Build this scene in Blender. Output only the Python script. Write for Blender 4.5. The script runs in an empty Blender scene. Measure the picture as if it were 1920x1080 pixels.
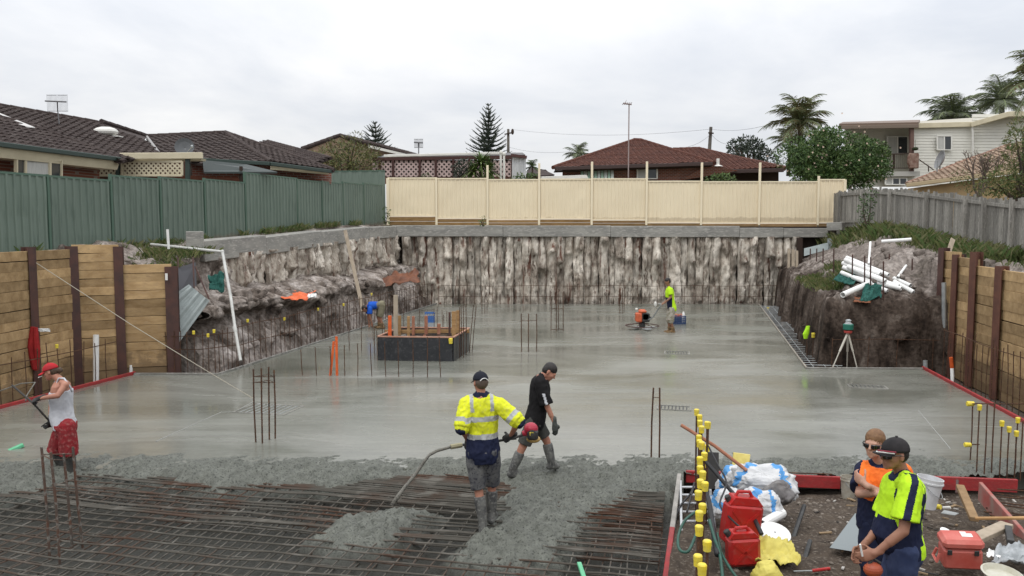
import bpy, bmesh, math, random
import numpy as np
from mathutils import Vector, Matrix, noise
R = math.radians
random.seed(7); rng = np.random.default_rng(7)
scene = bpy.context.scene
COL = scene.collection

# ---------------------------------------------------------------- camera
PITCH = R(4.4); CAMZ = 3.45; F = 1500.0
cam = bpy.data.cameras.new('camera'); cam.sensor_width = 36.0; cam.lens = 36.0*F/1920.0
cam.clip_start = 0.1; cam.clip_end = 3000
co = bpy.data.objects.new('camera', cam); COL.objects.link(co)
co.location = (0, 0, CAMZ); co.rotation_euler = (R(90)-PITCH, 0, 0)
scene.camera = co

# ---------------------------------------------------------------- sky and sun (overcast)
SUN_EL, SUN_AZ = R(58), R(205)          # azimuth measured clockwise from +Y
w = bpy.data.worlds.new('World'); scene.world = w; w.use_nodes = True
nt = w.node_tree; nt.nodes.clear()
N = nt.nodes.new; L = nt.links.new
out = N('ShaderNodeOutputWorld'); bg = N('ShaderNodeBackground'); bg.inputs['Strength'].default_value = 0.10
sky = N('ShaderNodeTexSky'); sky.sky_type = 'NISHITA'; sky.sun_disc = False
sky.sun_elevation = SUN_EL; sky.sun_rotation = SUN_AZ
tc = N('ShaderNodeTexCoord'); sep = N('ShaderNodeSeparateXYZ'); L(tc.outputs['Generated'], sep.inputs[0])
# clouds laid out on a flat deck overhead: direction / (z + k)
addz = N('ShaderNodeMath'); addz.operation = 'ADD'; addz.inputs[1].default_value = 0.22; L(sep.outputs['Z'], addz.inputs[0])
dx = N('ShaderNodeMath'); dx.operation = 'DIVIDE'; L(sep.outputs['X'], dx.inputs[0]); L(addz.outputs[0], dx.inputs[1])
dy = N('ShaderNodeMath'); dy.operation = 'DIVIDE'; L(sep.outputs['Y'], dy.inputs[0]); L(addz.outputs[0], dy.inputs[1])
cmb = N('ShaderNodeCombineXYZ'); L(dx.outputs[0], cmb.inputs[0]); L(dy.outputs[0], cmb.inputs[1])
n1 = N('ShaderNodeTexNoise'); n1.inputs['Scale'].default_value = .85; n1.inputs['Detail'].default_value = 7; n1.inputs['Roughness'].default_value = .55
n1.inputs['Distortion'].default_value = .3
L(cmb.outputs[0], n1.inputs['Vector'])
cr = N('ShaderNodeValToRGB'); cr.color_ramp.elements[0].position = .34; cr.color_ramp.elements[1].position = .66
cr.color_ramp.elements[0].color = (.80, .835, .90, 1); cr.color_ramp.elements[1].color = (1.16, 1.15, 1.14, 1)
L(n1.outputs['Fac'], cr.inputs[0])
# overcast luminance rises from horizon to zenith (CIE)
lum = N('ShaderNodeMapRange'); lum.inputs['From Min'].default_value = 0; lum.inputs['From Max'].default_value = 1
lum.inputs['To Min'].default_value = 7.0; lum.inputs['To Max'].default_value = 21.0; L(sep.outputs['Z'], lum.inputs['Value'])
mul = N('ShaderNodeVectorMath'); mul.operation = 'SCALE'; L(cr.outputs[0], mul.inputs[0]); L(lum.outputs[0], mul.inputs['Scale'])
mx = N('ShaderNodeMixRGB'); mx.inputs[0].default_value = .93; L(sky.outputs[0], mx.inputs[1]); L(mul.outputs[0], mx.inputs[2])
L(mx.outputs[0], bg.inputs[0]); L(bg.outputs[0], out.inputs[0])
sl = bpy.data.lights.new('sun', 'SUN'); sl.energy = 0.7; sl.angle = R(22); sl.color = (1, .975, .93)
so = bpy.data.objects.new('sun', sl); COL.objects.link(so); so.location = (0, 0, 40)
so.rotation_euler = (R(90)-SUN_EL, 0, -SUN_AZ + R(180))
scene.view_settings.view_transform = 'Standard'; scene.view_settings.look = 'None'
scene.view_settings.exposure = 0.05; scene.view_settings.gamma = 1.0; scene.view_settings.use_curve_mapping = False
scene.cycles.max_bounces = 6; scene.cycles.diffuse_bounces = 3; scene.cycles.use_denoising = True

# ---------------------------------------------------------------- picture -> place
def ray(px, py):
    cx = (px-960)/F; cy = (540-py)/F
    return Vector((cx, math.cos(PITCH)+cy*math.sin(PITCH), -math.sin(PITCH)+cy*math.cos(PITCH)))
def P(px, py, d):
    r = ray(px, py); k = d/r.y
    return Vector((r.x*k, d, CAMZ+r.z*k))
def G(px, py, z=0.0):
    r = ray(px, py); k = (z-CAMZ)/r.z
    return Vector((r.x*k, r.y*k, z))
def plane3(a, b, c):
    n = (b-a).cross(c-a).normalized(); return a, n
def onplane(pl, px, py):
    a, n = pl; r = ray(px, py); o = Vector((0, 0, CAMZ))
    return o + r*((a-o).dot(n)/r.dot(n))
AX = Vector((.2204, .9754, 0)); AV = Vector((.9754, -.2204, 0))      # axes of the pit

# ---------------------------------------------------------------- materials
MATS = {}
def mat(name, col, rough=.8, col2=None, col3=None, scale=3.0, stretch=(1, 1, 1), detail=5, ramp=(.35, .65), bump=0.0, bscale=30.0,
        metal=0.0, spec=.4, coords='pos', rnd=0.0, rough2=None, emit=None, trans=0.0, alpha=None, sheen=0.0):
    """Procedural material: base colour mixed by noise towards col2 (broad) and col3 (fine specks), optional bump and per-object variation."""
    if name in MATS: return MATS[name]
    m = bpy.data.materials.new(name); m.use_nodes = True; MATS[name] = m
    if rough >= .75: spec = min(spec, .14)
    t = m.node_tree; b = t.nodes['Principled BSDF']; N = t.nodes.new; L = t.links.new
    b.inputs['Roughness'].default_value = rough; b.inputs['Metallic'].default_value = metal
    b.inputs['Specular IOR Level'].default_value = spec
    c4 = lambda c: (c[0], c[1], c[2], 1)
    if coords == 'pos':
        g = N('ShaderNodeNewGeometry'); vec = g.outputs['Position']
    else:
        g = N('ShaderNodeTexCoord'); oi = N('ShaderNodeObjectInfo'); ad = N('ShaderNodeVectorMath'); ad.operation = 'MULTIPLY_ADD'
        cb = N('ShaderNodeCombineXYZ'); 
        for i in range(3): L(oi.outputs['Random'], cb.inputs[i])
        L(cb.outputs[0], ad.inputs[0]); ad.inputs[1].default_value = (37, 53, 71); L(g.outputs['Object'], ad.inputs[2]); vec = ad.outputs[0]
    mp = N('ShaderNodeMapping'); mp.inputs['Scale'].default_value = stretch; L(vec, mp.inputs['Vector']); vec = mp.outputs[0]
    cur = None
    if col2 is not None:
        n = N('ShaderNodeTexNoise'); n.inputs['Scale'].default_value = scale; n.inputs['Detail'].default_value = detail; n.inputs['Roughness'].default_value = .62
        L(vec, n.inputs['Vector'])
        r = N('ShaderNodeValToRGB'); r.color_ramp.elements[0].position = ramp[0]; r.color_ramp.elements[1].position = ramp[1]
        r.color_ramp.elements[0].color = c4(col); r.color_ramp.elements[1].color = c4(col2); L(n.outputs['Fac'], r.inputs[0]); cur = r.outputs[0]
        if rough2 is not None:
            q = N('ShaderNodeMapRange'); q.inputs['From Min'].default_value = ramp[0]; q.inputs['From Max'].default_value = ramp[1]
            q.inputs['To Min'].default_value = rough; q.inputs['To Max'].default_value = rough2; L(n.outputs['Fac'], q.inputs['Value']); L(q.outputs[0], b.inputs['Roughness'])
    if col3 is not None:
        n2 = N('ShaderNodeTexNoise'); n2.inputs['Scale'].default_value = scale*5.3; n2.inputs['Detail'].default_value = 4; L(vec, n2.inputs['Vector'])
        r2 = N('ShaderNodeMapRange'); r2.inputs['From Min'].default_value = .53; r2.inputs['From Max'].default_value = .68; L(n2.outputs['Fac'], r2.inputs['Value'])
        mm = N('ShaderNodeMixRGB'); L(r2.outputs[0], mm.inputs[0]); mm.inputs[2].default_value = c4(col3)
        if cur is None: mm.inputs[1].default_value = c4(col)
        else: L(cur, mm.inputs[1])
        cur = mm.outputs[0]
    if rnd > 0:
        oi = N('ShaderNodeObjectInfo'); q = N('ShaderNodeMapRange'); q.inputs['To Min'].default_value = 1-rnd; q.inputs['To Max'].default_value = 1+rnd
        L(oi.outputs['Random'], q.inputs['Value']); sc = N('ShaderNodeVectorMath'); sc.operation = 'SCALE'; L(q.outputs[0], sc.inputs['Scale'])
        if cur is None: sc.inputs[0].default_value = col
        else: L(cur, sc.inputs[0])
        cur = sc.outputs[0]
    if cur is None: b.inputs['Base Color'].default_value = c4(col)
    else: L(cur, b.inputs['Base Color'])
    if bump > 0:
        n3 = N('ShaderNodeTexNoise'); n3.inputs['Scale'].default_value = bscale; n3.inputs['Detail'].default_value = 4; L(vec, n3.inputs['Vector'])
        bp = N('ShaderNodeBump'); bp.inputs['Strength'].default_value = bump; bp.inputs['Distance'].default_value = .02
        L(n3.outputs['Fac'], bp.inputs['Height']); L(bp.outputs[0], b.inputs['Normal'])
    if trans: b.inputs['Transmission Weight'].default_value = trans
    if alpha is not None: b.inputs['Alpha'].default_value = alpha
    if sheen: b.inputs['Sheen Weight'].default_value = sheen
    return m

def add_mud(m, z0, zy=0.0, h=.35, col=(.16, .12, .085), k=.55):
    """splashes of dried mud low on a sheet or wall; ground height z0 + zy*y"""
    t = m.node_tree; b = t.nodes['Principled BSDF']; N = t.nodes.new; L = t.links.new; src = b.inputs['Base Color'].links[0].from_socket
    g = N('ShaderNodeNewGeometry'); s = N('ShaderNodeSeparateXYZ'); L(g.outputs['Position'], s.inputs[0]); a = N('ShaderNodeMath'); a.operation = 'MULTIPLY_ADD'; a.inputs[1].default_value = -zy; L(s.outputs['Y'], a.inputs[0]); L(s.outputs['Z'], a.inputs[2])
    n = N('ShaderNodeTexNoise'); n.inputs['Scale'].default_value = 3.5; n.inputs['Detail'].default_value = 7; n.inputs['Roughness'].default_value = .7; L(g.outputs['Position'], n.inputs[0])
    c = N('ShaderNodeMath'); c.operation = 'MULTIPLY_ADD'; c.inputs[1].default_value = -h*3.2; L(n.outputs['Fac'], c.inputs[0]); L(a.outputs[0], c.inputs[2])
    r = N('ShaderNodeMapRange'); r.inputs['From Min'].default_value = z0-h*1.2; r.inputs['From Max'].default_value = z0-h*.6; r.inputs['To Min'].default_value = k; r.inputs['To Max'].default_value = 0; L(c.outputs[0], r.inputs['Value'])
    x = N('ShaderNodeMixRGB'); L(r.outputs[0], x.inputs[0]); L(src, x.inputs[1]); x.inputs[2].default_value = (*col, 1); L(x.outputs[0], b.inputs['Base Color'])

# ---------------------------------------------------------------- mesh building
LOC = {}
class MB:
    def __init__(s): s.v = []; s.f = []; s.m = []
    def add(s, vs, fs, mi=0):
        o = len(s.v); s.v += [tuple(v) for v in vs]; s.f += [tuple(i+o for i in f) for f in fs]; s.m += [mi]*len(fs)
    def quad(s, a, b, c, d, mi=0): s.add([a, b, c, d], [(0, 1, 2, 3)], mi)
    def poly(s, pts, mi=0): s.add(pts, [tuple(range(len(pts)))], mi)
    def prism(s, pts, off, mi=0):
        n = len(pts); off = Vector(off); pts = [Vector(p) for p in pts]
        s.add(pts+[p+off for p in pts], [tuple(range(n-1, -1, -1)), tuple(range(n, 2*n))]+[(i, (i+1) % n, n+(i+1) % n, n+i) for i in range(n)], mi)
    def box(s, c, sx, sy, sz, ax=None, ay=None, az=None, mi=0, bev=0.0):
        c = Vector(c); ax = Vector(ax or (1, 0, 0)).normalized()*sx/2; ay = Vector(ay or (0, 1, 0)).normalized()*sy/2; az = Vector(az or (0, 0, 1)).normalized()*sz/2
        if bev <= 0:
            vs = [c+i*ax+j*ay+k*az for k in (-1, 1) for j in (-1, 1) for i in (-1, 1)]
            s.add(vs, [(0, 2, 3, 1), (4, 5, 7, 6), (0, 1, 5, 4), (2, 6, 7, 3), (0, 4, 6, 2), (1, 3, 7, 5)], mi); return
        b = [1-2*bev/q for q in (sx, sy, sz)]; vs = []
        # chamfered box: 24 vertices
        ids = {}
        for i in (-1, 1):
            for j in (-1, 1):
                for k in (-1, 1):
                    ids[i, j, k, 0] = len(vs); vs.append(c+i*ax+j*b[1]*ay+k*b[2]*az)
                    ids[i, j, k, 1] = len(vs); vs.append(c+i*b[0]*ax+j*ay+k*b[2]*az)
                    ids[i, j, k, 2] = len(vs); vs.append(c+i*b[0]*ax+j*b[1]*ay+k*az)
        fs = []
        for i in (-1, 1):
            fs.append([ids[i, -1, -1, 0], ids[i, 1, -1, 0], ids[i, 1, 1, 0], ids[i, -1, 1, 0]][::i])
            fs.append([ids[-1, i, -1, 1], ids[-1, i, 1, 1], ids[1, i, 1, 1], ids[1, i, -1, 1]][::i])
            fs.append([ids[-1, -1, i, 2], ids[1, -1, i, 2], ids[1, 1, i, 2], ids[-1, 1, i, 2]][::i])
        for i in (-1, 1):
            for j in (-1, 1):
                fs.append([ids[i, j, -1, 0], ids[i, j, -1, 1], ids[i, j, 1, 1], ids[i, j, 1, 0]][::i*j])
                fs.append([ids[i, -1, j, 0], ids[i, 1, j, 0], ids[i, 1, j, 2], ids[i, -1, j, 2]][::i*j])
                fs.append([ids[-1, i, j, 1], ids[-1, i, j, 2], ids[1, i, j, 2], ids[1, i, j, 1]][::i*j])
                for k in (-1, 1): fs.append([ids[i, j, k, 0], ids[i, j, k, 1], ids[i, j, k, 2]][::i*j*k])
        s.add(vs, [tuple(f) for f in fs], mi)
    def beam(s, a, b, wd, ht, up=(0, 0, 1), mi=0, bev=0.0):
        a = Vector(a); b = Vector(b); d = b-a; up = Vector(up); side = d.cross(up)
        if side.length < 1e-6: side = d.cross(Vector((1, 0, 0)))
        side.normalize(); u2 = side.cross(d).normalized()
        s.box((a+b)/2, d.length, wd, ht, d, side, u2, mi, bev)
    def tube(s, pts, r, n=6, mi=0, caps=True, closed=False):
        pts = [Vector(p) for p in pts]; k = len(pts); rr = r if isinstance(r, (list, tuple)) else [r]*k
        vs = []; prev = None
        for i, p in enumerate(pts):
            if closed: t = pts[(i+1) % k]-pts[i-1]
            else: t = pts[min(i+1, k-1)]-pts[max(i-1, 0)]
            t.normalize()
            if prev is None:
                a = t.orthogonal().normalized()
            else:
                a = prev-t*prev.dot(t)
                if a.length < 1e-6: a = t.orthogonal()
                a.normalize()
            prev = a; b = t.cross(a)
            for j in range(n):
                an = 2*math.pi*j/n; vs.append(p+(a*math.cos(an)+b*math.sin(an))*rr[i])
        fs = []
        for i in range(k if closed else k-1):
            i2 = (i+1) % k
            for j in range(n): fs.append((i*n+j, i*n+(j+1) % n, i2*n+(j+1) % n, i2*n+j))
        if caps and not closed: fs += [tuple(range(n-1, -1, -1)), tuple(range((k-1)*n, k*n))]
        s.add(vs, fs, mi)
    def pipe(s, a, b, ro, ri, n=14, mi=0):       # hollow, open ended
        a = Vector(a); b = Vector(b); t = (b-a).normalized(); u = t.orthogonal().normalized(); v = t.cross(u); vs = []
        for p, r in ((a, ro), (b, ro), (b, ri), (a, ri)):
            for j in range(n): vs.append(p+(u*math.cos(2*math.pi*j/n)+v*math.sin(2*math.pi*j/n))*r)
        fs = [(q*n+j, q*n+(j+1) % n, ((q+1) % 4)*n+(j+1) % n, ((q+1) % 4)*n+j) for q in range(4) for j in range(n)]
        s.add(vs, fs, mi)
    def lathe(s, base, prof, n=16, axis=(0, 0, 1), mi=0, cap=True):
        base = Vector(base); t = Vector(axis).normalized(); u = t.orthogonal().normalized(); v = t.cross(u); vs = []
        for r, z in prof:
            for j in range(n): vs.append(base+t*z+(u*math.cos(2*math.pi*j/n)+v*math.sin(2*math.pi*j/n))*r)
        k = len(prof); fs = [(i*n+j, i*n+(j+1) % n, (i+1)*n+(j+1) % n, (i+1)*n+j) for i in range(k-1) for j in range(n)]
        if cap: fs += [tuple(range(n-1, -1, -1)), tuple(range((k-1)*n, k*n))]
        s.add(vs, fs, mi)
    def ell(s, c, rx, ry, rz, X=(1, 0, 0), Y=(0, 1, 0), Z=(0, 0, 1), n=14, k=9, mi=0):
        c = Vector(c); X = Vector(X).normalized(); Y = Vector(Y).normalized(); Z = Vector(Z).normalized()
        vs = [c-Z*rz]; 
        for i in range(1, k):
            ph = -math.pi/2+math.pi*i/k
            for j in range(n):
                th = 2*math.pi*j/n; vs.append(c+X*(rx*math.cos(ph)*math.cos(th))+Y*(ry*math.cos(ph)*math.sin(th))+Z*(rz*math.sin(ph)))
        vs.append(c+Z*rz); fs = []
        for j in range(n): fs.append((0, 1+(j+1) % n, 1+j))
        for i in range(k-2):
            for j in range(n): fs.append((1+i*n+j, 1+i*n+(j+1) % n, 1+(i+1)*n+(j+1) % n, 1+(i+1)*n+j))
        e = len(vs)-1; o = 1+(k-2)*n
        for j in range(n): fs.append((o+j, o+(j+1) % n, e))
        s.add(vs, fs, mi)
    def cap(s, a, b, ra, rb, n=12, mi=0):        # tapered limb with round ends
        a = Vector(a); b = Vector(b); t = (b-a); ln = t.length; t.normalize(); pr = []
        for q in (-80, -50, -20): pr.append((ra*math.cos(R(q)), ra*math.sin(R(q))))
        for q in (20, 50, 80): pr.append((rb*math.cos(R(q)), ln+rb*math.sin(R(q))))
        s.lathe(a, pr, n, t, mi)
    def loft(s, secs, n=16, mi=0):               # closed tube through elliptical sections (centre, half-width vector, half-depth vector)
        vs = []
        for c, wv, dv in secs:
            for j in range(n):
                an = 2*math.pi*j/n; vs.append(Vector(c)+Vector(wv)*math.cos(an)+Vector(dv)*math.sin(an))
        k = len(secs); fs = [(i*n+j, i*n+(j+1) % n, (i+1)*n+(j+1) % n, (i+1)*n+j) for i in range(k-1) for j in range(n)]
        fs += [tuple(range(n-1, -1, -1)), tuple(range((k-1)*n, k*n))]
        s.add(vs, fs, mi)
    def grid(s, pts, mi=0, flip=False):          # rows x cols of points
        a = len(pts); b = len(pts[0]); vs = [p for r in pts for p in r]
        fs = []
        for i in range(a-1):
            for j in range(b-1):
                q = (i*b+j, i*b+j+1, (i+1)*b+j+1, (i+1)*b+j); fs.append(q[::-1] if flip else q)
        s.add(vs, fs, mi)
    def mesh(s, name, mats, loc=(0, 0, 0), smooth=False):
        me = bpy.data.meshes.new(name); l = np.array(loc)
        me.from_pydata((np.array([tuple(v) for v in s.v])-l).tolist() if s.v else [], [], s.f)
        mats = mats if isinstance(mats, (list, tuple)) else [mats]
        for m in mats: me.materials.append(m)
        if len(mats) > 1: me.polygons.foreach_set('material_index', s.m)
        if smooth: me.polygons.foreach_set('use_smooth', [True]*len(me.polygons))
        me.update(); return me
    def build(s, name, mats, parent=None, loc=None, smooth=False):
        if parent is not None: loc = LOC[parent.name]
        elif loc is None: loc = Vector(np.mean(np.array([tuple(v) for v in s.v]), axis=0)) if s.v else Vector()
        return link(name, s.mesh(name, mats, loc, smooth), parent, loc)
def link(name, me, parent=None, loc=(0, 0, 0)):
    o = bpy.data.objects.new(name, me); COL.objects.link(o); LOC[o.name] = Vector(loc)
    if parent is not None: o.parent = parent
    else: o.location = loc
    return o
def thing(name, label, cat, loc=(0, 0, 0), group=None):
    o = bpy.data.objects.new(name, None); COL.objects.link(o); o.location = loc; o.empty_display_size = .1
    LOC[o.name] = Vector(loc); return tag(o, label, cat, group)
def tag(o, label, cat, group=None):
    o['label'] = label; o['category'] = cat
    if group: o['group'] = group
    return o
def kind(o, k): o['kind'] = k; return o
def copy_thing(root, loc=None, rotz=None, label=None):
    c = root.copy(); COL.objects.link(c); LOC[c.name] = Vector(loc if loc is not None else root.location)
    if loc is not None: c.location = loc
    if rotz is not None: c.rotation_euler = (0, 0, rotz)
    if label: c['label'] = label
    for ch in list(root.children):
        d = ch.copy(); COL.objects.link(d); d.parent = c
        for g in list(ch.children):
            e = g.copy(); COL.objects.link(e); e.parent = d
    return c
def fbm(v, o=4, h=.9, l=2.1): return noise.fractal(Vector(v), h, l, o)
def sm(a, b, x):
    t = min(1, max(0, (x-a)/(b-a))); return t*t*(3-2*t)
def lerp(a, b, t): return a+(b-a)*t

# common materials
RUST = mat('rust_steel', (.10, .055, .035), .85, (.05, .032, .025), (.17, .085, .045), scale=9, bump=.3, bscale=120)
STEEL = mat('brown_steel', (.055, .030, .026), .6, (.09, .04, .03), scale=4, bump=.1)
BARMAT = mat('mesh_bar_steel', (.092, .085, .072), .76, (.080, .042, .027), (.16, .15, .13), scale=.6, ramp=(.48, .62))
YCAP = mat('yellow_plastic', (.80, .62, .03), .5, (.6, .5, .08), scale=20)
PVC = mat('white_pvc', (.78, .78, .76), .35, (.6, .6, .57), scale=4, ramp=(.5, .8))
PINE = mat('pine_sleeper', (.44, .305, .16), .8, (.27, .175, .085), (.34, .235, .13), scale=.9, stretch=(1.0, 5, 5), coords='obj', rnd=.30, bump=.15, bscale=14)
add_mud(PINE, 0.0, 0, .55, (.10, .07, .045), .6)
CONC = mat('grey_concrete', (.26, .255, .23), .85, (.16, .155, .14), (.33, .32, .30), scale=1.6, stretch=(1, 1, 2.5), bump=.2, bscale=30)
REDP = mat('red_painted_timber', (.36, .026, .028), .6, (.22, .03, .03), (.30, .05, .045), scale=5, stretch=(1, 1, 2), bump=.1)
TIMB = mat('fresh_timber', (.40, .25, .12), .8, (.28, .16, .07), scale=5, stretch=(1, 1, 4), coords='obj', rnd=.15)
ORNG = mat('orange_plastic', (.75, .14, .03), .45, (.55, .09, .02), scale=8)
BLACK = mat('black_rubber', (.02, .02, .021), .6, (.05, .05, .048), scale=14)
GREY = mat('galvanised', (.42, .44, .44), .45, (.32, .34, .34), scale=7, metal=.4)
# ================================================================ GROUND AND PIT
OUT = mat('yard_soil', (.16, .13, .10), .95, (.10, .095, .05), (.2, .17, .13), scale=.8, bump=.3)
mb = MB(); z = 3.25
hx0, hx1, hy0, hy1 = -13.8, 14.6, -3.0, 37.3
for (a, b, c, d) in ((-900, hx0, -60, 900), (hx1, 900, -60, 900), (hx0, hx1, hy1, 900)):
    mb.quad((a, c, z), (b, c, z), (b, d, z), (a, d, z))
mb.quad((hx0, -60, z-1.4), (hx1, -60, z-1.4), (hx1, hy0, z-1.4), (hx0, hy0, z-1.4))
for j in range(1):
    mb.quad((-6.2, 36.34, 3.47), (14.7, 36.34, 3.40), (14.7, 37.6, 3.52), (-6.2, 37.6, 3.55))
kind(mb.build('ground', OUT, loc=Vector((0, 0, 0))), 'structure')

# wet slab
SLAB = bpy.data.materials.new('wet_concrete'); SLAB.use_nodes = True
t = SLAB.node_tree; b = t.nodes['Principled BSDF']; N = t.nodes.new; L = t.links.new
g = N('ShaderNodeNewGeometry')
mp = N('ShaderNodeMapping'); mp.inputs['Rotation'].default_value = (0, 0, R(12.7)); mp.inputs['Scale'].default_value = (.26, .62, 1); L(g.outputs['Position'], mp.inputs[0])
nA = N('ShaderNodeTexNoise'); nA.inputs['Scale'].default_value = .8; nA.inputs['Detail'].default_value = 5; nA.inputs['Roughness'].default_value = .6; nA.inputs['Distortion'].default_value = .6; L(mp.outputs[0], nA.inputs[0])
nB = N('ShaderNodeTexNoise'); nB.inputs['Scale'].default_value = .22; nB.inputs['Detail'].default_value = 3; L(g.outputs['Position'], nB.inputs[0])
nC = N('ShaderNodeTexNoise'); nC.inputs['Scale'].default_value = 9; nC.inputs['Detail'].default_value = 6; nC.inputs['Roughness'].default_value = .7; L(g.outputs['Position'], nC.inputs[0])
ra = N('ShaderNodeValToRGB'); ra.color_ramp.elements[0].position = .32; ra.color_ramp.elements[1].position = .66
ra.color_ramp.elements[0].color = (.136, .138, .119, 1); ra.color_ramp.elements[1].color = (.206, .208, .186, 1); L(nA.outputs['Fac'], ra.inputs[0])
rb = N('ShaderNodeValToRGB'); rb.color_ramp.elements[0].position = .4; rb.color_ramp.elements[1].position = .6
rb.color_ramp.elements[0].color = (.84, .85, .80, 1); rb.color_ramp.elements[1].color = (1.1, 1.09, 1.07, 1); L(nB.outputs['Fac'], rb.inputs[0])
mm = N('ShaderNodeMixRGB'); mm.blend_type = 'MULTIPLY'; mm.inputs[0].default_value = 1; L(ra.outputs[0], mm.inputs[1]); L(rb.outputs[0], mm.inputs[2])
rc = N('ShaderNodeMapRange'); rc.inputs['From Min'].default_value = .3; rc.inputs['From Max'].default_value = .7; rc.inputs['To Min'].default_value = .9; rc.inputs['To Max'].default_value = 1.08; L(nC.outputs['Fac'], rc.inputs['Value'])
mpd = N('ShaderNodeMapping'); mpd.inputs['Rotation'].default_value = (0, 0, R(18)); mpd.inputs['Scale'].default_value = (.5, 5.5, 1); L(g.outputs['Position'], mpd.inputs[0])
nD = N('ShaderNodeTexNoise'); nD.inputs['Scale'].default_value = 1.3; nD.inputs['Detail'].default_value = 6; nD.inputs['Roughness'].default_value = .65; nD.inputs['Distortion'].default_value = .8; L(mpd.outputs[0], nD.inputs[0])      # trowel streaks
rd = N('ShaderNodeMapRange'); rd.inputs['From Min'].default_value = .3; rd.inputs['From Max'].default_value = .7; rd.inputs['To Min'].default_value = .86; rd.inputs['To Max'].default_value = 1.12; L(nD.outputs['Fac'], rd.inputs['Value'])
md_ = N('ShaderNodeMath'); md_.operation = 'MULTIPLY'; L(rc.outputs[0], md_.inputs[0]); L(rd.outputs[0], md_.inputs[1])
sc = N('ShaderNodeVectorMath'); sc.operation = 'SCALE'; L(mm.outputs[0], sc.inputs[0]); L(md_.outputs[0], sc.inputs['Scale']); L(sc.outputs[0], b.inputs['Base Color'])
rr = N('ShaderNodeMapRange'); rr.inputs['From Min'].default_value = .35; rr.inputs['From Max'].default_value = .65; rr.inputs['To Min'].default_value = .11; rr.inputs['To Max'].default_value = .34; L(nA.outputs['Fac'], rr.inputs['Value']); L(rr.outputs[0], b.inputs['Roughness'])
b.inputs['Specular IOR Level'].default_value = .5
bp = N('ShaderNodeBump'); bp.inputs['Strength'].default_value = .12; bp.inputs['Distance'].default_value = .01; L(nA.outputs['Fac'], bp.inputs['Height'])
bp2 = N('ShaderNodeBump'); bp2.inputs['Strength'].default_value = .10; bp2.inputs['Distance'].default_value = .006; L(nD.outputs['Fac'], bp2.inputs['Height']); L(bp.outputs[0], bp2.inputs['Normal']); L(bp2.outputs[0], b.inputs['Normal'])

def xl_red(y): return -9.66+(y-15.1)*.246      # left formwork line
def xr_red(y): return 9.97+(y-19.3)*.18        # right formwork line
FL = [G(405, 704), G(250, 703)]
slab_pts = [G(820, 570), G(455, 689), G(405, 704), G(250, 703), Vector((xl_red(15.1), 15.1, 0)), Vector((xl_red(11.2), 11.2, 0)),
            Vector((xr_red(11.2)+1.2, 11.2, 0)), Vector((xr_red(14.2), 14.2, 0)), G(1735, 693), G(1510, 692), G(1421, 570)]
mb = MB(); mb.prism([p-Vector((0, 0, .3)) for p in slab_pts], (0, 0, .3))
kind(mb.build('slab', SLAB, loc=Vector((0, 0, 0))), 'structure')

SOIL = mat('pit_soil', (.085, .068, .055), .95, (.13, .105, .085), (.05, .042, .036), scale=2.2, bump=.5, bscale=25)
mb = MB(); nx, ny = 90, 110
rows = []
for j in range(ny+1):
    y = lerp(5.5, 37.2, j/ny); row = []
    for i in range(nx+1):
        x = lerp(-14, 16, i/nx); row.append(Vector((x, y, -.33+.06*fbm((x*1.3, y*1.3, 3.7)))))
    rows.append(row)
mb.grid(rows)
kind(mb.build('pit_floor', SOIL, loc=Vector((0, 0, 0)), smooth=True), 'structure')

# rough fresh concrete, its front edge as the pour stands
def pts2(l, z=-.05): return [tuple(G(x, y, z)[:2]) for x, y in l]
front = pts2([(-220, 965), (0, 938), (70, 915), (110, 900), (150, 890), (330, 906), (480, 913), (610, 916), (690, 906), (780, 893), (880, 893), (935, 905), (945, 950), (925, 985), (865, 1012), (885, 1045), (960, 1058), (1030, 1045), (1070, 1015), (1110, 985), (1140, 958), (1190, 938), (1262, 930), (1276, 912)])
back = pts2([(1300, 902), (1330, 905), (1600, 905), (1990, 910), (1990, 835), (1300, 845), (1000, 848), (500, 848), (150, 838), (-220, 850)])
poly_main = front+back
poly_heap = pts2([(575, 1000), (625, 968), (700, 955), (770, 945), (830, 955), (800, 985), (740, 1005), (700, 1025), (620, 1025)])
def sdist(poly, x, y):
    n = len(poly); ins = False; best = 1e9
    for i in range(n):
        ax, ay = poly[i]; bx, by = poly[(i+1) % n]
        if (ay > y) != (by > y) and x < (bx-ax)*(y-ay)/(by-ay)+ax: ins = not ins
        dx, dy = bx-ax, by-ay; tt = max(0, min(1, ((x-ax)*dx+(y-ay)*dy)/(dx*dx+dy*dy+1e-12)))
        d = math.hypot(x-ax-tt*dx, y-ay-tt*dy); best = min(best, d)
    return best if ins else -best
ROUGH = mat('rough_fresh_concrete', (.148, .154, .132), .7, (.088, .092, .077), (.032, .033, .028), scale=8, bump=1.0, bscale=24, rough2=.45, spec=.3)
t = ROUGH.node_tree; b = t.nodes['Principled BSDF']; src = b.inputs['Base Color'].links[0].from_socket   # dark slurry and soil where the pour has not reached
g = t.nodes.new('ShaderNodeNewGeometry'); sx = t.nodes.new('ShaderNodeSeparateXYZ'); t.links.new(g.outputs['Position'], sx.inputs[0]); mr = t.nodes.new('ShaderNodeMapRange'); mr.inputs['From Min'].default_value = -.22; mr.inputs['From Max'].default_value = -.10; t.links.new(sx.outputs['Z'], mr.inputs['Value'])
mxx = t.nodes.new('ShaderNodeMixRGB'); mxx.inputs[1].default_value = (.040, .039, .032, 1); t.links.new(mr.outputs[0], mxx.inputs[0]); t.links.new(src, mxx.inputs[2]); t.links.new(mxx.outputs[0], b.inputs['Base Color'])
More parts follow.
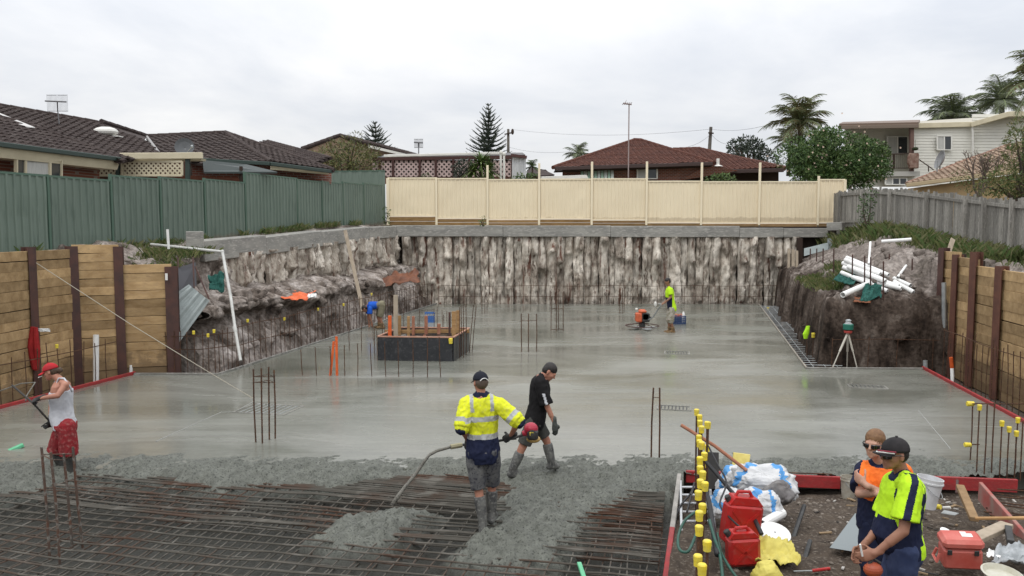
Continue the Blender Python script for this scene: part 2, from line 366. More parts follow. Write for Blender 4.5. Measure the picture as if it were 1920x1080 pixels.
# signed distance on a coarse grid, then interpolate
gx0, gx1, gy0, gy1, gs = -11.5, 12.0, 6.3, 12.6, .12
cxn, cyn = int((gx1-gx0)/gs)+1, int((gy1-gy0)/gs)+1
SD = np.zeros((cyn, cxn)); SH = np.zeros((cyn, cxn))
for j in range(cyn):
    for i in range(cxn):
        x, y = gx0+i*gs, gy0+j*gs; SD[j, i] = sdist(poly_main, x, y); SH[j, i] = sdist(poly_heap, x, y)
def bil(A, x, y):
    u = min(max((x-gx0)/gs, 0), cxn-1.001); v = min(max((y-gy0)/gs, 0), cyn-1.001); i, j = int(u), int(v); u -= i; v -= j
    return (A[j, i]*(1-u)+A[j, i+1]*u)*(1-v)+(A[j+1, i]*(1-u)+A[j+1, i+1]*u)*v
def rough_z(x, y):
    wob = .22*fbm((x*1.1, y*1.6, 1.3), 4)
    m = sm(-.28, .30, bil(SD, x, y)+wob); h = sm(-.25, .30, bil(SH, x, y)+wob*.7)
    k = max(m, .9*h)
    nz = .034*fbm((x*2.3, y*2.3, 5.1), 5)+.030*fbm((x*8, y*8, 2.2), 4)+.030*fbm((x*20, y*20, 8.2), 2)
    edge = sm(11.15, 12.05, y+.25*fbm((x*.8, 3, 1), 3))         # blends down into the screeded slab
    top = lerp(.03+nz*1.5, -.012+nz*.3, edge)
    return lerp(-.27+nz*.5, top, k)
mb = MB(); st = .034; rows = []
ncx, ncy = int((11.2+9.9)/st), int((12.35-6.4)/st)
for j in range(ncy+1):
    y = 6.4+j*st; row = []
    for i in range(ncx+1):
        x = -9.9-.9*(11-y)*.24+i*st; row.append(Vector((x, y, rough_z(x, y))))
    rows.append(row)
b2 = ncx+1; vs = [p for r in rows for p in r]; fs = []
RED_X = lambda y: 2.24+(y-10.5)*.247           # form board between pour and dirt
for i in range(ncy):
    for j in range(ncx):
        q = (i*b2+j, i*b2+j+1, (i+1)*b2+j+1, (i+1)*b2+j); p = vs[q[0]]
        if p.y < 10.84 and p.x > RED_X(p.y)+.05: continue
        if p.x < xl_red(p.y)-.15 or p.x > xr_red(p.y)+1.2: continue
        fs.append(q)
mb.add(vs, fs)
kind(mb.build('fresh_concrete', ROUGH, loc=Vector((0, 0, 0)), smooth=True), 'structure')

# dirt ramp, front right
DIRT = mat('dirt', (.088, .068, .051), .95, (.052, .041, .033), (.15, .125, .10), scale=5, bump=.9, bscale=45)
def dirt_z(x, y, n=True):
    z = min(.30, -.25+(10.8-y)*.16)
    z -= .32*math.exp(-((x-3.1)/.75)**2-((y-6.3)/.8)**2)       # trodden hollow where the two men stand
    if y < 4: z = lerp(.30, 1.85, sm(4, 1, y))
    if n: z += .035*fbm((x*2.2, y*2.2, 9), 5)+.02*fbm((x*8, y*8, 4), 3)
    return z
def Gd(px, py):
    r = ray(px, py); k = 2.0
    while k < 16:
        p = Vector((0, 0, CAMZ))+r*k
        if p.z < dirt_z(p.x, p.y, False): return p
        k += .02
    return p
mb = MB(); rows = []; vs = []; nx, ny = 170, 150
for j in range(ny+1):
    y = lerp(-3.2, 10.86, j/ny)
    rows.append([Vector((x, y, dirt_z(x, y))) for x in [lerp(RED_X(y)+.03, max(10, 3+y*.75), i/nx) for i in range(nx+1)]])
mb.grid(rows)
kind(mb.build('dirt', DIRT, loc=Vector((0, 0, 0)), smooth=True), 'structure')
# where the photographer stands
mb = MB(); rows = []
for j in range(30):
    y = lerp(-3.2, 4.2, j/29); rows.append([Vector((x, y, lerp(-.3, 1.85, sm(4.2, 1, y))+.03*fbm((x*2, y*2, 1), 4))) for x in np.linspace(-11, RED_X(y)+.03, 60)])
mb.grid(rows); kind(mb.build('embankment', DIRT, loc=Vector((0, 0, 0)), smooth=True), 'structure')
# stones and clods lying on the dirt
mb = MB()
for i in range(2200):
    y = random.uniform(5, 10.7); x = random.uniform(RED_X(y)+.15, 7.5); r = random.choice((.006, .008, .010, .014, .022)) * random.uniform(.6, 1.4)
    mb.ell((x, y, dirt_z(x, y)+r*.2), r*random.uniform(.8, 1.6), r, r*.6, X=(math.cos(i), math.sin(i), 0), Y=(-math.sin(i), math.cos(i), 0), n=6, k=4)
kind(mb.build('gravel', mat('stones', (.13, .11, .09), .9, (.22, .19, .16), scale=3, coords='pos'), loc=Vector((0, 0, 0))), 'stuff')

# ================================================================ LEFT BANK, LEFT CUT
EARTH = bpy.data.materials.new('cut_earth'); EARTH.use_nodes = True
def earth_nodes(m, cols, zmix=None):
    t = m.node_tree; b = t.nodes['Principled BSDF']; N = t.nodes.new; L = t.links.new
    b.inputs['Roughness'].default_value = .95; b.inputs['Specular IOR Level'].default_value = .1
    g = N('ShaderNodeNewGeometry')
    mp = N('ShaderNodeMapping'); mp.inputs['Scale'].default_value = (1, 1, .45); L(g.outputs['Position'], mp.inputs[0])
    a = N('ShaderNodeTexNoise'); a.inputs['Scale'].default_value = 1.5; a.inputs['Detail'].default_value = 8; a.inputs['Roughness'].default_value = .68; a.inputs['Distortion'].default_value = .5; L(mp.outputs[0], a.inputs[0])
    r = N('ShaderNodeValToRGB'); e = r.color_ramp.elements; e[0].position = .32; e[0].color = (*cols[0], 1); e[1].position = .70; e[1].color = (*cols[-1], 1)
    for i, c in enumerate(cols[1:-1]): q = e.new(.32+.38*(i+1)/(len(cols)-1)); q.color = (*c, 1)
    L(a.outputs['Fac'], r.inputs[0])
    if zmix:      # dry grey fill above, moist dark clay below
        r2 = N('ShaderNodeValToRGB'); e = r2.color_ramp.elements; e[0].position = .3; e[0].color = (.10, .085, .07, 1); e[1].position = .7; e[1].color = (.36, .32, .29, 1); q = e.new(.5); q.color = (.20, .17, .15, 1); L(a.outputs['Fac'], r2.inputs[0])
        sx = N('ShaderNodeSeparateXYZ'); L(g.outputs['Position'], sx.inputs[0]); ma = N('ShaderNodeMath'); ma.operation = 'MULTIPLY_ADD'; ma.inputs[1].default_value = 1.1; L(a.outputs['Fac'], ma.inputs[0]); L(sx.outputs['Z'], ma.inputs[2])
        mr = N('ShaderNodeMapRange'); mr.inputs['From Min'].default_value = zmix+.45; mr.inputs['From Max'].default_value = zmix+.85; L(ma.outputs[0], mr.inputs['Value'])
        mxz = N('ShaderNodeMixRGB'); L(mr.outputs[0], mxz.inputs[0]); L(r.outputs[0], mxz.inputs[1]); L(r2.outputs[0], mxz.inputs[2]); r = mxz
    c2 = N('ShaderNodeTexNoise'); c2.inputs['Scale'].default_value = 11; c2.inputs['Detail'].default_value = 5; L(g.outputs['Position'], c2.inputs[0])
    q = N('ShaderNodeMapRange'); q.inputs['From Min'].default_value = .3; q.inputs['From Max'].default_value = .7; q.inputs['To Min'].default_value = .6; q.inputs['To Max'].default_value = 1.3; L(c2.outputs['Fac'], q.inputs['Value'])
    s = N('ShaderNodeVectorMath'); s.operation = 'SCALE'; L(r.outputs[0], s.inputs[0]); L(q.outputs[0], s.inputs['Scale']); L(s.outputs[0], b.inputs['Base Color'])
    bp = N('ShaderNodeBump'); bp.inputs['Strength'].default_value = .8; bp.inputs['Distance'].default_value = .05; L(c2.outputs['Fac'], bp.inputs['Height']); L(bp.outputs[0], b.inputs['Normal'])
earth_nodes(EARTH, [(.045, .036, .030), (.16, .132, .112), (.33, .29, .26), (.52, .47, .44)])
EARTHR = bpy.data.materials.new('dark_cut_earth'); EARTHR.use_nodes = True
earth_nodes(EARTHR, zmix=1.75, cols= [(.016, .012, .010), (.046, .034, .027), (.10, .078, .064), (.22, .19, .165)])

def lw(y): return Vector((-5.2+(y-36.3)*.252, y, 0))          # line of the left capping beam
ltop = lambda y: 3.45-lerp(.38, -.02, sm(22, 36, y))             # top of left beam
# profile of the bank: (height, offset into pit) pairs morphing along the wall
def bank_profile(u, y):
    near = sm(27, 20.5, y)
    lg = .55+.75*fbm((y*.33, 4.4, 2), 3); lg = min(1.15, max(.12, lg)); lg = lerp(lg, 1.0, near); hz = .35*fbm((y*.28, 9.1, 5), 3)*(1-near)
    base = lerp(1.50, 1.75, near); bt = lerp(.75, base, lg)
    prof = [(-.33, base+.15), (.1, base), (.55, lerp(base, bt, .4)-.30*near), (1.0+hz, bt-.10-.55*near), (1.22+hz, bt), (1.38+hz, bt-.10), (1.52+hz, bt-.55*lg), (1.72+hz, lerp(-.25, .45, near)), (2.1, lerp(-.3, .22, near)), (2.6, lerp(-.3, .06, near)), (ltop(y)-.45, -.02)]
    k = u*(len(prof)-1); i = min(int(k), len(prof)-2); f = k-i
    return lerp(prof[i][0], prof[i+1][0], f), lerp(prof[i][1], prof[i+1][1], f)
mb = MB(); rows = []
ny, nu = 230, 64
for j in range(ny+1):
    y = lerp(19.6, 36.6, j/ny); row = []
    for i in range(nu+1):
        zz, off = bank_profile(i/nu, y)
        amp = .16+.22*sm(27, 20, y)
        n = fbm((y*.8, zz*1.1, 7.1), 6)*amp*1.25+.16*fbm((y*3.1, zz*2.4, 2.5), 4)+.05*fbm((y*8, zz*2.0, 1.5), 3)
        n += .25*max(0, fbm((y*.5, zz*.6, 20.2), 3))*sm(28, 21, y)
        p = lw(y)+Vector((1, .05, 0))*(off+n*sm(0, .12, i/nu)*sm(1.01, .9, i/nu)); p.z = zz+.12*fbm((y*1.7, zz*2, 11), 4)*sm(0, .1, i/nu)*sm(1, .9, i/nu)
        row.append(p)
    rows.append(row)
mb.grid(rows, flip=False)
def lump(mb, c, r, sd):
    c = Vector(c); o = len(mb.v); mb.ell(c, r*random.uniform(.8, 1.5), r*random.uniform(.7, 1.2), r*random.uniform(.6, 1.0), n=12, k=8)
    for i in range(o, len(mb.v)):
        q = Vector(mb.v[i])-c; mb.v[i] = tuple(c+q*(1+.7*fbm((q.x*2.2/r*.5+sd, q.y*2.2/r*.5, q.z*2.2/r*.5), 4)))
for i in range(70):
    y = random.uniform(19.8, 35.5); uu = random.choice((random.uniform(.40, .62), random.uniform(.55, .75), random.uniform(.1, .4))); zz, off = bank_profile(uu, y); q = lw(y)+Vector((off+random.uniform(-.05, .08), 0, 0)); q.z = zz; lump(mb, q, random.choice((.06, .09, .12, .17))*(1.35 if y < 25 else 1), i*1.7)
# end face turning behind the timber wall
rows = []
for j in range(40):
    f = j/39; row = []
    for i in range(nu+1):
        zz, off = bank_profile(i/nu, 19.6); n = fbm((19.6*.8+f*2, zz*1.1, 7.1), 6)*.3
        p = lw(19.6)+Vector((1, .05, 0))*(off+n*0)+Vector((-f*3.4, .35*n*sm(0, .3, f)-.3*f*sm(.8, 2.4, zz), 0)); p.z = zz
        row.append(p)
    rows.append(row)
mb.grid(rows, flip=True)
kind(mb.build('excavated_bank', EARTH, loc=Vector((0, 0, 0)), smooth=True), 'structure')
# top of the bank up to the green fence
def gf(y): return -11.2+(y-17.5)*.272                            # green fence line
mb = MB(); rows = []
for j in range(120):
    y = lerp(13.5, 37.2, j/119); row = []
    xa = gf(y)-1.5
    xb = lw(y).x+.05 if y > 19.6 else lerp(-8.7, lw(19.6).x+.05, sm(18.9, 19.6, y)) if y > 18.9 else -10.15
    if y < 18.3: xb = -10.2
    for i in range(40):
        x = lerp(xb, xa, min(1, i/31)) if i < 32 else lerp(xa, -14.2, (i-31)/8); zt = lerp(2.78, 3.5, sm(17.5, 36, y))
        edge = lerp(ltop(y)-.42 if y > 21.5 else (2.35 if y > 18.7 else 2.7), zt+.05, sm(0, .45, i/31))
        if y < 22 and y > 18.6: edge += .22*sm(22, 20, y)*math.exp(-((x+9.9)/.8)**2)
        row.append(Vector((x, y, edge+.10*fbm((x*1.8, y*1.8, 5), 5)*(.4+sm(24, 19, y)))))
    rows.append(row)
mb.grid(rows, flip=True)
kind(mb.build('bank_top', EARTH, loc=Vector((0, 0, 0)), smooth=True), 'structure')

# ================================================================ RIGHT BANK
def rside(y): return 7.75+(y-20.2)*.262                          # foot of the side face
def rwall(y): return 10.6+(y-17.2)*.18                           # timber wall on the right
def right_h(x, y):
    if y < 20.25: q2 = 99; qs = x-rwall(y)
    zf = lerp(2.45, 3.45, sm(19, 34, y))
    if y < 20.1:
        q = x-rwall(y)
        return -.33 if q < .06 else lerp(2.25, zf, sm(.1, 2.5, q))
    q = min(x-rside(y), (y-20.1)*1.0 if x < rwall(20.1)+.2 else 99)
    if q < 0: return -.33
    face = 1.62*sm(-.02, .30, q)-.33*(1-sm(0, .1, q))
    up = max(0, q-.35)
    return min(face+up*.10+max(0, q-.8)*.50, zf)
rows = []; mb = MB(); nx, ny = 150, 330
for j in range(ny+1):
    y = 13.0+(37.3-13.0)*j/ny if j > 0 else 13.0
    row = []
    for i in range(nx+1):
        x = 7.2+(16.2-7.2)*i/nx
        wx = x+.30*fbm((x*.9, y*.9, 31), 5)*(1 if y > 21 else .3)+.06*fbm((y*4, 2, 1), 3); wy = y+.14*fbm((x*1.2, y*.5, 41), 5)+.05*fbm((x*5, y*2, 4), 3)
        if y < 20.0: wx, wy = x, y
        h = right_h(wx, wy)
        if h > 0: h += (.14*fbm((x*1.6, y*1.6, 2), 5)+.09*fbm((x*5, y*5, 2), 3))
        row.append(Vector((x, y, h)))
    rows.append(row)
b2 = nx+1; vs = [p for r in rows for p in r]; fs = []
for i in range(ny):
    for j in range(nx):
        q = (i*b2+j, i*b2+j+1, (i+1)*b2+j+1, (i+1)*b2+j)
        if max(vs[k].z for k in q) < -.2: continue
        fs.append(q)
mb.add(vs, fs)
for i in range(90):
    x = random.uniform(7.6, 12.5); y = random.uniform(20.0, 27); hh = right_h(x, y)
    if hh > .2: lump(mb, (x, y, hh), random.choice((.05, .08, .12, .16)), i*2.3)
for i in range(60):
    f = random.random(); x = rside(20.2+15*f)+random.uniform(-.75, .1); lump(mb, (x, 20.2+15*f, -.22), random.choice((.06, .1, .15)), i*3.1)
kind(mb.build('earth_bank', EARTHR, loc=Vector((0, 0, 0)), smooth=True), 'structure')
# ================================================================ PILED WALLS (grout piles cut open)
PILE = bpy.data.materials.new('cut_pile_face'); PILE.use_nodes = True
def pile_nodes(m):
    t = m.node_tree; b = t.nodes['Principled BSDF']; N = t.nodes.new; L = t.links.new
    b.inputs['Roughness'].default_value = .92; b.inputs['Specular IOR Level'].default_value = .12
    g = N('ShaderNodeNewGeometry'); oi = N('ShaderNodeObjectInfo')
    mp = N('ShaderNodeMapping'); mp.inputs['Scale'].default_value = (1.15, 1.15, .5); L(g.outputs['Position'], mp.inputs[0])
    mp2 = N('ShaderNodeMapping'); mp2.inputs['Scale'].default_value = (3.0, 3.0, .26); L(g.outputs['Position'], mp2.inputs[0])
    a = N('ShaderNodeTexNoise'); a.inputs['Scale'].default_value = 1.9; a.inputs['Detail'].default_value = 8; a.inputs['Roughness'].default_value = .66; L(mp.outputs[0], a.inputs[0])
    r = N('ShaderNodeValToRGB'); e = r.color_ramp.elements; e[0].position = .30; e[0].color = (.13, .105, .088, 1); e[1].position = .66; e[1].color = (.66, .605, .53, 1)
    q = e.new(.44); q.color = (.34, .295, .245, 1); q = e.new(.54); q.color = (.51, .465, .40, 1); L(a.outputs['Fac'], r.inputs[0])
    s2 = N('ShaderNodeTexNoise'); s2.inputs['Scale'].default_value = 1.9; s2.inputs['Detail'].default_value = 6; s2.inputs['Roughness'].default_value = .7; L(mp2.outputs[0], s2.inputs[0])
    k = N('ShaderNodeMapRange'); k.inputs['From Min'].default_value = .53; k.inputs['From Max'].default_value = .66; L(s2.outputs['Fac'], k.inputs['Value'])
    mx = N('ShaderNodeMixRGB'); L(k.outputs[0], mx.inputs[0]); L(r.outputs[0], mx.inputs[1]); mx.inputs[2].default_value = (.075, .052, .038, 1)
    s3 = N('ShaderNodeTexNoise'); s3.inputs['Scale'].default_value = 1.5; s3.inputs['Detail'].default_value = 4
    sh = N('ShaderNodeVectorMath'); sh.operation = 'ADD'; sh.inputs[1].default_value = (17, 5, 3); L(mp2.outputs[0], sh.inputs[0]); L(sh.outputs[0], s3.inputs[0])
    k3 = N('ShaderNodeMapRange'); k3.inputs['From Min'].default_value = .575; k3.inputs['From Max'].default_value = .70; L(s3.outputs['Fac'], k3.inputs['Value'])
    m3 = N('ShaderNodeMixRGB'); L(k3.outputs[0], m3.inputs[0]); L(mx.outputs[0], m3.inputs[1]); m3.inputs[2].default_value = (.115, .055, .038, 1)
    v = N('ShaderNodeMapRange'); v.inputs['To Min'].default_value = .98; v.inputs['To Max'].default_value = 1.30; L(oi.outputs['Random'], v.inputs['Value'])
    s = N('ShaderNodeVectorMath'); s.operation = 'SCALE'; L(m3.outputs[0], s.inputs[0]); L(v.outputs[0], s.inputs['Scale']); L(s.outputs[0], b.inputs['Base Color'])
    n = N('ShaderNodeTexNoise'); n.inputs['Scale'].default_value = 14; n.inputs['Detail'].default_value = 5; L(mp.outputs[0], n.inputs[0])
    bp = N('ShaderNodeBump'); bp.inputs['Strength'].default_value = .9; bp.inputs['Distance'].default_value = .07; L(n.outputs['Fac'], bp.inputs['Height']); L(bp.outputs[0], b.inputs['Normal'])
pile_nodes(PILE)
def pile(c, nrm, rad, z0, z1, parent, seed, ledge=True):
    """One vertical pile cut open on the pit side: a bulging ribbed column with broken lips."""
    c = Vector(c); nrm = Vector(nrm).normalized(); side = Vector((nrm.y, -nrm.x, 0)); mb = MB(); rows = []
    lz = random.uniform(1.5, 2.75) if ledge else 0; ld = random.choice((0, .06, .14, .22, .30, .34))
    for i in range(36):
        z = lerp(z0, z1, i/35); row = []
        for j in range(15):
            a = R(-100+200*j/14)
            r = rad*(1+.06*math.sin(seed))
            dpt = (.46+.36*((seed*7.3) % 1))*r*math.cos(a); sx = 1.04*r*math.sin(a)
            n = .16*fbm((c.x*.9+sx*2.0+seed, z*.55, seed*1.7), 4)+.14*fbm((c.x*1.4+c.y*1.4+sx*1.4, z*1.3, 2.2), 5)+.07*fbm((c.x*3+sx*6, z*3.2, seed), 4)+.04*fbm((sx*16, z*7, seed*3), 3)
            lip = ld*math.exp(-max(0, (lz-z))*9)*(1 if z > lz-.5 else 0)*sm(0, .05, z-lz+.5)*(.6+.8*fbm((sx*5, seed, 1), 2)) if z <= lz else ld*math.exp(-(z-lz)*1.2)
            rr = dpt+n+max(-.1, min(.35, lip))*math.cos(a)
            p = c+nrm*rr+side*(sx+.05*fbm((z*.8, seed*2.1, 4), 3)); p.z = z; row.append(p)
        rows.append(row)
    mb.grid(rows, flip=True); return mb.build('pile', PILE, parent, smooth=True)
bw = thing('piled_wall', 'long back wall of pale pinkish grey cut grout piles with dark brown streaks', 'retaining wall', (3, 36.3, 0))
x = -4.9; i = 0
while x < 12.55:
    rad = random.uniform(.165, .245); x += rad*.93
    pile((x, 36.05+.10*math.sin(i*2.3), 0), (0, -1, 0), rad, -.3, 3.0, bw, 3.1+i*1.37); x += rad*.93; i += 1
mb = MB(); mb.box((5.2, 36.32, 1.55), 20.6, .12, 3.8); mb.build('backing', mat('dark_soil_backing', (.045, .036, .03), .95), bw)
lwall = thing('piled_wall', 'left side wall of cut piles below the sloping concrete beam beside the green fence', 'retaining wall', (-7, 29, 0))
y = 22.7; i = 0
while y < 36.0:
    rad = random.uniform(.19, .27); y += rad*.84
    c = lw(y); c.z = 0; pile(c+Vector((-.05, 0, 0)), (1, -.25, 0), rad, 1.1, ltop(y)-.42, lwall, 80+i*1.91); y += rad*.84; i += 1

# capping beams
BEAM = mat('beam_concrete', (.33, .32, .29), .85, (.22, .215, .20), (.40, .385, .35), scale=1.1, stretch=(1, 1, 4), bump=.2, bscale=26)
cb = thing('capping_beam', 'long grey concrete capping beam along the top of the back wall', 'concrete beam', (3, 36.3, 3.2))
xs = [-5.35, -.4, 4.4, 10.15, 12.1, 14.1]; zs = [(3.00, 3.50), (2.99, 3.49), (2.97, 3.47), (2.95, 3.39), (2.96, 3.37)]
for k in range(5):
    mb = MB(); a = Vector((xs[k]+.004, 36.05, (zs[k][0]+zs[k][1])/2)); b2_ = Vector((xs[k+1]-.004, 36.05-.25*0, a.z))
    mb.beam(a, b2_, .62, zs[k][1]-zs[k][0], bev=.02)
    mb.build('beam_segment', BEAM, cb)
lb = thing('capping_beam', 'pale concrete capping beam running down the left side below the green fence', 'concrete beam', (-7, 29, 3.2))
ys = [36.25, 33.0, 29.0, 25.4, 22.3]
for k in range(4):
    mb = MB(); rows = []; y0, y1 = ys[k]-.004, ys[k+1]+.004
    A = lw(y0); B = lw(y1); A.z = ltop(y0)-.25; B.z = ltop(y1)-.25-.02*k
    mb.beam(A+Vector((-.1, 0, 0)), B+Vector((-.1, 0, 0)), .6, .5+.03*k, bev=.02); mb.build('beam_segment', BEAM, lb)
# square concrete pier and small pipes beside the left beam end
mb = MB(); p = P(366, 465, 21.6); mb.box(p+Vector((0, 0, .2)), .38, .3, .5, bev=.015)
tag(mb.build('concrete_block', BEAM), 'square grey concrete block standing at the left end of the capping beam', 'concrete block')
mb = MB(); a = P(316, 456, 20.6); mb.tube([a-Vector((0, 0, .15)), P(314, 430, 20.6)], .035, 8)
tag(mb.build('pipe_stub', PVC), 'short white pipe stub poking up at the foot of the green fence', 'pipe')

# ================================================================ TIMBER SLEEPER WALLS
def sleeper_bay(parent, a, b, z0, z1, h=.2, th=.075, nrm=None, jig=.012):
    a = Vector(a); b = Vector(b); d = (b-a); d.z = 0; ln = d.length; d.normalize(); n = Vector((d.y, -d.x, 0))
    k = max(1, round((z1-z0)/h)); hh = (z1-z0)/k
    for i in range(k):
        mb = MB(); zc = z0+hh*(i+.5); sag = random.uniform(-jig, jig)
        c0 = Vector((a.x, a.y, zc+random.uniform(-jig, jig)))+n*random.uniform(-jig, jig)
        c1 = Vector((b.x, b.y, zc+random.uniform(-jig, jig)))+n*random.uniform(-jig, jig)
        mb.beam(c0-c0, c1-c0, th, hh-.005, bev=.004)
        o = mb.build('plank', PINE, None, loc=Vector((0, 0, 0))); o.parent = parent; o.location = c0-LOC[parent.name]; LOC[o.name] = LOC[parent.name]
def hpost(parent, x, y, z0, z1, ang=0, wd=.2, name='post', m=None):
    mb = MB(); c, s = math.cos(ang), math.sin(ang); X = (c, s, 0); Y = (-s, c, 0); zc, h = (z0+z1)/2, z1-z0
    mb.box((x+s*.09, y-c*.09, zc), wd, .014, h, X, Y); mb.box((x-s*.09, y+c*.09, zc), wd, .014, h, X, Y); mb.box((x, y, zc), .012, .166, h, X, Y)
    return mb.build(name, m or STEEL, parent)
lt = thing('sleeper_wall', 'left retaining wall of pine sleepers between dark steel posts behind the worker in the red cap', 'retaining wall', (-10, 17, 0))
PX = [(-10.25, 14.4), (-10.18, 16.85), (-10.02, 18.2), (-9.22, 18.75), (-8.12, 19.05)]
TOPZ = [2.93, 2.93, 3.03, 2.55]
for k in range(4):
    a, b2_ = PX[k], PX[k+1]
    sleeper_bay(lt, (a[0], a[1], 0), (b2_[0], b2_[1], 0), -.3, TOPZ[k])
hpost(lt, *PX[1], -.3, 3.02, R(75)); hpost(lt, *PX[2], -.3, 3.0, R(45), .22); hpost(lt, *PX[3], -.3, 2.98, R(18)); hpost(lt, *PX[4], -.3, 2.50, R(15), .28)
mb = MB(); p = P(312, 519, 18.88); mb.box(p, .06, .012, .16, AV, AX); mb.build('tag', mat('white_paper', (.75, .75, .73), .6), lt)

for k in range(4):
    a, b2_ = PX[k], PX[k+1]; mb = MB(); mb.prism([(a[0], a[1]+.06, -.3), (b2_[0], b2_[1]+.06, -.3), (b2_[0], b2_[1]+.06, TOPZ[k]-.05), (a[0], a[1]+.06, TOPZ[k]-.05)], (-.12, .1, 0)); mb.build('backing', mat('dark_soil_backing', (0, 0, 0)), lt)
rt = thing('sleeper_wall', 'right retaining wall of pine sleepers between rusty steel posts below the grey paling fence', 'retaining wall', (10.6, 17.5, 0))
RP = [(10.12, 14.5), (rwall(17.2), 17.2), (rwall(18.6), 18.6), (rwall(19.75), 19.75), (rwall(20.65)-.02, 20.65)]
RT = [2.52, 2.54, 2.70, 2.82]
for k in range(4): sleeper_bay(rt, (RP[k+1][0], RP[k+1][1], 0), (RP[k][0], RP[k][1], 0), -.3, RT[k], h=.22)
for k in range(4):
    a, b2_ = RP[k], RP[k+1]; mb = MB(); mb.prism([(a[0]+.06, a[1], -.3), (b2_[0]+.06, b2_[1], -.3), (b2_[0]+.06, b2_[1], RT[k]-.05), (a[0]+.06, a[1], RT[k]-.05)], (.1, 0, 0)); mb.build('backing', mat('dark_soil_backing', (0, 0, 0)), rt)
RSTEEL = mat('rusty_red_steel', (.085, .036, .026), .7, (.13, .055, .035), scale=4, bump=.1)
hpost(rt, RP[1][0]-.05, RP[1][1], -.3, 2.60, R(-80), .2, m=RSTEEL); hpost(rt, RP[2][0]-.05, RP[2][1], -.3, 2.86, R(-80), .2, m=RSTEEL)
hpost(rt, RP[3][0]-.05, RP[3][1], -.3, 2.76, R(-80), .18, m=RSTEEL); hpost(rt, RP[4][0]-.05, RP[4][1], -.3, 2.9, R(-80), .2, m=STEEL)
p = P(1770, 530, 20.3); q = P(1770, 690, 20.3)
mb = MB(); mb.tube([p, q], .055, 10); tag(mb.build('standpipe', GREY), 'tall grey pipe standing between the dark bank and the right sleeper wall', 'pipe')

# ================================================================ FENCES
GREEN = mat('green_steel_sheet', (.128, .170, .138), .5, (.145, .188, .155), (.108, .146, .118), scale=.8, stretch=(3, 3, .4), rnd=.09)
add_mud(GREEN, 2.72-17*.042, .042, .16)
GREEND = mat('green_steel_trim', (.075, .13, .096), .5)
def ribbed(a, b, z0a, z1a, z0b, z1b, pitch, dep, n_side):
    """trapezoidal steel sheet between ground points a and b"""
    a = Vector(a); b = Vector(b); d = b-a; ln = math.hypot(d.x, d.y); k = max(1, round(ln/pitch)); n = Vector((n_side[0], n_side[1], 0)); prof = []
    for i in range(k):
        for f, o in ((0, 0), (.30, 0), (.38, 1), (.62, 1), (.70, 0)): prof.append(((i+f)/k, o*dep))
    prof.append((1, 0)); rows = []
    for g in (0, .25, .5, .75, 1):      # pressed sheet, very slightly dented
        row = []
        for f, o in prof:
            p = a+d*f+n*(o+(.022*fbm((a.x+f*ln*1.1, g*1.6, a.y), 3) if 0 < g < 1 else 0)); row.append(Vector((p.x, p.y, lerp(lerp(z0a, z0b, f), lerp(z1a, z1b, f), g))))
        rows.append(row)
    return rows
gfence = thing('metal_fence', 'long dark green ribbed steel fence in stepped panels along the left side', 'fence', (gf(26), 26, 3))
def gy(px):      # depth where a picture column meets the fence line
    k = (px-960)/F*1.0; return (-11.2-17.5*.272)/(k/ (math.cos(PITCH)+((540-400)/F)*math.sin(PITCH)) - .272)
cols = [(-90, 308), (91, 330), (209, 329), (301, 333), (384, 336), (460, 324), (557, 336.5), (604, 340.5), (643, 342), (682, 344), (718, 345)]
nrm = Vector((1, -.272, 0)).normalized()
for k in range(len(cols)-1):
    ya, yb = gy(cols[k][0]), gy(cols[k+1][0])
    pa = P(cols[k][0], cols[k+1 if k == 0 else k][1]-(14 if k == 0 else 0), ya); zt = pa.z
    za0, zb0 = lerp(2.72, 3.52, sm(17, 36, ya)), lerp(2.72, 3.52, sm(17, 36, yb))
    A = Vector((gf(ya), ya, 0)); B = Vector((gf(yb), yb, 0))
    mb = MB(); mb.grid(ribbed(A, B, za0, zt-.02, zb0, zt-.02, .21, .032, nrm)); mb.build('sheet', GREEN, gfence)
    mb = MB(); mb.beam(Vector((A.x, A.y, zt)), Vector((B.x, B.y, zt)), .05, .05); mb.build('top_rail', GREEND, gfence)
    mb = MB(); mb.box((A.x, A.y, (za0+zt)/2), .07, .06, zt-za0+.08, nrm, (nrm.y, -nrm.x, 0)); mb.build('post', GREEND, gfence)
g2 = thing('metal_fence', 'dull green steel fence standing across the corner behind the long green fence', 'fence', (-7, 37.6, 4))
pa, pb = P(571, 322, 37.7), P(722, 320, 37.7)
mb = MB(); mb.grid(ribbed((pa.x, 37.7, 0), (pb.x, 37.7, 0), 3.2, pa.z, 3.2, pb.z, .5, .02, (0, -1))); mb.build('sheet', GREEN, g2)
mb = MB(); mb.beam((pa.x, 37.7, pa.z), (pb.x, 37.7, pb.z), .05, .05); mb.build('top_rail', GREEND, g2)

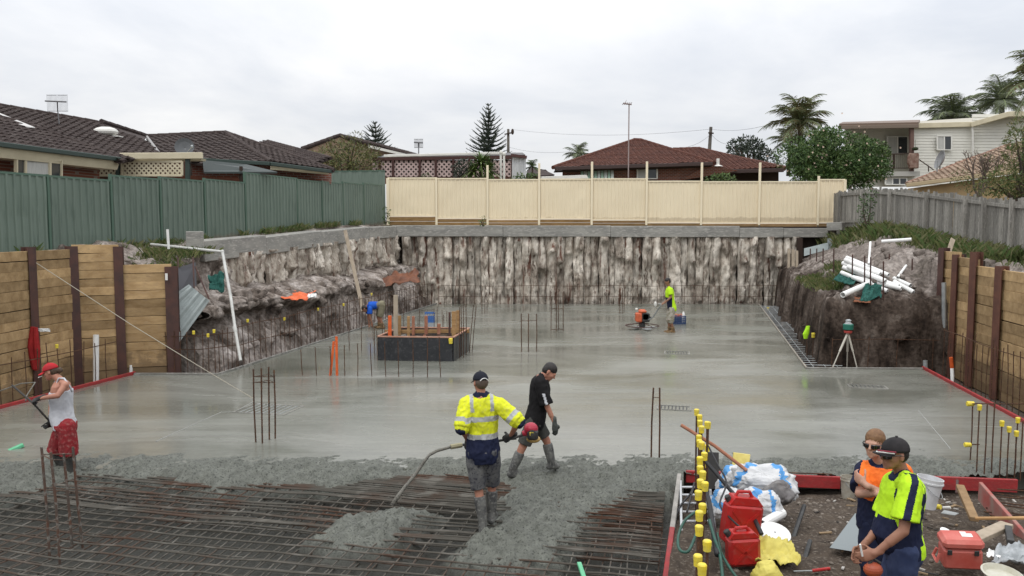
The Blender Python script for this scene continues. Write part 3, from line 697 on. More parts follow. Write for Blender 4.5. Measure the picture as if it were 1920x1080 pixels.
CREAM = mat('cream_steel_sheet', (.80, .695, .50), .55, (.76, .65, .46), scale=.5, rnd=.03)
add_mud(CREAM, 3.78, 0, .10, (.30, .22, .13), .4)
CREAMD = mat('cream_steel_trim', (.80, .70, .51), .5)
cf = thing('metal_fence', 'cream steel fence with tall posts and timber plinth above the back wall', 'fence', (3, 36.5, 3.8))
def cd(px): return lerp(37.2, 36.75, (px-725)/860)
seams = [727, 818, 914, 1011, 1110, 1213, 1316, 1425, 1535, 1584]
ptop = [334, 335, 337, 336, 335.5, 340, 341, 341, 337]; pbot = [405, 409, 411, 410, 412, 417, 418, 418, 417]
posttop = [334, 333, 310, 306, 303.5, 303, 305, 305, 330, 337]
for k in range(9):
    da, db = cd(seams[k]), cd(seams[k+1]); A = P(seams[k], ptop[k], da); B = P(seams[k+1], ptop[k], db); zt = (A.z+B.z)/2
    zb = P(seams[k], pbot[k], da).z
    mb = MB(); mb.grid(ribbed(A, B, zb, zt, zb, zt, .19, .022, (0, -1)), flip=False); mb.build('sheet', CREAM, cf)
    for zz in (zt, zb):
        mb = MB(); mb.beam((A.x, A.y-.012, zz), (B.x, B.y-.012, zz), .06, .06); mb.build('rail', CREAMD, cf)
    z2 = P(seams[k], 423.5 if k < 5 else 426, da).z; hm = (zb-.035-z2)/2
    for q in range(2):
        mb = MB(); mb.beam((A.x+.04, A.y-.05, z2+hm*(q+.5)), (B.x-.04, B.y-.05, z2+hm*(q+.5)), .07, hm-.01, bev=.006); mb.build('plank', mat('plinth_timber', (.30, .19, .085), .8, (.19, .115, .05), scale=3, stretch=(1, 4, 8), coords='obj', rnd=.25), cf)
for k, px in enumerate(seams):
    d = cd(px)-.03; tp = P(px, posttop[k], d); bt = P(px, 422, d)
    mb = MB(); mb.box((tp.x, d-.03, (tp.z+bt.z)/2), .10 if k not in (0, 9) else .13, .07, tp.z-bt.z, bev=.008); mb.build('post', CREAMD, cf)

PAL = mat('weathered_paling', (.285, .272, .245), .9, (.165, .158, .14), (.36, .34, .305), scale=3, stretch=(6, 6, .7), coords='obj', rnd=.28, bump=.3, bscale=10)
pf = thing('paling_fence', 'weathered grey timber paling fence running back along the right side', 'fence', (14.3, 28, 3.2))
def pfx(y): return 13.55+(y-20)*.068
def pz(y): return lerp(2.12, 3.45, sm(17, 32, y)), lerp(4.03, 5.0, sm(17.5, 34, y))
y = 16.6; k = 0
while y < 36.6:
    wd = random.uniform(.10, .155)*(.9 if y < 28 else 1.1); z0, z1 = pz(y); lean = random.uniform(-.02, .02); xo = random.choice((0, .012))+random.uniform(-.004, .004)
    mb = MB(); a = Vector((0, 0, 0)); top = Vector((random.uniform(-.01, .01), lean, z1-z0+random.uniform(-.05, .04)))
    mb.beam(a, top, .018, wd*.97, up=(0, 1, 0))
    o = mb.build('paling', PAL, None, loc=Vector((0, 0, 0))); o.parent = pf; o.location = Vector((pfx(y)+xo, y+wd/2, z0+random.uniform(-.03, .03)))-LOC[pf.name]; LOC[o.name] = LOC[pf.name]
    y += wd+random.choice((.004, .006, .02)); k += 1
for zf in (.13, .88):
    for (ya, yb) in ((16.6, 19.2), (19.2, 21.8), (21.8, 24.4), (24.4, 27), (27, 30), (30, 33), (33, 36)):
        A = Vector((pfx(ya)-.055, ya, lerp(*pz(ya), zf))); B = Vector((pfx(yb)-.055, yb, lerp(*pz(yb), zf)+.02)); mb = MB(); mb.beam(A, B, .045, .09); mb.build('rail', PAL, pf)
for ya in (16.6, 19.2, 20.6, 21.8, 23.2, 24.4, 27, 30, 33, 35.6):
    z0, z1 = pz(ya); mb = MB(); mb.beam((pfx(ya)-.13, ya, z0-.5), (pfx(ya)-.12+random.uniform(-.03, .03), ya+random.uniform(-.06, .06), z1-.02), .10, .09, up=(0, 1, 0)); mb.build('post', PAL, pf)

# ================================================================ FORMWORK
def board(a, b, h, th, m, label, cat='formwork board', name='formwork_board', bev=.006):
    mb = MB(); mb.beam(a, b, th, h, bev=bev); return tag(mb.build(name, m), label, cat)
def offv(p, dx, dz): return Vector((p.x+dx, p.y, dz))
yA, yB = 18.55, 12.0
board(Vector((xl_red(yA)-.03, yA, .0)), Vector((xl_red(yB)-.03, yB, .0)), .13, .05, REDP, 'long red edge board on the left side of the slab below the sleeper wall')
board(Vector((xr_red(19.25)+.03, 19.25, .0)), Vector((xr_red(12.2)+.03, 12.2, .0)), .13, .05, REDP, 'long red edge board on the right side of the slab below the sleeper wall')
p, q = G(250, 703), G(406, 703.5)
board(p+Vector((0, .03, -.02)), q+Vector((0, .03, -.02)), .13, .045, CONC, 'grey edge board at the end of the slab in front of the left sleeper wall')
p, q = G(408, 704), G(455, 689); board(p+Vector((-.03, .05, -.02)), q+Vector((-.03, .05, -.02)), .12, .04, CONC, 'short grey edge board at the slab corner below the white pipe')
p, q = G(457, 688.5), G(820, 569.5); board(p+Vector((-.03, .03, -.02)), q+Vector((-.03, .03, -.02)), .12, .04, CONC, 'long grey edge board between slab and left earth bank')
p, q = G(1510, 691.5), G(1421, 570); board(p+Vector((.03, 0, -.02)), q+Vector((.03, 0, -.02)), .12, .04, mat('pale_board', (.34, .31, .26), .8, (.24, .22, .19), scale=4), 'pale edge board between slab and the gravel trench on the right')
p, q = G(1512, 692), G(1734, 693); board(p+Vector((0, .04, -.02)), q+Vector((0, .04, -.02)), .12, .04, CONC, 'grey edge board at the foot of the dark earth bank')
# front right pour edge
a = P(1286, 893, 10.9); b2_ = P(1575, 905, 10.8); board(a, b2_, .17, .045, REDP, 'red edge board behind the blue and white cement bags')
a = P(1680, 902, 10.75); b2_ = P(1907, 911, 10.6); board(a, b2_, .18, .045, REDP, 'red edge board behind the man in the lime shirt')
p = Vector((RED_X(10.6), 10.6, .02)); q = Vector((RED_X(8.55), 8.55, .06))
board(p, q, .2, .055, mat('bare_grey_board', (.36, .34, .31), .8, (.24, .23, .21), scale=5), 'bare grey edge board beside the row of yellow capped bars')
p = Vector((RED_X(8.54), 8.54, .07)); q = Vector((RED_X(6.9), 6.9, .10))
board(p, q, .2, .055, REDP, 'red painted edge board at the bottom beside the steel mesh')
a = P(1838, 921, 9.9); b2_ = P(1935, 1035, 8.0)
board(a, b2_, .24, .045, mat('worn_red_board', (.36, .10, .085), .75, (.30, .20, .17), scale=4), 'worn red board slanting down at the right edge')
# ================================================================ HOUSES
TILE_B = mat('dark_brown_tile', (.036, .026, .024), .8, (.058, .044, .040), (.085, .07, .064), scale=1.4, bump=.2)
TILE_R = mat('red_brown_tile', (.105, .042, .029), .8, (.070, .030, .023), (.15, .07, .05), scale=1.6, bump=.2)
TILE_T = mat('tan_tile', (.31, .225, .165), .8, (.23, .165, .12), (.39, .30, .23), scale=2)
BRICK = bpy.data.materials.new('red_brick'); BRICK.use_nodes = True
t = BRICK.node_tree; b = t.nodes['Principled BSDF']; g = t.nodes.new('ShaderNodeNewGeometry'); mp = t.nodes.new('ShaderNodeMapping'); mp.inputs['Rotation'].default_value = (R(90), 0, 0)
br = t.nodes.new('ShaderNodeTexBrick'); br.inputs['Color1'].default_value = (.23, .075, .045, 1); br.inputs['Color2'].default_value = (.15, .05, .035, 1); br.inputs['Mortar'].default_value = (.25, .2, .17, 1)
br.inputs['Scale'].default_value = 1; br.inputs['Brick Width'].default_value = .23; br.inputs['Row Height'].default_value = .086; br.inputs['Mortar Size'].default_value = .012
t.links.new(g.outputs['Position'], mp.inputs[0]); t.links.new(mp.outputs[0], br.inputs[0]); t.links.new(br.outputs[0], b.inputs['Base Color']); b.inputs['Roughness'].default_value = .9
GUT = mat('dark_green_gutter', (.03, .05, .042), .5); GUTB = mat('brown_gutter', (.05, .03, .026), .5)
CRM = mat('cream_trim', (.60, .54, .39), .7, (.52, .465, .33), scale=2); WHT = mat('white_paint', (.72, .71, .66), .6, (.62, .61, .57), scale=2)
GLASS = mat('dark_window_glass', (.03, .035, .04), .08, spec=.6); CURT = mat('net_curtain', (.5, .5, .47), .9, (.38, .38, .36), scale=6, stretch=(8, 8, .3))
DARK = mat('dark_timber', (.05, .035, .028), .8)  # plain dark brown timber colour
def roof_plane(parent, pts, eave, m, course=.30, tw=.28, name='roof_slope', lift=.035, under=.05):
    pts = [Vector(p) for p in pts]; o = pts[0]; n = Vector((0, 0, 0))
    for i in range(len(pts)): n += (pts[i]-o).cross(pts[(i+1) % len(pts)]-o)
    n.normalize(); n = n if n.z > 0 else -n
    u = Vector(eave); u = (u-n*u.dot(n)).normalized(); v = n.cross(u); v = v if v.z > 0 else -v
    uv = [((p-o).dot(u), (p-o).dot(v)) for p in pts]; v0 = min(q[1] for q in uv); v1 = max(q[1] for q in uv)
    mb = MB(); k = max(1, int((v1-v0)/course)); c = (v1-v0)/k
    prof = ((0, .0), (.15, .9), (.38, 1), (.55, .25), (.8, 0))
    for i in range(k):
        vm = v0+c*(i+.5); xs = []
        for a in range(len(uv)):
            p, q = uv[a], uv[(a+1) % len(uv)]
            if (p[1] > vm) != (q[1] > vm): xs.append(p[0]+(q[0]-p[0])*(vm-p[1])/(q[1]-p[1]))
        xs.sort()
        for s in range(0, len(xs)-1, 2):
            ua, ub = xs[s], xs[s+1]
            us = [ua]; kk = math.floor(ua/tw)
            hs = []
            while kk*tw < ub:
                for f, h in prof:
                    uu = (kk+f)*tw
                    if ua < uu < ub: us.append(uu)
                kk += 1
            us.append(ub)
            def hgt(uu):
                f = (uu/tw) % 1
                for z in range(len(prof)):
                    f1, h1 = prof[z]; f2, h2 = prof[z+1] if z+1 < len(prof) else (1, 0)
                    if f1 <= f <= f2: return h1+(h2-h1)*(f-f1)/(f2-f1)
                return 0
            lo = []; up = []; ris = []
            jit = random.uniform(-.006, .006)
            for uu in us:
                h = hgt(uu)*lift; pl = o+u*uu+v*(v0+c*i-.03); pu = o+u*uu+v*(v0+c*(i+1)+.01)
                lo.append(pl+n*(h+.035+jit)); up.append(pu+n*(h+jit)); ris.append(pl+n*(h-.01))
            mb.grid([ris, lo, up])
    mb.prism([p-n*under for p in pts], -n*.06)
    return mb.build(name, m, parent)
def ridge(parent, a, b, m, r=.11):
    a = Vector(a); b = Vector(b); k = max(1, int((b-a).length/.42)); mb = MB()
    for i in range(k):
        p = a.lerp(b, i/k); q = a.lerp(b, (i+1)/k+.02); mb.tube([p, q], [r, r*.86], 8)
    return mb.build('ridge_cap', m, parent)
def gutter(parent, a, b, m, h=.13, d=.12, name='gutter'):
    mb = MB(); mb.beam(a, b, d, h, bev=.015); return mb.build(name, m, parent)
def panel(parent, pts, m, th=.12, name='wall'):
    pts = [Vector(p) for p in pts]; n = (pts[1]-pts[0]).cross(pts[2]-pts[0]).normalized(); n = -n if n.y < 0 else n
    mb = MB(); mb.prism(pts, n*th); return mb.build(name, m, parent)
def window(parent, px0, px1, py0, py1, d, fr=WHT, mull=1, curtain=False, d2=None):
    d2 = d if d2 is None else d2
    a, b, c, e = P(px0, py1, d), P(px1, py1, d2), P(px1, py0, d2), P(px0, py0, d); t = .055
    mb = MB(); mb.beam(a, b, .08, t); mb.beam(e, c, .08, t); mb.beam(a, e, .08, t, up=(0, 1, 0)); mb.beam(b, c, .08, t, up=(0, 1, 0))
    for i in range(1, mull+1):
        f = i/(mull+1); mb.beam(a.lerp(b, f), e.lerp(c, f), .07, t*.8, up=(0, 1, 0))
    w = mb.build('window', fr, parent)
    for i in range(mull+1):
        f, g = i/(mull+1), (i+1)/(mull+1); mb = MB(); mb.prism([a.lerp(b, f), a.lerp(b, g), e.lerp(c, g), e.lerp(c, f)], (0, .015, 0)); mb.build('pane', CURT if (curtain and i == 0) else GLASS, w)
    return w
def lattice(parent, px0, px1, py0, py1, d, m, step=.15, frame=True, d2=None, w_=.05):
    d2 = d if d2 is None else d2
    a, b, c, e = P(px0, py1, d), P(px1, py1, d2), P(px1, py0, d2), P(px0, py0, d); wd = (b-a).length; ht = (e-a).length; U = (b-a).normalized(); V = (e-a).normalized(); mb = MB()
    for sgn in (1, -1):
        k = -ht
        while k < wd+ht:
            # diagonal x = k + sgn*y clipped to the panel
            y0, y1 = 0.0, ht
            xa, xb = k+sgn*y0, k+sgn*y1
            lo, hi = 0.0, ht
            if sgn == 1: lo = max(0, -k); hi = min(ht, wd-k)
            else: lo = max(0, k-wd); hi = min(ht, k)
            if hi-lo > .03: mb.beam(a+U*(k+sgn*lo)+V*lo+Vector((0, .006*sgn, 0)), a+U*(k+sgn*hi)+V*hi+Vector((0, .006*sgn, 0)), .008, w_, up=U.cross(V).cross((U*sgn+V).normalized()))
            k += step
    o = mb.build('lattice', m, parent)
    if frame:
        mb = MB(); mb.beam(a, b, .05, .06); mb.beam(e, c, .05, .06); mb.beam(a, e, .05, .06, up=(0, 1, 0)); mb.beam(b, c, .05, .06, up=(0, 1, 0)); mb.build('lattice_frame', m, parent)
    return o
def antenna(px, top, bot, d, wpx, hpx, label, m=None, lean=0, kind_='grid'):
    m = m or mat('antenna_metal', (.16, .16, .165), .5, metal=.3)
    k = d/F; base = P(px, bot, d); th = thing('tv_antenna', label, 'tv antenna', base)
    top_ = P(px+lean, top, d); mb = MB(); mb.tube([base, top_], .022*k*F/30, 6); mb.build('mast', m, th)
    if kind_ == 'grid':
        for side in (-1, 1):
            mb = MB(); cx = side*wpx*k*.25
            for i in range(9): mb.tube([top_+Vector((cx+(i-4)*wpx*k*.055, 0, -hpx*k*.15)), top_+Vector((cx+(i-4)*wpx*k*.055, 0, hpx*k*.85))], .0035*d/22, 4)
            for zf in (-.1, .8): mb.tube([top_+Vector((cx-wpx*k*.22, 0, zf*hpx*k)), top_+Vector((cx+wpx*k*.22, 0, zf*hpx*k))], .007*d/22, 4)
            mb.build('reflector_grid', m, th)
        mb = MB(); mb.tube([top_+Vector((-wpx*k*.48, -.1, hpx*k*.45)), top_+Vector((wpx*k*.5, -.1, hpx*k*.4))], .02*d/22, 6); mb.tube([top_, top_+Vector((0, 0, hpx*k*.45))], .02*d/22, 6); mb.build('boom', m, th)
    else:
        mb = MB(); mb.tube([top_+Vector((-wpx*k*.7, 0, .06)), top_+Vector((wpx*k*.3, 0, 0))], .018*d/22, 6)
        for i in range(5): mb.tube([top_+Vector((-wpx*k*.68+i*wpx*k*.22, -.4, .05)), top_+Vector((-wpx*k*.68+i*wpx*k*.22, .4, .05))], .008*d/22, 4)
        mb.tube([top_+Vector((-wpx*k*.5, 0, .05)), top_+Vector((-wpx*k*.3, 0, .25))], .008*d/22, 4)
        mb.build('boom', m, th)
    return th

# --- dark roofed brick house, far left
hA = thing('brick_house', 'long brick house with dark brown tiled roof behind the green fence on the left', 'house', (-14, 25, 3.2))
E0, E1 = P(-60, 262, 19), P(225, 298, 24.7); H0 = P(-60, 213, 24.0)
wing = plane3(E0, E1, P(0, 222, 23.6))
roof_plane(hA, [E0, E1, onplane(wing, 150, 268), onplane(wing, 60, 236), onplane(wing, -60, 205)], E1-E0, TILE_B)
ridge(hA, E1, onplane(wing, 60, 236), TILE_B, .09); ridge(hA, onplane(wing, 60, 236), onplane(wing, -60, 205), TILE_B, .09)
R0, R1 = P(-60, 189, 25.5), P(180, 230, 29.3); V1 = P(299, 288, 27.6)
main = plane3(R0, R1, V1)
roof_plane(hA, [R0, R1, onplane(main, 268, 262), V1, onplane(main, 225, 301), onplane(main, 60, 245), onplane(main, -60, 235)], R1-R0, TILE_B)
ridge(hA, R0, R1, TILE_B)
PK = P(190, 228, 30.2); roof_plane(hA, [P(140, 233, 30.5), PK, P(275, 254, 33), P(268, 264, 28.8), R1], (1, .3, 0), TILE_B); ridge(hA, PK, P(275, 255, 33), TILE_B)
mb = MB(); mb.prism([P(-20, 205, 24.6), P(66, 240, 23.7), P(30, 238, 23.6), P(-20, 222, 23.5)], (0, 0, .02)); mb.build('flashing', mat('white_flashing', (.5, .49, .47), .5), hA)
gutter(hA, E0+Vector((.03, -.05, -.02)), E1+Vector((.03, -.05, -.02)), GUT)
e0, e1 = E0+Vector((0, 0, -.05)), E1+Vector((0, 0, -.05)); mb = MB(); mb.prism([e0, e1, e1+Vector((-.1, 0, -.28)), e0+Vector((-.1, 0, -.28))], (-.04, 0, 0)); mb.build('fascia', CRM, hA)
mb = MB(); mb.prism([e0+Vector((-.1, 0, -.26)), e1+Vector((-.1, 0, -.26)), e1+Vector((-.9, .3, -.26)), e0+Vector((-.9, .3, -.26))], (0, 0, .02)); mb.build('soffit', CRM, hA)
wa, wb = e0+Vector((-.75, .2, 0)), e1+Vector((-.75, .2, 0)); mb = MB(); mb.prism([Vector((wa.x, wa.y, 3)), Vector((wb.x, wb.y, 3)), Vector((wb.x, wb.y, wb.z-.17)), Vector((wa.x, wa.y, wa.z-.17))], (-.15, .04, 0)); mb.build('wall', BRICK, hA)
dw = lambda px: lerp(19.0, 24.3, (px+60)/285)
window(hA, 30, 46, 290, 340, dw(30), CRM, 0, d2=dw(46)); window(hA, 47, 92, 296, 336, dw(47), CRM, 0, True, d2=dw(92)); window(hA, 93, 114, 300, 334, dw(93), CRM, 0, d2=dw(114))
mb = MB(); s = onplane(main, 201, 252); mb.ell(s+Vector((0, -.1, .08)), .42, .3, .17, n=16, k=8); mb.build('skylight_dome', WHT, hA)
mb = MB(); s = onplane(main, 213, 256); mb.box(s, .5, .4, .04, Z if False else None); mb.build('flashing', WHT, hA)
antenna(111, 205, 232, 26.5, 40, 32, 'tv antenna with two wire grids on the far left dark tiled roof', lean=-3)
# --- second dark roof and pergola
hB = thing('brick_house', 'brick house with dark tiled hip roof between the pergola and the olive bush', 'house', (-11, 33, 3.2))
A0, A1 = P(275, 256, 33), P(422, 249, 33); B0, B1 = P(300, 290, 28.2), P(505, 302, 28.6)
fb = plane3(A0, A1, B1)
roof_plane(hB, [A0, A1, B1, onplane(fb, 380, 306), onplane(fb, 298, 292)], (1, 0, 0), TILE_B)
C1 = P(622, 318, 31.5); roof_plane(hB, [A1, B1, C1], C1-B1, TILE_B); ridge(hB, A0, A1, TILE_B); ridge(hB, A1, B1, TILE_B); ridge(hB, A1, C1, TILE_B)
gutter(hB, P(378, 300, 27.9), P(506, 307, 28.3), GUT); gutter(hB, P(506, 307, 28.3), C1+Vector((0, 0, -.08)), GUT)
mb = MB(); mb.prism([P(345, 345, 29.5), P(620, 345, 32), P(620, 322, 32), P(505, 306, 30.2), P(345, 300, 29.5)], (0, .15, 0)); mb.build('wall', BRICK, hB)
mb = MB(); mb.prism([P(508, 311, 28.5), P(620, 322, 31.7), P(615, 327, 31.7), P(508, 318, 28.5)], (-.05, .1, 0)); mb.build('fascia', CRM, hB)
ridge(hA, P(275, 256, 32.9), P(300, 290, 28.1), mat('valley_iron', (.25, .24, .23), .5), .06)
pg = thing('pergola', 'cream pergola with lattice screens below the dark tiled roofs', 'pergola', P(300, 330, 25.5))
gutter(pg, P(225, 293, 25.3), P(380, 292, 25.6), CRM, .2, .15, 'beam'); mb = MB(); mb.prism([P(227, 297, 25.5), P(378, 297, 25.7), P(376, 301, 25.7), P(227, 301, 25.5)], (0, .4, 0)); mb.build('lining', CRM, pg)
lattice(pg, 181, 228, 303, 329, 25.6, CRM); lattice(pg, 229, 342, 303, 329, 25.5, CRM)
mb = MB(); mb.prism([P(172, 352, 27.0), P(350, 352, 27.4), P(350, 290, 27.4), P(172, 290, 27.0)], (0, .15, 0)); mb.build('wall', mat('dark_brick', (.10, .05, .035), .9, (.07, .04, .03), scale=5), pg)  # dark brick colour for the wall behind the lattice
for px in (352, 222): mb = MB(); mb.beam(P(px, 345, 25.6), P(px, 298, 25.6), .12, .12, up=(0, 1, 0)); mb.build('post', GUT, pg)
mb = MB(); mb.prism([P(330, 328, 26.2), P(456, 334, 28), P(456, 346, 28), P(330, 346, 26.2)], (0, .1, 0)); tag(mb.build('timber_screen', mat('red_brown_timber', (.17, .065, .04), .8, (.11, .045, .03), scale=3, stretch=(9, 9, .5))), 'low red brown timber screen behind the green fence below the dark roof', 'screen')
lt2 = thing('roof_sheeting', 'flat dark patio roof beside the satellite dish', 'patio roof', P(450, 320, 27.2))
mb = MB(); mb.prism([P(380, 300, 26.6), P(462, 308, 27.6), P(520, 322, 27.6), P(382, 322, 26.2)], (0, 0, -.06)); mb.build('deck', mat('dark_sheeting', (.035, .045, .042), .5), lt2)
for px in (357, 452): mb = MB(); mb.beam(P(px, 350, 27), P(px, 312, 27), .09, .09, up=(0, 1, 0)); mb.build('post', DARK, lt2)
dsh = thing('satellite_dish', 'dark grey satellite dish standing on the pergola roof', 'satellite dish', P(347, 290, 25.9))
mb = MB(); c = P(346, 276, 25.9); ax = Vector((.25, -.9, .3)).normalized(); mb.lathe(c, [(.01, -.06), (.12, -.05), (.22, -.02), (.30, .04), (.30, .05), (.2, -.005), (.01, -.045)], 18, ax, cap=False); mb.build('dish', mat('dish_grey', (.09, .095, .10), .6), dsh)
mb = MB(); mb.tube([c+Vector((0, .05, -.05)), P(347, 291, 25.9)], .03, 6); mb.tube([c+Vector((0, 0, -.25)), c+Vector((.33, -.25, -.02))], .012, 5); mb.ell(c+Vector((.34, -.26, 0)), .04, .04, .05, n=8, k=5); mb.build('arm', GREY, dsh)
# --- far gables
hC = thing('house', 'house with brown tiled roof just right of the dark hip roof', 'house', P(540, 300, 42))
a, b2_, c, d = P(478, 270, 44), P(502, 265, 46), P(618, 296, 40), P(590, 306, 38); roof_plane(hC, [a, b2_, c, d], c-b2_, TILE_B); ridge(hC, b2_, c, TILE_B)
mb = MB(); mb.prism([P(490, 306, 43), P(600, 306, 40), P(600, 330, 40), P(490, 330, 43)], (0, .2, 0)); mb.build('wall', BRICK, hC)
hD = thing('house', 'house with brown tiled gable behind the olive bush', 'house', P(650, 300, 56))
T = P(637, 254, 56); LE = P(566, 280, 54); RE = P(772, 291, 54); roof_plane(hD, [P(566, 280, 56), T, P(660, 258, 62), P(590, 282, 62)], (1, 0, 0), TILE_R)
mb = MB(); mb.prism([P(570, 281, 54.5), T, P(765, 291, 54.5), P(765, 330, 54.5), P(570, 330, 54.5)], (0, .3, 0)); mb.build('wall', mat('brown_wall', (.14, .095, .065), .9, (.10, .07, .05), scale=2), hD)
roof_plane(hD, [T, P(772, 290, 54), P(790, 291, 62), P(655, 254, 62)], (.3, 1, 0), TILE_B); ridge(hD, P(566, 279, 54.4), T, TILE_B, .16); ridge(hD, T, P(772, 290, 54.4), TILE_B, .16)
mb = MB(); mb.beam(P(690, 274, 54), P(762, 291, 54), .06, .16); mb.build('bargeboard', WHT, hD)
# --- flat roofed shed with lattice walls
sh = thing('lattice_shed', 'long flat roofed shed with pinkish lattice walls behind the cream fence', 'shed', P(840, 330, 42))
gutter(sh, P(720, 292.5, 41.5), P(940, 287, 41.5), WHT, .13, .15)
mb = MB(); mb.prism([P(700, 295, 42), P(985, 290, 42), P(980, 286, 50), P(730, 289, 50)], (0, 0, -.12)); mb.build('roof', mat('shed_roof_sheet', (.08, .075, .075), .6), sh)
mb = MB(); mb.prism([P(699, 295.5, 41.9), P(985, 291, 41.9), P(985, 298, 41.9), P(699, 301, 41.9)], (0, .08, 0)); mb.build('fascia', mat('dark_red_board', (.07, .03, .026), .7), sh)
PNK = mat('pink_lattice', (.62, .48, .45), .7, (.5, .38, .36), scale=2)
ed = [699, 712, 737, 787, 817, 850, 880, 912, 960]
for k in range(8): lattice(sh, ed[k], ed[k+1], 301.5, 331, 42, PNK, .25, False, w_=.085)
for px in ed[1:]: mb = MB(); mb.beam(P(px, 336, 41.9), P(px, 299, 41.9), .12, .1, up=(0, 1, 0)); mb.build('post', mat('dark_red_board', (0, 0, 0)), sh)
mb = MB(); mb.prism([P(697, 345, 42.1), P(985, 345, 42.1), P(985, 331, 42.1), P(697, 331, 42.1)], (0, .15, 0)); mb.build('base_wall', BRICK, sh)
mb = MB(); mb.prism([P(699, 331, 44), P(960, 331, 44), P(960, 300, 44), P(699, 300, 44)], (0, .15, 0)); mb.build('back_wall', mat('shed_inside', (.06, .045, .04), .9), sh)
mb = MB(); mb.grid(ribbed(P(960, 331, 41.7), P(986, 331, 41.7), P(960, 336, 41.7).z, P(960, 292, 41.7).z, P(986, 336, 41.7).z, P(986, 295, 41.7).z, .2, .03, (0, -1))); mb.build('cladding', mat('white_cladding', (.55, .56, .56), .5, (.45, .46, .47), scale=2), sh)
mb = MB(); mb.beam(P(958, 291, 41.6), P(988, 295, 41.6), .2, .14); mb.build('coping', mat('dark_red_board', (0, 0, 0)), sh)
for px, y0 in ((939, 286), (945, 289)):
    mb = MB(); mb.tube([P(px, 338, 40.8), P(px, y0, 40.8)], .055, 8); mb.ell(P(px, y0, 40.8), .09, .09, .12, n=8, k=6); mb.build('downpipe', WHT, sh)
antenna(785, 275, 290, 44, 17, 17, 'small tv antenna above the long lattice shed')
# --- red roofed brick house, centre right
hE = thing('brick_house', 'brick house with red brown tiled hip roof behind the middle of the cream fence', 'house', P(1190, 330, 46))
T = P(1193, 262, 52); E0 = P(1040, 313, 45); E1 = P(1335, 304, 46); fE = plane3(T, E0, E1)
TL, TR = P(1188, 263, 52), P(1202, 263, 52)
roof_plane(hE, [TL, TR, E1, E0], (1, 0, 0), TILE_R, .32, .30); ridge(hE, TL, E0, TILE_R, .13); ridge(hE, TR, E1, TILE_R, .13); ridge(hE, TL, TR, TILE_R, .15)
roof_plane(hE, [TR, E1, P(1345, 302, 58)], (0, 1, 0), TILE_R); roof_plane(hE, [TL, E0, P(1045, 311, 58)], (0, 1, 0), TILE_R)
G0, G1 = P(1262, 280, 54), P(1310, 278.5, 54); G2, G3 = P(1468, 316, 47), P(1340, 319, 47)
roof_plane(hE, [G0, G1, G2, G3, P(1333, 304, 50)], (1, 0, 0), TILE_R, .32, .30); ridge(hE, G0, G1, TILE_R, .13); ridge(hE, G1, G2, TILE_R, .13); roof_plane(hE, [G1, G2, P(1472, 312, 60)], (0, 1, 0), TILE_R)
gutter(hE, E0+Vector((0, -.1, -.1)), E1+Vector((0, -.1, -.1)), GUTB, .2, .18); gutter(hE, G3+Vector((0, -.1, -.1)), G2+Vector((0, -.1, -.1)), GUTB, .22, .18)
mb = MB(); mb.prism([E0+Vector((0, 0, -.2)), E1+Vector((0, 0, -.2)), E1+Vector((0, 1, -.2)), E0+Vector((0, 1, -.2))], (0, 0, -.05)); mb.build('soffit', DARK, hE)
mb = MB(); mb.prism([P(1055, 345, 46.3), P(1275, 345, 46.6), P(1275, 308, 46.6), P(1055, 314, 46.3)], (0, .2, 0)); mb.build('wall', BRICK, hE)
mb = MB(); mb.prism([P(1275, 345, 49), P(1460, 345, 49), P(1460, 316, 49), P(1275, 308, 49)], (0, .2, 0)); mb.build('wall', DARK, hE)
mb = MB(); mb.prism([P(1268, 340, 46.7), P(1330, 309, 46.3), P(1385, 320, 46.6), P(1268, 309, 46.6)], (0, .15, 0)); mb.build('wall', BRICK, hE)
window(hE, 1195, 1232, 313, 335, 46.2, WHT, 1, True)
AWN = mat('pale_green_awning', (.42, .60, .47), .7); mb = MB()
k = 10
for i in range(k):
    a, b2_ = lerp(1089, 1152, i/k), lerp(1089, 1152, (i+1)/k-.02); mb.prism([P(a, 337, 45.4), P(b2_, 337, 45.4), P(b2_, 317, 46), P(a, 317, 46)], (0, .03, 0), i % 2)
mb.build('awning', [AWN, mat('white_awning', (.66, .72, .66), .7)], hE)
mb = MB(); p = P(1346, 312, 46.5); mb.lathe(p, [(.3, 0), (.12, .08), (.09, .1), (.09, .45)], 10); mb.build('roof_vent', WHT, hE)
antenna(1178, 196, 340, 44.5, 16, 10, 'tall thin antenna mast in front of the red brown tiled roof', mat('mast_steel', (.30, .24, .23), .5), kind_='yagi', lean=1.5)
sh2 = thing('garden_shed', 'white roofed garden shed peeking over the cream fence', 'shed', P(1058, 335, 40))
mb = MB(); mb.prism([P(1016, 331, 40), P(1100, 328, 40), P(1103, 334, 40), P(1016, 336, 40)], (0, 2.4, .15)); mb.build('roof', WHT, sh2); mb = MB(); mb.prism([P(1020, 345, 40.2), P(1098, 345, 40.2), P(1098, 333, 40.2), P(1020, 335, 40.2)], (0, 2, 0)); mb.build('wall', CRM, sh2)
hG0 = thing('house', 'small brown roof between the lattice shed and the white garden shed', 'house', P(1005, 330, 60))
roof_plane(hG0, [P(985, 330, 60), P(1040, 326, 60), P(1022, 318, 64), P(992, 312, 64)], (1, 0, 0), TILE_B, .4, .4); mb = MB(); mb.prism([P(986, 345, 60.5), P(1038, 345, 60.5), P(1038, 328, 60.5), P(986, 330, 60.5)], (0, .2, 0)); mb.build('wall', BRICK, hG0)
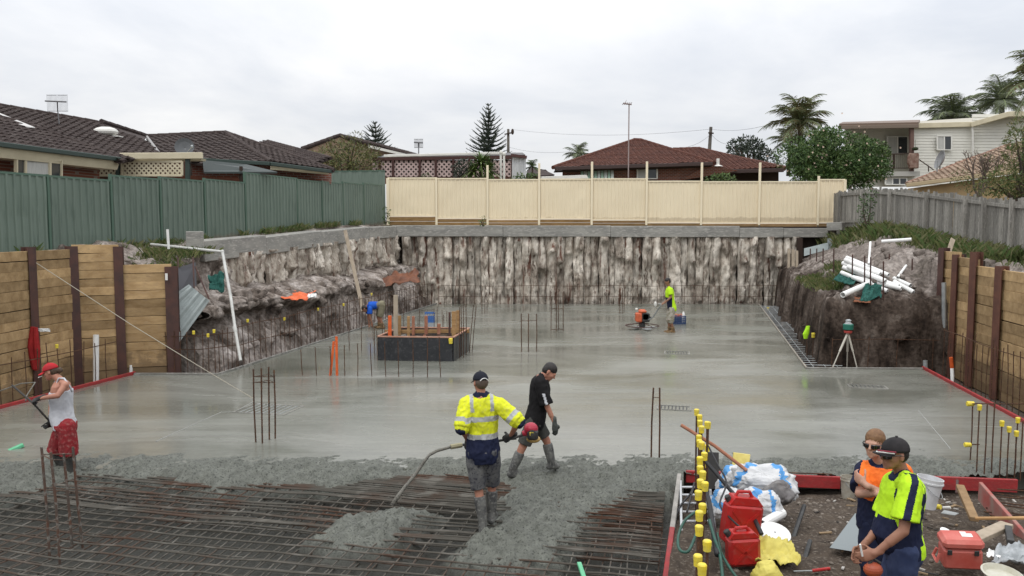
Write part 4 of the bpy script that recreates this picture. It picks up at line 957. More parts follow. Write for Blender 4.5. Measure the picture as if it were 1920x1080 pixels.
# --- white two storey house, right
hF = thing('weatherboard_house', 'white two storey weatherboard house with a brown balcony on the right', 'house', P(1740, 340, 50))
WB = mat('weatherboard_white', (.72, .71, .645), .7, (.64, .63, .575), scale=1)
WB2 = mat('cream_grey_wall', (.58, .57, .50), .8, (.52, .51, .45), scale=1)
def boards(parent, px0, px1, py0, py1, d, m, n=12, d2=None):
    d2 = d if d2 is None else d2
    for i in range(n):
        ya, yb = lerp(py1, py0, i/n), lerp(py1, py0, (i+1)/n); a, b2_, c, e = P(px0, ya, d-.03), P(px1, ya, d2-.03), P(px1, yb, d2), P(px0, yb, d)
        mb = MB(); mb.prism([a, b2_, c, e], (0, .08, 0)); mb.build('weatherboard', m, parent)
boards(hF, 1712, 1824, 233, 350, 50, WB, 22); boards(hF, 1824, 1990, 214, 350, 50, WB, 24, 47)
mb = MB(); mb.prism([P(1585, 350, 51.5), P(1712, 350, 51.5), P(1712, 240, 51.5), P(1585, 240, 51.5)], (0, .2, 0)); mb.build('wall', WB2, hF)
mb = MB(); mb.prism([P(1573, 236, 46), P(1722, 233, 46), P(1725, 228, 54), P(1580, 232, 54)], (0, 0, .12)); mb.build('balcony_roof', mat('brown_roof_sheet', (.16, .11, .08), .6), hF)
gutter(hF, P(1573, 239, 46), P(1722, 236.5, 46), mat('brown_fascia', (.17, .13, .10), .7), .2, .12, 'fascia')
gutter(hF, P(1712, 236, 49.8), P(1824, 233, 49.8), CRM, .3, .2, 'fascia'); gutter(hF, P(1822, 234, 49.6), P(1892, 214, 48), CRM, .3, .2, 'bargeboard'); gutter(hF, P(1890, 214, 48), P(1990, 214, 46.8), CRM, .3, .2, 'bargeboard')
mb = MB(); mb.prism([P(1705, 233, 49.8), P(1826, 231, 49.8), P(1892, 212, 48), P(1990, 212, 46.8), P(1990, 212, 55), P(1705, 230, 57)], (0, 0, .06)); mb.build('roof', mat('pale_roof_sheet', (.4, .37, .3), .6), hF)
mb = MB(); mb.beam(P(1709, 325, 46.2), P(1709, 238, 46.2), .2, .2, up=(0, 1, 0)); mb.build('post', mat('brown_post', (.13, .075, .06), .7), hF)
mb = MB(); mb.prism([P(1580, 323, 46), P(1725, 321, 46), P(1725, 330, 46), P(1580, 332, 46)], (0, 5.3, 0)); mb.build('balcony_floor', mat('grey_render', (.40, .39, .36), .8), hF)
mb = MB(); mb.beam(P(1585, 290, 46.1), P(1722, 288, 46.1), .05, .06); mb.beam(P(1585, 316, 46.1), P(1722, 315, 46.1), .04, .04)
for i in range(36): px = 1588+i*3.75; mb.beam(P(px, 316, 46.1), P(px, 290, 46.1), .02, .02, up=(0, 1, 0))
for px in (1642, 1676, 1712): mb.beam(P(px, 318, 46.1), P(px, 288, 46.1), .06, .06, up=(0, 1, 0))
mb.build('railing', DARK, hF)
mb = MB(); mb.box(P(1713, 302, 45.9), .5, .3, .85, bev=.05); mb.ell(P(1706, 300, 45.9), .16, .14, .4, n=8, k=6); mb.build('screen', mat('brown_screen', (.15, .08, .06), .8, (.28, .2, .16), scale=5), hF)
window(hF, 1664, 1702, 256, 288, 51.3, WHT, 1, True); window(hF, 1757, 1784, 255, 281, 49.8, WHT, 1, True); window(hF, 1660, 1700, 334, 346, 46.2, WHT, 2, True)
mb = MB(); mb.prism([P(1585, 350, 46.6), P(1728, 350, 46.6), P(1728, 329, 46.6), P(1585, 331, 46.6)], (0, .2, 0)); mb.build('wall', WB, hF)
mb = MB(); mb.tube([P(1723, 299, 46), P(1750, 318, 44)], .03, 6); mb.tube([P(1741, 322, 45), P(1741, 310, 45)], .03, 6); mb.build('stair_rail', DARK, hF)
mb = MB(); mb.tube([P(1824, 340, 49.6), P(1824, 232, 49.6)], .06, 8); mb.build('downpipe', WHT, hF)
mb = MB(); mb.ell(P(1716, 279, 45.9), .18, .18, .1, n=9, k=5); mb.tube([P(1716, 279, 45.9), P(1716, 262, 45.9)], .008, 4); tag(mb.build('hanging_basket', mat('dark_leaf', (.03, .04, .02), .8)), 'small dark basket hanging at the balcony corner of the white house', 'hanging basket')
hG = thing('house', 'low house with tan tiled roof at the right above the paling fence', 'house', P(1800, 340, 33))
Ea, Eb, Ec = P(1700, 344, 35), P(1990, 306, 29), P(1890, 268, 37); tn = plane3(Ea, Eb, P(1800, 305, 37.5))
roof_plane(hG, [Ea, Eb, onplane(tn, 1990, 250), onplane(tn, 1890, 272), onplane(tn, 1800, 303)], Eb-Ea, TILE_T); ridge(hG, Ea, onplane(tn, 1890, 272), mat('terracotta_cap', (.25, .14, .1), .8), .08)
gutter(hG, Ea+Vector((0, -.05, -.08)), Eb+Vector((0, -.05, -.08)), mat('tan_gutter', (.42, .33, .2), .6), .16, .14)
a, b2_ = Ea+Vector((.3, .5, -.2)), Eb+Vector((0, .5, -.2)); mb = MB(); mb.prism([Vector((a.x, a.y, 3)), Vector((b2_.x, b2_.y, 3)), b2_, a], (.1, .2, 0)); mb.build('wall', mat('sandy_wall', (.46, .33, .18), .85, (.40, .29, .16), scale=2), hG)
dsh = thing('satellite_dish', 'grey satellite dish on the edge of the tan tiled roof', 'satellite dish', P(1762, 310, 35))
mb = MB(); c = P(1764, 300, 35); ax = Vector((-.97, .12, .30)).normalized(); mb.lathe(c, [(.01, -.1), (.2, -.07), (.34, -.01), (.42, .06), (.42, .075), (.3, 0), (.01, -.08)], 18, ax, cap=False); mb.build('dish', mat('dish_pale', (.22, .22, .225), .6), dsh)
mb = MB(); mb.tube([c, P(1762, 318, 35)], .03, 6); mb.tube([P(1757, 322, 35), P(1757, 300, 35)], .03, 6); mb.build('stand', GREY, dsh)
# poles and wires
POLE = mat('grey_pole_timber', (.17, .155, .135), .9, (.11, .10, .09), scale=3)
pp = thing('power_pole', 'dark power pole with crossarm right of the tall conifer', 'power pole', P(953, 300, 80))
mb = MB(); mb.tube([P(953, 335, 80), P(953, 242, 80)], [.16, .12], 8); mb.build('pole', POLE, pp); mb = MB(); mb.beam(P(946, 252, 79.8), P(963, 248, 79.8), .12, .12); mb.ell(P(961, 247, 79.8), .15, .1, .3, n=8, k=5); mb.build('crossarm', DARK, pp)
pp = thing('power_pole', 'leaning timber pole behind the red brown tiled roof', 'power pole', P(1331, 285, 62))
mb = MB(); mb.tube([P(1327, 330, 62), P(1333, 238, 62)], [.16, .12], 8); mb.build('pole', POLE, pp); mb = MB(); mb.beam(P(1328, 249, 61.8), P(1338, 250, 61.8), .1, .1); mb.build('crossarm', DARK, pp)
def wire(a, b, sag, label, r=.011):
    a = Vector(a); b = Vector(b); pts = [a.lerp(b, i/16)-Vector((0, 0, sag*4*(i/16)*(1-i/16))) for i in range(17)]; mb = MB(); mb.tube(pts, r, 4); tag(mb.build('power_line', mat('wire_black', (.10, .10, .105), .6)), label, 'power line')
wire(P(962, 243, 80), P(1333, 242, 62), .5, 'upper thin power line between the two poles'); wire(P(1334, 242, 62), P(1470, 225, 45), .3, 'thin power line from the leaning pole towards the palm')
wire(P(1332, 252, 62), P(1290, 275, 55), .15, 'short thin line dropping left from the leaning pole'); wire(P(1334, 252, 62), P(1362, 270, 55), .15, 'short thin line dropping right from the leaning pole'); wire(P(955, 276, 80), P(1080, 283, 62), .3, 'lower thin line beside the dark power pole')

# ================================================================ TREES AND PLANTS
def leafmat(name, c1, c2, c3=None, rough=.55): return mat(name, c1, rough, c2, c3, scale=1.1, ramp=(.35, .65), spec=.35, detail=3)
BARK = mat('bark', (.11, .085, .065), .95, (.06, .048, .04), scale=4, stretch=(1, 1, .4), bump=.4)
def leaves(mb, c, rad, n, size, flat=1.0, droop=0.0, aspect=.45, shell=.55):
    """leaf-sized faces spread through a clump"""
    c = Vector(c)
    for _ in range(n):
        d = Vector((random.gauss(0, 1), random.gauss(0, 1), random.gauss(0, 1))).normalized(); r = lerp(shell, 1, random.random()**.6)
        p = c+Vector((d.x*rad[0], d.y*rad[1], d.z*rad[2]))*r
        t = (d+Vector((random.gauss(0, .7), random.gauss(0, .7), random.gauss(0, .7)-droop))).normalized(); s = t.cross(Vector((random.gauss(0, 1), random.gauss(0, 1), random.gauss(0, 1))))
        if s.length < 1e-3: continue
        s.normalize(); L_ = size*random.uniform(.6, 1.3); W_ = L_*aspect; n_ = t.cross(s)*L_*.12
        mb.add([p, p+t*L_*.5+s*W_*.5+n_, p+t*L_, p+t*L_*.5-s*W_*.5+n_], [(0, 1, 2, 3)], random.randrange(3) if random.random() < .5 else 0)
def bush(name, label, base, clumps, m3, n, size, trunk_h=1.0, tr=.08, cat='bush', droop=0., aspect=.45):
    base = Vector(base); th = thing(name, label, cat, base); mb = MB()
    for (c, r) in clumps: leaves(mb, c, r if isinstance(r, tuple) else (r, r, r*.85), int(n*( (r if not isinstance(r, tuple) else sum(r)/3)**2)), size, droop=droop, aspect=aspect)
    o = mb.build('crown', m3, th); mb = MB()
    for (c, r) in clumps[:14]:
        mid = base.lerp(Vector(c), .5)+Vector((random.uniform(-.1, .1), random.uniform(-.1, .1), .1)); mb.tube([base, mid, Vector(c)], [tr, tr*.6, tr*.2], 5)
    mb.build('trunk', BARK, th); return th
LG = [leafmat('leaf_green', (.050, .100, .024), (.075, .13, .035)), leafmat('leaf_deep', (.025, .055, .016), (.04, .075, .022)), leafmat('leaf_light', (.11, .17, .05), (.14, .18, .06))]
LO = [leafmat('leaf_olive', (.085, .105, .03), (.12, .13, .04)), leafmat('leaf_olive_dark', (.05, .065, .022), (.07, .085, .03)), leafmat('leaf_olive_gold', (.17, .15, .05), (.2, .17, .06))]
LD = [leafmat('leaf_grey_green', (.035, .050, .035), (.05, .065, .045)), leafmat('leaf_blue_dark', (.022, .034, .027), (.03, .045, .035)), leafmat('leaf_grey_light', (.075, .09, .065), (.09, .10, .075))]
k = 44/F
# olive bush
d = 42; cl = [(P(px, py, d+random.uniform(-.6, .6)), r) for px, py, r in ((612, 300, .75), (630, 285, .7), (650, 295, .9), (672, 300, .9), (690, 288, .6), (700, 306, .6), (655, 270, .55), (668, 258, .35), (640, 312, .8), (680, 318, .8), (610, 318, .6))]
bush('olive_bush', 'feathery olive green bush in front of the brown gable', P(652, 345, d), cl, LO, 620, .20, droop=-.3, aspect=.22)
# flowering bush on the right
d = 40.5; cl = []
for _ in range(80):
    a = random.uniform(0, 2*math.pi); r = math.sqrt(random.random()); px = 1562+92*r*math.cos(a); py = 301+52*r*math.sin(a)+(4 if math.cos(a) > .3 else 0)
    if py > 300 and px < 1480: px += 40
    cl.append((P(px, py, d+random.uniform(-1.2, 1.2)), random.uniform(.42, .68)))
fb_ = bush('flowering_bush', 'large round dark green bush with pale flowers beside the cream fence end', P(1565, 370, d), cl, LG, 950, .16, tr=.10)
mb = MB()
for (c, r) in cl:
    for _ in range(1):
        p = Vector(c)+Vector((random.gauss(0, .5), -abs(random.gauss(.45, .2)), random.gauss(.1, .4))); 
        for q in range(4):
            a = q*1.57; mb.add([p, p+Vector((.05*math.cos(a), -.02, .05*math.sin(a))), p+Vector((.05*math.cos(a+1.2), -.02, .05*math.sin(a+1.2)))], [(0, 1, 2)])
kind(mb.build('flowers', mat('pale_flower', (.65, .5, .4), .7), fb_), 'stuff')
# shrub at far right and bare tree
d = 26; cl = [(P(px, py, d+random.uniform(-.5, .5)), random.uniform(.3, .45)) for px, py in ((1905, 260), (1918, 240), (1930, 275), (1900, 300), (1925, 310), (1885, 330), (1912, 345), (1940, 340), (1870, 345), (1895, 365), (1930, 370), (1850, 350), (1960, 300), (1955, 250), (1908, 285), (1915, 325), (1900, 345), (1922, 360), (1880, 350), (1912, 262))]
bush('shrub', 'olive green leafy shrub at the right edge above the paling fence', P(1915, 385, d), cl, [LO[0], LO[2], LG[0]], 1150, .12, aspect=.30)
bt = thing('bare_tree', 'thin branched, nearly leafless tree in front of the tan roof', 'tree', P(1838, 370, 28)); mb = MB()
def twig(p, dr, ln, r, dep):
    q = p+dr*ln; mid = p+dr*ln*.5+Vector((random.gauss(0, .04), random.gauss(0, .04), 0))*ln; mb.tube([p, mid, q], [r, r*.85, r*.65], 5)
    if dep == 0: return
    for _ in range(random.choice((2, 3, 3))):
        nd = (dr+Vector((random.gauss(0, .45), random.gauss(0, .3), random.gauss(.12, .25)))).normalized(); twig(p.lerp(q, random.uniform(.6, 1)), nd, ln*random.uniform(.55, .85), r*.6, dep-1)
for a in (-.35, 0, .25, .5): twig(P(1836, 372, 28), Vector((a, 0, 1)).normalized(), .75, .05, 4)
lf = MB()
for px, py, r in ((1800, 330, .35), (1815, 345, .4), (1840, 335, .4), (1862, 320, .4), (1870, 345, .45), (1850, 300, .25), (1830, 355, .4), (1885, 305, .35)): leaves(lf, P(px, py, 28), (r, r, r*.8), 90, .09, aspect=.4, shell=.1)
lf.build('crown', [LO[0], LG[2], LO[1]], bt)
mb.build('trunk', mat('grey_brown_bark', (.16, .125, .105), .9), bt)
# distant round tree behind the red roof
d = 75; cl = [(P(px, py, d+random.uniform(-1, 1)), r) for px, py, r in ((1385, 278, 1.0), (1400, 270, .9), (1415, 276, .9), (1428, 288, .9), (1405, 290, 1.2), (1440, 300, 1.0), (1380, 292, .7), (1372, 272, .4))]
bush('tree', 'grey green round tree behind the right end of the red brown roof', P(1410, 330, d), cl, LD, 260, .33, cat='tree', tr=.2)
# dark small bush and sword-leaved plant by the shed
d = 40.3; cl = [(P(px, py, d), r) for px, py, r in ((862, 318, .4), (870, 310, .35), (868, 326, .4), (858, 328, .3))]
bush('dark_bush', 'small dark bush left of the sword leaved plant by the shed', P(866, 342, d), cl, LD, 900, .14)
sw = thing('sword_plant', 'round sword leaved yucca like plant in front of the lattice shed', 'plant', P(902, 345, 40)); 
for hd in ((902, 306, 170), (888, 321, 110), (917, 319, 110)):
    mb = MB(); c = P(hd[0], hd[1], 40)
    for _ in range(hd[2]):
        dr = Vector((random.gauss(0, 1), random.gauss(0, .8), random.gauss(.25, .7))).normalized(); ln = random.uniform(.5, .95); s = dr.cross(Vector((0, 0, 1))).normalized()*.045; tip = c+dr*ln-Vector((0, 0, .12)); md = c+dr*ln*.55
        mb.add([c-s*.6, c+s*.6, md+s, md-s], [(0, 1, 2, 3)], random.randrange(2)); mb.add([md-s, md+s, tip], [(0, 1, 2)], random.randrange(2))
    mb.build('leaf_rosette', [LG[0], LG[2]], sw)
mb = MB(); mb.tube([P(902, 345, 40), P(902, 310, 40)], .1, 6); mb.build('trunk', BARK, sw)
# Norfolk pines
def norfolk(label, px, top, bot, d, wpx, tiers, cut=.0, open_=1.0):
    base = P(px, bot, d); tip = P(px, top, d); h = tip.z-base.z; th = thing('conifer', label, 'tree', base)
    mb = MB(); mb.tube([base, tip], [h*.022, .03], 8); mb.build('trunk', BARK, th)
    mb = MB()
    for i in range(tiers):
        f = (i+.5)/tiers; z = base.z+h*(cut+(1-cut)*f); rr = wpx*d/F*.5*(1-f)**.85+.12*d/60; kb = 8 if f < .8 else 5
        for b_ in range(kb):
            a = 2*math.pi*(b_+random.random()*.6)/kb+i; L_ = rr*random.uniform(.75, 1.1); p0 = Vector((base.x, base.y, z)); rise = .22+.55*f
            pts = []
            for q in range(9):
                s = q/8; pts.append(p0+Vector((math.cos(a)*L_*s, math.sin(a)*L_*s, L_*(rise*s*s-.02*s+.02))))
            for q in range(1, 9):
                u = (pts[q]-pts[q-1]); perp = u.cross(Vector((0, 0, 1))).normalized()
                for sd in (-1, 1):
                    for rep in range(2):
                        ln = L_*.30*(1-.45*q/8)*random.uniform(.7, 1.2)*open_; o = pts[q-1].lerp(pts[q], random.random()); e = o+(u.normalized()*.55+perp*sd*.8+Vector((0, 0, random.uniform(.05, .5)))).normalized()*ln; ww = Vector((0, 0, 1))*ln*.16+u.normalized()*ln*.05
                        mb.add([o-ww*.6, o+ww*.6, e+ww*.4, e-ww*.1], [(0, 1, 2, 3)], random.randrange(2))
            mb.tube([pts[0], pts[4], pts[8]], [.05*d/60, .04*d/60, .02*d/60], 4)
    mb.build('crown', [LD[0], LD[1]], th)
norfolk('tall pointed conifer rising right of centre behind the lattice shed', 916, 194, 345, 70, 92, 15, cut=.22)
norfolk('shorter broad conifer with flat tiers above the brown gable', 704, 228, 345, 75, 92, 9, cut=.35)
# palms
def palm(label, px, crown, bot, d, rpx, nf=16, trunk=True, leaf=None, fine=1.0, up=.9, seed=1, wl=.11):
    rnd = random.Random(seed); leaf = leaf or [LG[0], LO[1]]; base = P(px, bot, d); c = P(px+2, crown, d); th = thing('palm_tree', label, 'palm tree', base); Rr = rpx*d/F
    mb = MB(); mb.tube([base, base.lerp(c, .5)+Vector((.05, 0, 0)), c], [Rr*.10, Rr*.085, Rr*.075], 9); mb.build('trunk', BARK, th)
    for i in range(nf):
        a = 2*math.pi*(i+rnd.random()*.5)/nf; el = [-.45, .05, .5, .95, 1.3][i % 5]*up/.9+rnd.uniform(-.2, .25); L_ = Rr*rnd.uniform(.95, 1.3); mb = MB(); pts = []
        for q in range(13):
            s = q/12; ang = el-(.95+.55*max(0, el))*s**1.9; 
            if q == 0: p = c.copy()
            else: p = pts[-1]+Vector((math.cos(a)*math.cos(ang), math.sin(a)*math.cos(ang), math.sin(ang)))*L_/12
            pts.append(p)
        mb.tube(pts, [.05*Rr/1.5*(1-.8*q/12) for q in range(13)], 4)
        for q in range(1, 13):
            u = (pts[q]-pts[q-1]).normalized(); s = u.cross(Vector((0, 0, 1))); s = s.normalized() if s.length > .01 else Vector((1, 0, 0)); ll = L_*.36*math.sin(math.pi*min(.95, .18+.8*q/12))*fine
            for rep in range(5):
                o = pts[q-1].lerp(pts[q], rep/5)
                for sd in (-1, 1):
                    e = o+(s*sd*.8+u*.55+Vector((0, 0, -.35+rnd.uniform(-.35, .25)))).normalized()*ll*rnd.uniform(.75, 1.1); e2 = o.lerp(e, .5)+Vector((0, 0, .06*ll)); wv = u*ll*wl*.35
                    mb.add([o-wv*.6, o+wv*.6, e2+wv*.5, e, e2-wv*.5], [(0, 1, 2, 3, 4)], rnd.randrange(2))
        mb.build('frond', leaf, th)
LP = [leafmat('palm_leaf', (.15, .19, .085), (.20, .235, .12)), leafmat('palm_leaf_dry', (.17, .135, .06), (.13, .12, .055))]
LPG = [leafmat('palm_leaf', (0, 0, 0), (0, 0, 0)), leafmat('palm_leaf_grey', (.16, .185, .135), (.22, .24, .19))]
palm('feathery palm standing behind the round flowering bush', 1499, 226, 330, 48, 64, 26, leaf=LP, seed=3)
palm('leaning palm partly hidden left of the feathery palm', 1478, 262, 330, 50, 40, 14, leaf=LPG, seed=8)
palm('grey green palm above the flat roof of the white house', 1783, 216, 260, 62, 60, 28, leaf=LPG, seed=5, up=.75)
palm('tall palm behind the gable peak of the white house', 1876, 188, 240, 58, 58, 24, leaf=LPG, seed=6)
palm('near palm reaching in at the top right corner', 1962, 150, 300, 30, 82, 30, leaf=LP, seed=7, wl=.12)
palm('small palm left of the red brown tiled roof', 1083, 289, 330, 60, 28, 16, leaf=LPG, seed=9)
palm('little green palm beside the white clad wall', 996, 312, 340, 48, 20, 11, leaf=[LG[0], LG[2]], seed=10)
# garden plants above the cream fence
for px, lb_ in ((1352, 'leafy garden plant behind the cream fence under the brick carport'), (985, 'low green plant behind the cream fence beside the small brown roof'), (797, 'small green plant in front of the shed lattice')):
    cl = [(P(px+q*9, 337+random.uniform(-4, 2), 38), .25) for q in (-2, -1, 0, 1, 2)] if px != 797 else [(P(px, 334, 41), .28)]
    bush('garden_plant', lb_, P(px, 348, 38.2), cl, LG, 1200, .12, tr=.02, cat='plant')
# weeds and grass
def tuft(mb, p, n, h, spread, mi=3):
    for _ in range(n):
        a = random.uniform(0, 6.28); o = Vector(p)+Vector((random.gauss(0, spread), random.gauss(0, spread), 0)); hh = h*random.uniform(.5, 1.2); dr = Vector((math.cos(a)*random.uniform(.1, .6), math.sin(a)*random.uniform(.1, .6), 1)); s = Vector((math.sin(a), -math.cos(a), 0))*.006
        m_ = o+dr*hh*.55; e = o+dr*hh+Vector((math.cos(a), math.sin(a), -.6))*hh*.25; mb.add([o-s, o+s, m_+s*.8, e, m_-s*.8], [(0, 1, 2, 3, 4)], random.randrange(mi))
GR = [leafmat('grass_green', (.085, .125, .035), (.06, .10, .025)), leafmat('grass_yellow', (.14, .155, .05), (.10, .12, .04)), leafmat('grass_dry', (.20, .18, .09), (.13, .14, .06))]
mb = MB()
for _ in range(720):
    y = random.uniform(21, 36); xf = pfx(y); x = xf-abs(random.gauss(.1, .55))-.05
    if fbm((x*.8, y*.8, 3), 3) < -.15: continue
    hz = right_h(x, y)
    if hz < 2.5: continue
    tuft(mb, (x, y, hz), 22, random.choice((.10, .16, .22, .30, .48)), .13)
for _ in range(190):
    y = random.uniform(21.3, 28); x = rside(y)+random.uniform(.3, 1.6); hz = right_h(x, y)
    if hz > 1.2 and fbm((x, y, 9), 3) > -.1: tuft(mb, (x, y, hz), 26, .22, .15)
for _ in range(22):
    y = random.uniform(17.5, 20); x = pfx(y)-random.uniform(.1, 1.4); tuft(mb, (x, y, 2.45), 10, .22, .12)
kind(mb.build('grass', GR, loc=Vector((12, 28, 2))), 'stuff')
mb = MB()
for _ in range(240):
    y = random.uniform(18, 36); x = gf(y)+random.uniform(.03, .28); z = lerp(2.78, 3.52, sm(17.5, 36, y))
    if fbm((y*.5, 3, 1), 3) > -.05: tuft(mb, (x, y, z), 12, random.uniform(.10, .34), .1)
for _ in range(120):
    x = random.uniform(-9.6, -8.3); y = random.uniform(19.6, 22.2); tuft(mb, (x, y, lerp(2.35, 2.7, sm(19.8, 21, y))), 10, .25, .12)
kind(mb.build('weeds', GR, loc=Vector((-8, 28, 3))), 'stuff')
d = 31; cl = [(P(px, py, d), .22) for px, py in ((1622, 372), (1630, 382), (1618, 392), (1628, 402), (1622, 412), (1634, 365))]
bush('climbing_weed', 'dark leafy weed climbing the far end of the paling fence', P(1625, 425, d), cl, LG[:2]+[LG[1]], 1200, .1, tr=.03, cat='plant')
cl = [(P(724, py, 36.2), .16) for py in (395, 405, 414)]; bush('climbing_weed', 'small leafy weed in the corner between green and cream fence', P(724, 422, 36.2), cl, LG, 1200, .1, tr=.02, cat='plant')
cl = [(P(905, py, 35.3), .15) for py in (411, 416, 418)]; bush('climbing_weed', 'small dark weed at the foot of the cream fence', P(905, 424, 35.3), cl, LG, 1200, .08, tr=.02, cat='plant')
# ================================================================ REINFORCEMENT
def pitp(u, v, z=0): return Vector((AX.x*u+AV.x*v, AX.y*u+AV.y*v, z))
mesh_ = thing('reinforcing_mesh', 'wide rusty steel reinforcing mesh lying in front of the fresh concrete', 'steel mesh', (-3, 9, -.07))
def mesh_ok(p): return p.y < 11.35 and p.y > 6.45 and p.x < RED_X(p.y)-.06 and p.x > -9.6
def sag(p): return .045*fbm((p.x*.55, p.y*.55, 6.6), 3)+.012*fbm((p.x*2, p.y*2, 1), 2)
def mesh_bar(u0, v0, du, dv, n, z, wob=.01, r=.0085):
    runs = []; cur = []; sd = random.random()*50
    for i in range(n+1):
        p = pitp(u0+du*i, v0+dv*i); w_ = wob*fbm((i*.25, sd, 0), 2)
        p = p+(AX*w_ if dv else AV*w_); 
        if mesh_ok(p): p.z = z+sag(p); cur.append(p)
        else:
            if len(cur) > 3: runs.append(cur)
            cur = []
    if len(cur) > 3: runs.append(cur)
    return runs
cnt = 0; low = MB()
us = [6.2+i*.2 for i in range(30)]+[9.45+i*.07+random.uniform(-.02, .02) for i in range(16)]+[8.2+random.uniform(0, 3) for _ in range(10)]
for u in us:
    for rn in mesh_bar(u+random.uniform(-.015, .015), -12, 0, .45, 40, -.055, .05):
        mb = MB(); mb.tube(rn, .0105, 5); mb.build('bar', BARMAT, mesh_)
    for rn in mesh_bar(u+.1, -12, 0, .9, 20, -.19): low.tube(rn, .0085, 4)
for i in range(62):
    v = -11.6+i*.2
    for rn in mesh_bar(5.5, v+random.uniform(-.02, .02), .3, 0, 26, -.073, .05):
        mb = MB(); mb.tube(rn, .0085, 5); mb.build('bar', BARMAT, mesh_)
    for rn in mesh_bar(5.5, v+.1, .45, 0, 17, -.21): low.tube(rn, .0085, 4)
# denser lapped bars by the form board
for i in range(14):
    u = 8.3+i*.16; b = Vector((RED_X(u)-.08, 0, 0)); rn = []
    for q in range(8):
        p = pitp(u, 0); v = (RED_X(pitp(u, .5).y)-.1)/AV.x-.22*u*.985-q*.22; p = pitp(u+random.uniform(-.004, .004)*q, v)
        if mesh_ok(p): p.z = -.03+sag(p)+.004*q; rn.append(p)
    if len(rn) > 3: mb = MB(); mb.tube(rn, .009, 5); mb.build('bar', BARMAT, mesh_)
kind(low.build('lower_layer', BARMAT, mesh_), 'stuff')

CAPM = MB(); CAPM.lathe((0, 0, -.045), [(.020, -.012), (.028, -.008), (.029, .03), (.031, .032), (.032, .062), (.026, .070)], 12); CAPME = CAPM.mesh('safety_cap', YCAP)
def top_at(base, py):
    r = ray(960, py); return CAMZ+r.z/r.y*base.y
def starter(base, top, label, group, cap=False, r=.0105, name='starter_bar', m=None, capscale=1.0):
    base = Vector(base); top = Vector(top); mb = MB(); mid = base.lerp(top, .5)+Vector((random.uniform(-.01, .01), 0, 0)); mb.tube([base, mid, top], r, 6)
    o = tag(mb.build(name, m or RUST, None, loc=base), label, 'steel bar', group)
    if cap:
        c = link('safety_cap', CAPME, o, base); c.location = top-base; c.scale = (capscale,)*3
    return o
ORD = ['first', 'second', 'third', 'fourth', 'fifth', 'sixth', 'seventh', 'eighth', 'ninth', 'tenth', 'eleventh', 'twelfth', 'thirteenth', 'fourteenth', 'fifteenth', 'sixteenth', 'seventeenth', 'eighteenth', 'nineteenth', 'twentieth', 'twenty first', 'twenty second', 'twenty third', 'twenty fourth']
# starter row in front of the lift pit box
for i, px in enumerate((566, 592, 619, 645, 669, 696, 722, 746, 773, 800, 825)):
    b_ = G(px+1.5, 704+i*.35, 0); b_.z = -.05; t_ = Vector((b_.x-.03+.01*i % .05, b_.y, top_at(b_, 655-2.4*min(i, 10)+random.uniform(-2, 2))))
    starter(b_, t_, ORD[i]+' rusty starter bar from the left in the row before the black box', 'starter bars in front of the black box')
for i, (px, pt, pb) in enumerate(sorted(((655, 600, 657), (678, 605, 657), (703, 612, 674), (707, 618, 676), (700, 600, 640), (717, 605, 640), (722, 608, 645), (865, 572, 668), (869, 572, 671), (874, 570, 666), (880, 572, 662), (885, 573, 661), (862, 576, 672), (832, 590, 640), (838, 583, 640), (814, 578, 620), (820, 576, 620), (787, 580, 620), (829, 580, 622), (757, 578, 622), (784, 598, 622)))):
    b_ = G(px, pb); b_.z = -.05; t_ = Vector((b_.x+(.12 if px > 878 else 0), b_.y, top_at(b_, pt))); starter(b_, t_, ORD[i]+' rusty bar from the left among those around the black box', 'starter bars around the black box')
for (pb, pt, lb) in (((619, 704), (627, 640), 'left of two orange stakes standing in the slab'), ((632, 704), (632, 631), 'taller right one of two orange stakes standing in the slab')):
    b_ = G(*pb); t_ = Vector((b_.x+(pt[0]-pb[0])/F*18.6, b_.y, top_at(b_, pt[1]))); mb = MB(); mb.beam(b_-Vector((0, 0, .05)), t_, .055, .02, up=(0, 1, 0)); tag(mb.build('orange_stake', ORNG), lb, 'stake')
def cage(label, bars, ties, r=.013, m=None, z=0):
    p0 = G(bars[0][0], bars[0][1], z); th = thing('column_starters', label, 'rebar cage', p0); tops = []
    for (px, pb, pt) in bars:
        b_ = G(px, pb, z); t_ = Vector((b_.x+random.uniform(-.02, .02)-(.05 if pb > 1000 else 0), b_.y, top_at(b_, pt))); mb = MB(); mb.tube([b_-Vector((0, 0, .06)), b_.lerp(t_, .5)+Vector((random.uniform(-.012, .012), 0, 0)), t_], r, 7); mb.build('bar', m or RUST, th); tops.append((b_, t_))
    for f in ties:
        ps = [b_.lerp(t_, f) for b_, t_ in tops]; mb = MB(); mb.tube(ps if len(ps) < 4 else ps+[ps[0]], .006, 5); mb.build('tie', m or RUST, th)
cage('four rusty column bars standing in the slab left of centre', [(480, 829, 692), (492, 831, 690), (505, 824, 688), (516, 822, 694)], [.9, .82])
GB = mat('cement_coated_bar', (.085, .078, .068), .8, (.12, .06, .04), (.2, .19, .17), scale=4)
cage('four tall bars in the steel mesh before the man in the red cap', [(93, 1040, 838), (112, 1048, 848), (136, 1026, 850), (155, 1022, 838)], [.93], .014, GB, -.12)
cage('three column bars with a hoop just left of the slab centre', [(978, 660, 588), (991, 660, 588), (1006, 659, 588)], [.82])
cage('four column bars just behind and right of the three hooped bars', [(1033, 620, 546), (1043, 621, 543), (1047, 618, 545), (1056, 620, 546)], [.03, .55])
cage('pair of column bars at the back of the slab beside the power trowel', [(1162, 588, 541), (1167, 588, 540), (1170, 586, 541)], [.4])
cage('pair of tall column bars at the front edge of the smooth slab', [(1221, 857, 727), (1236, 859, 727)], [.86])
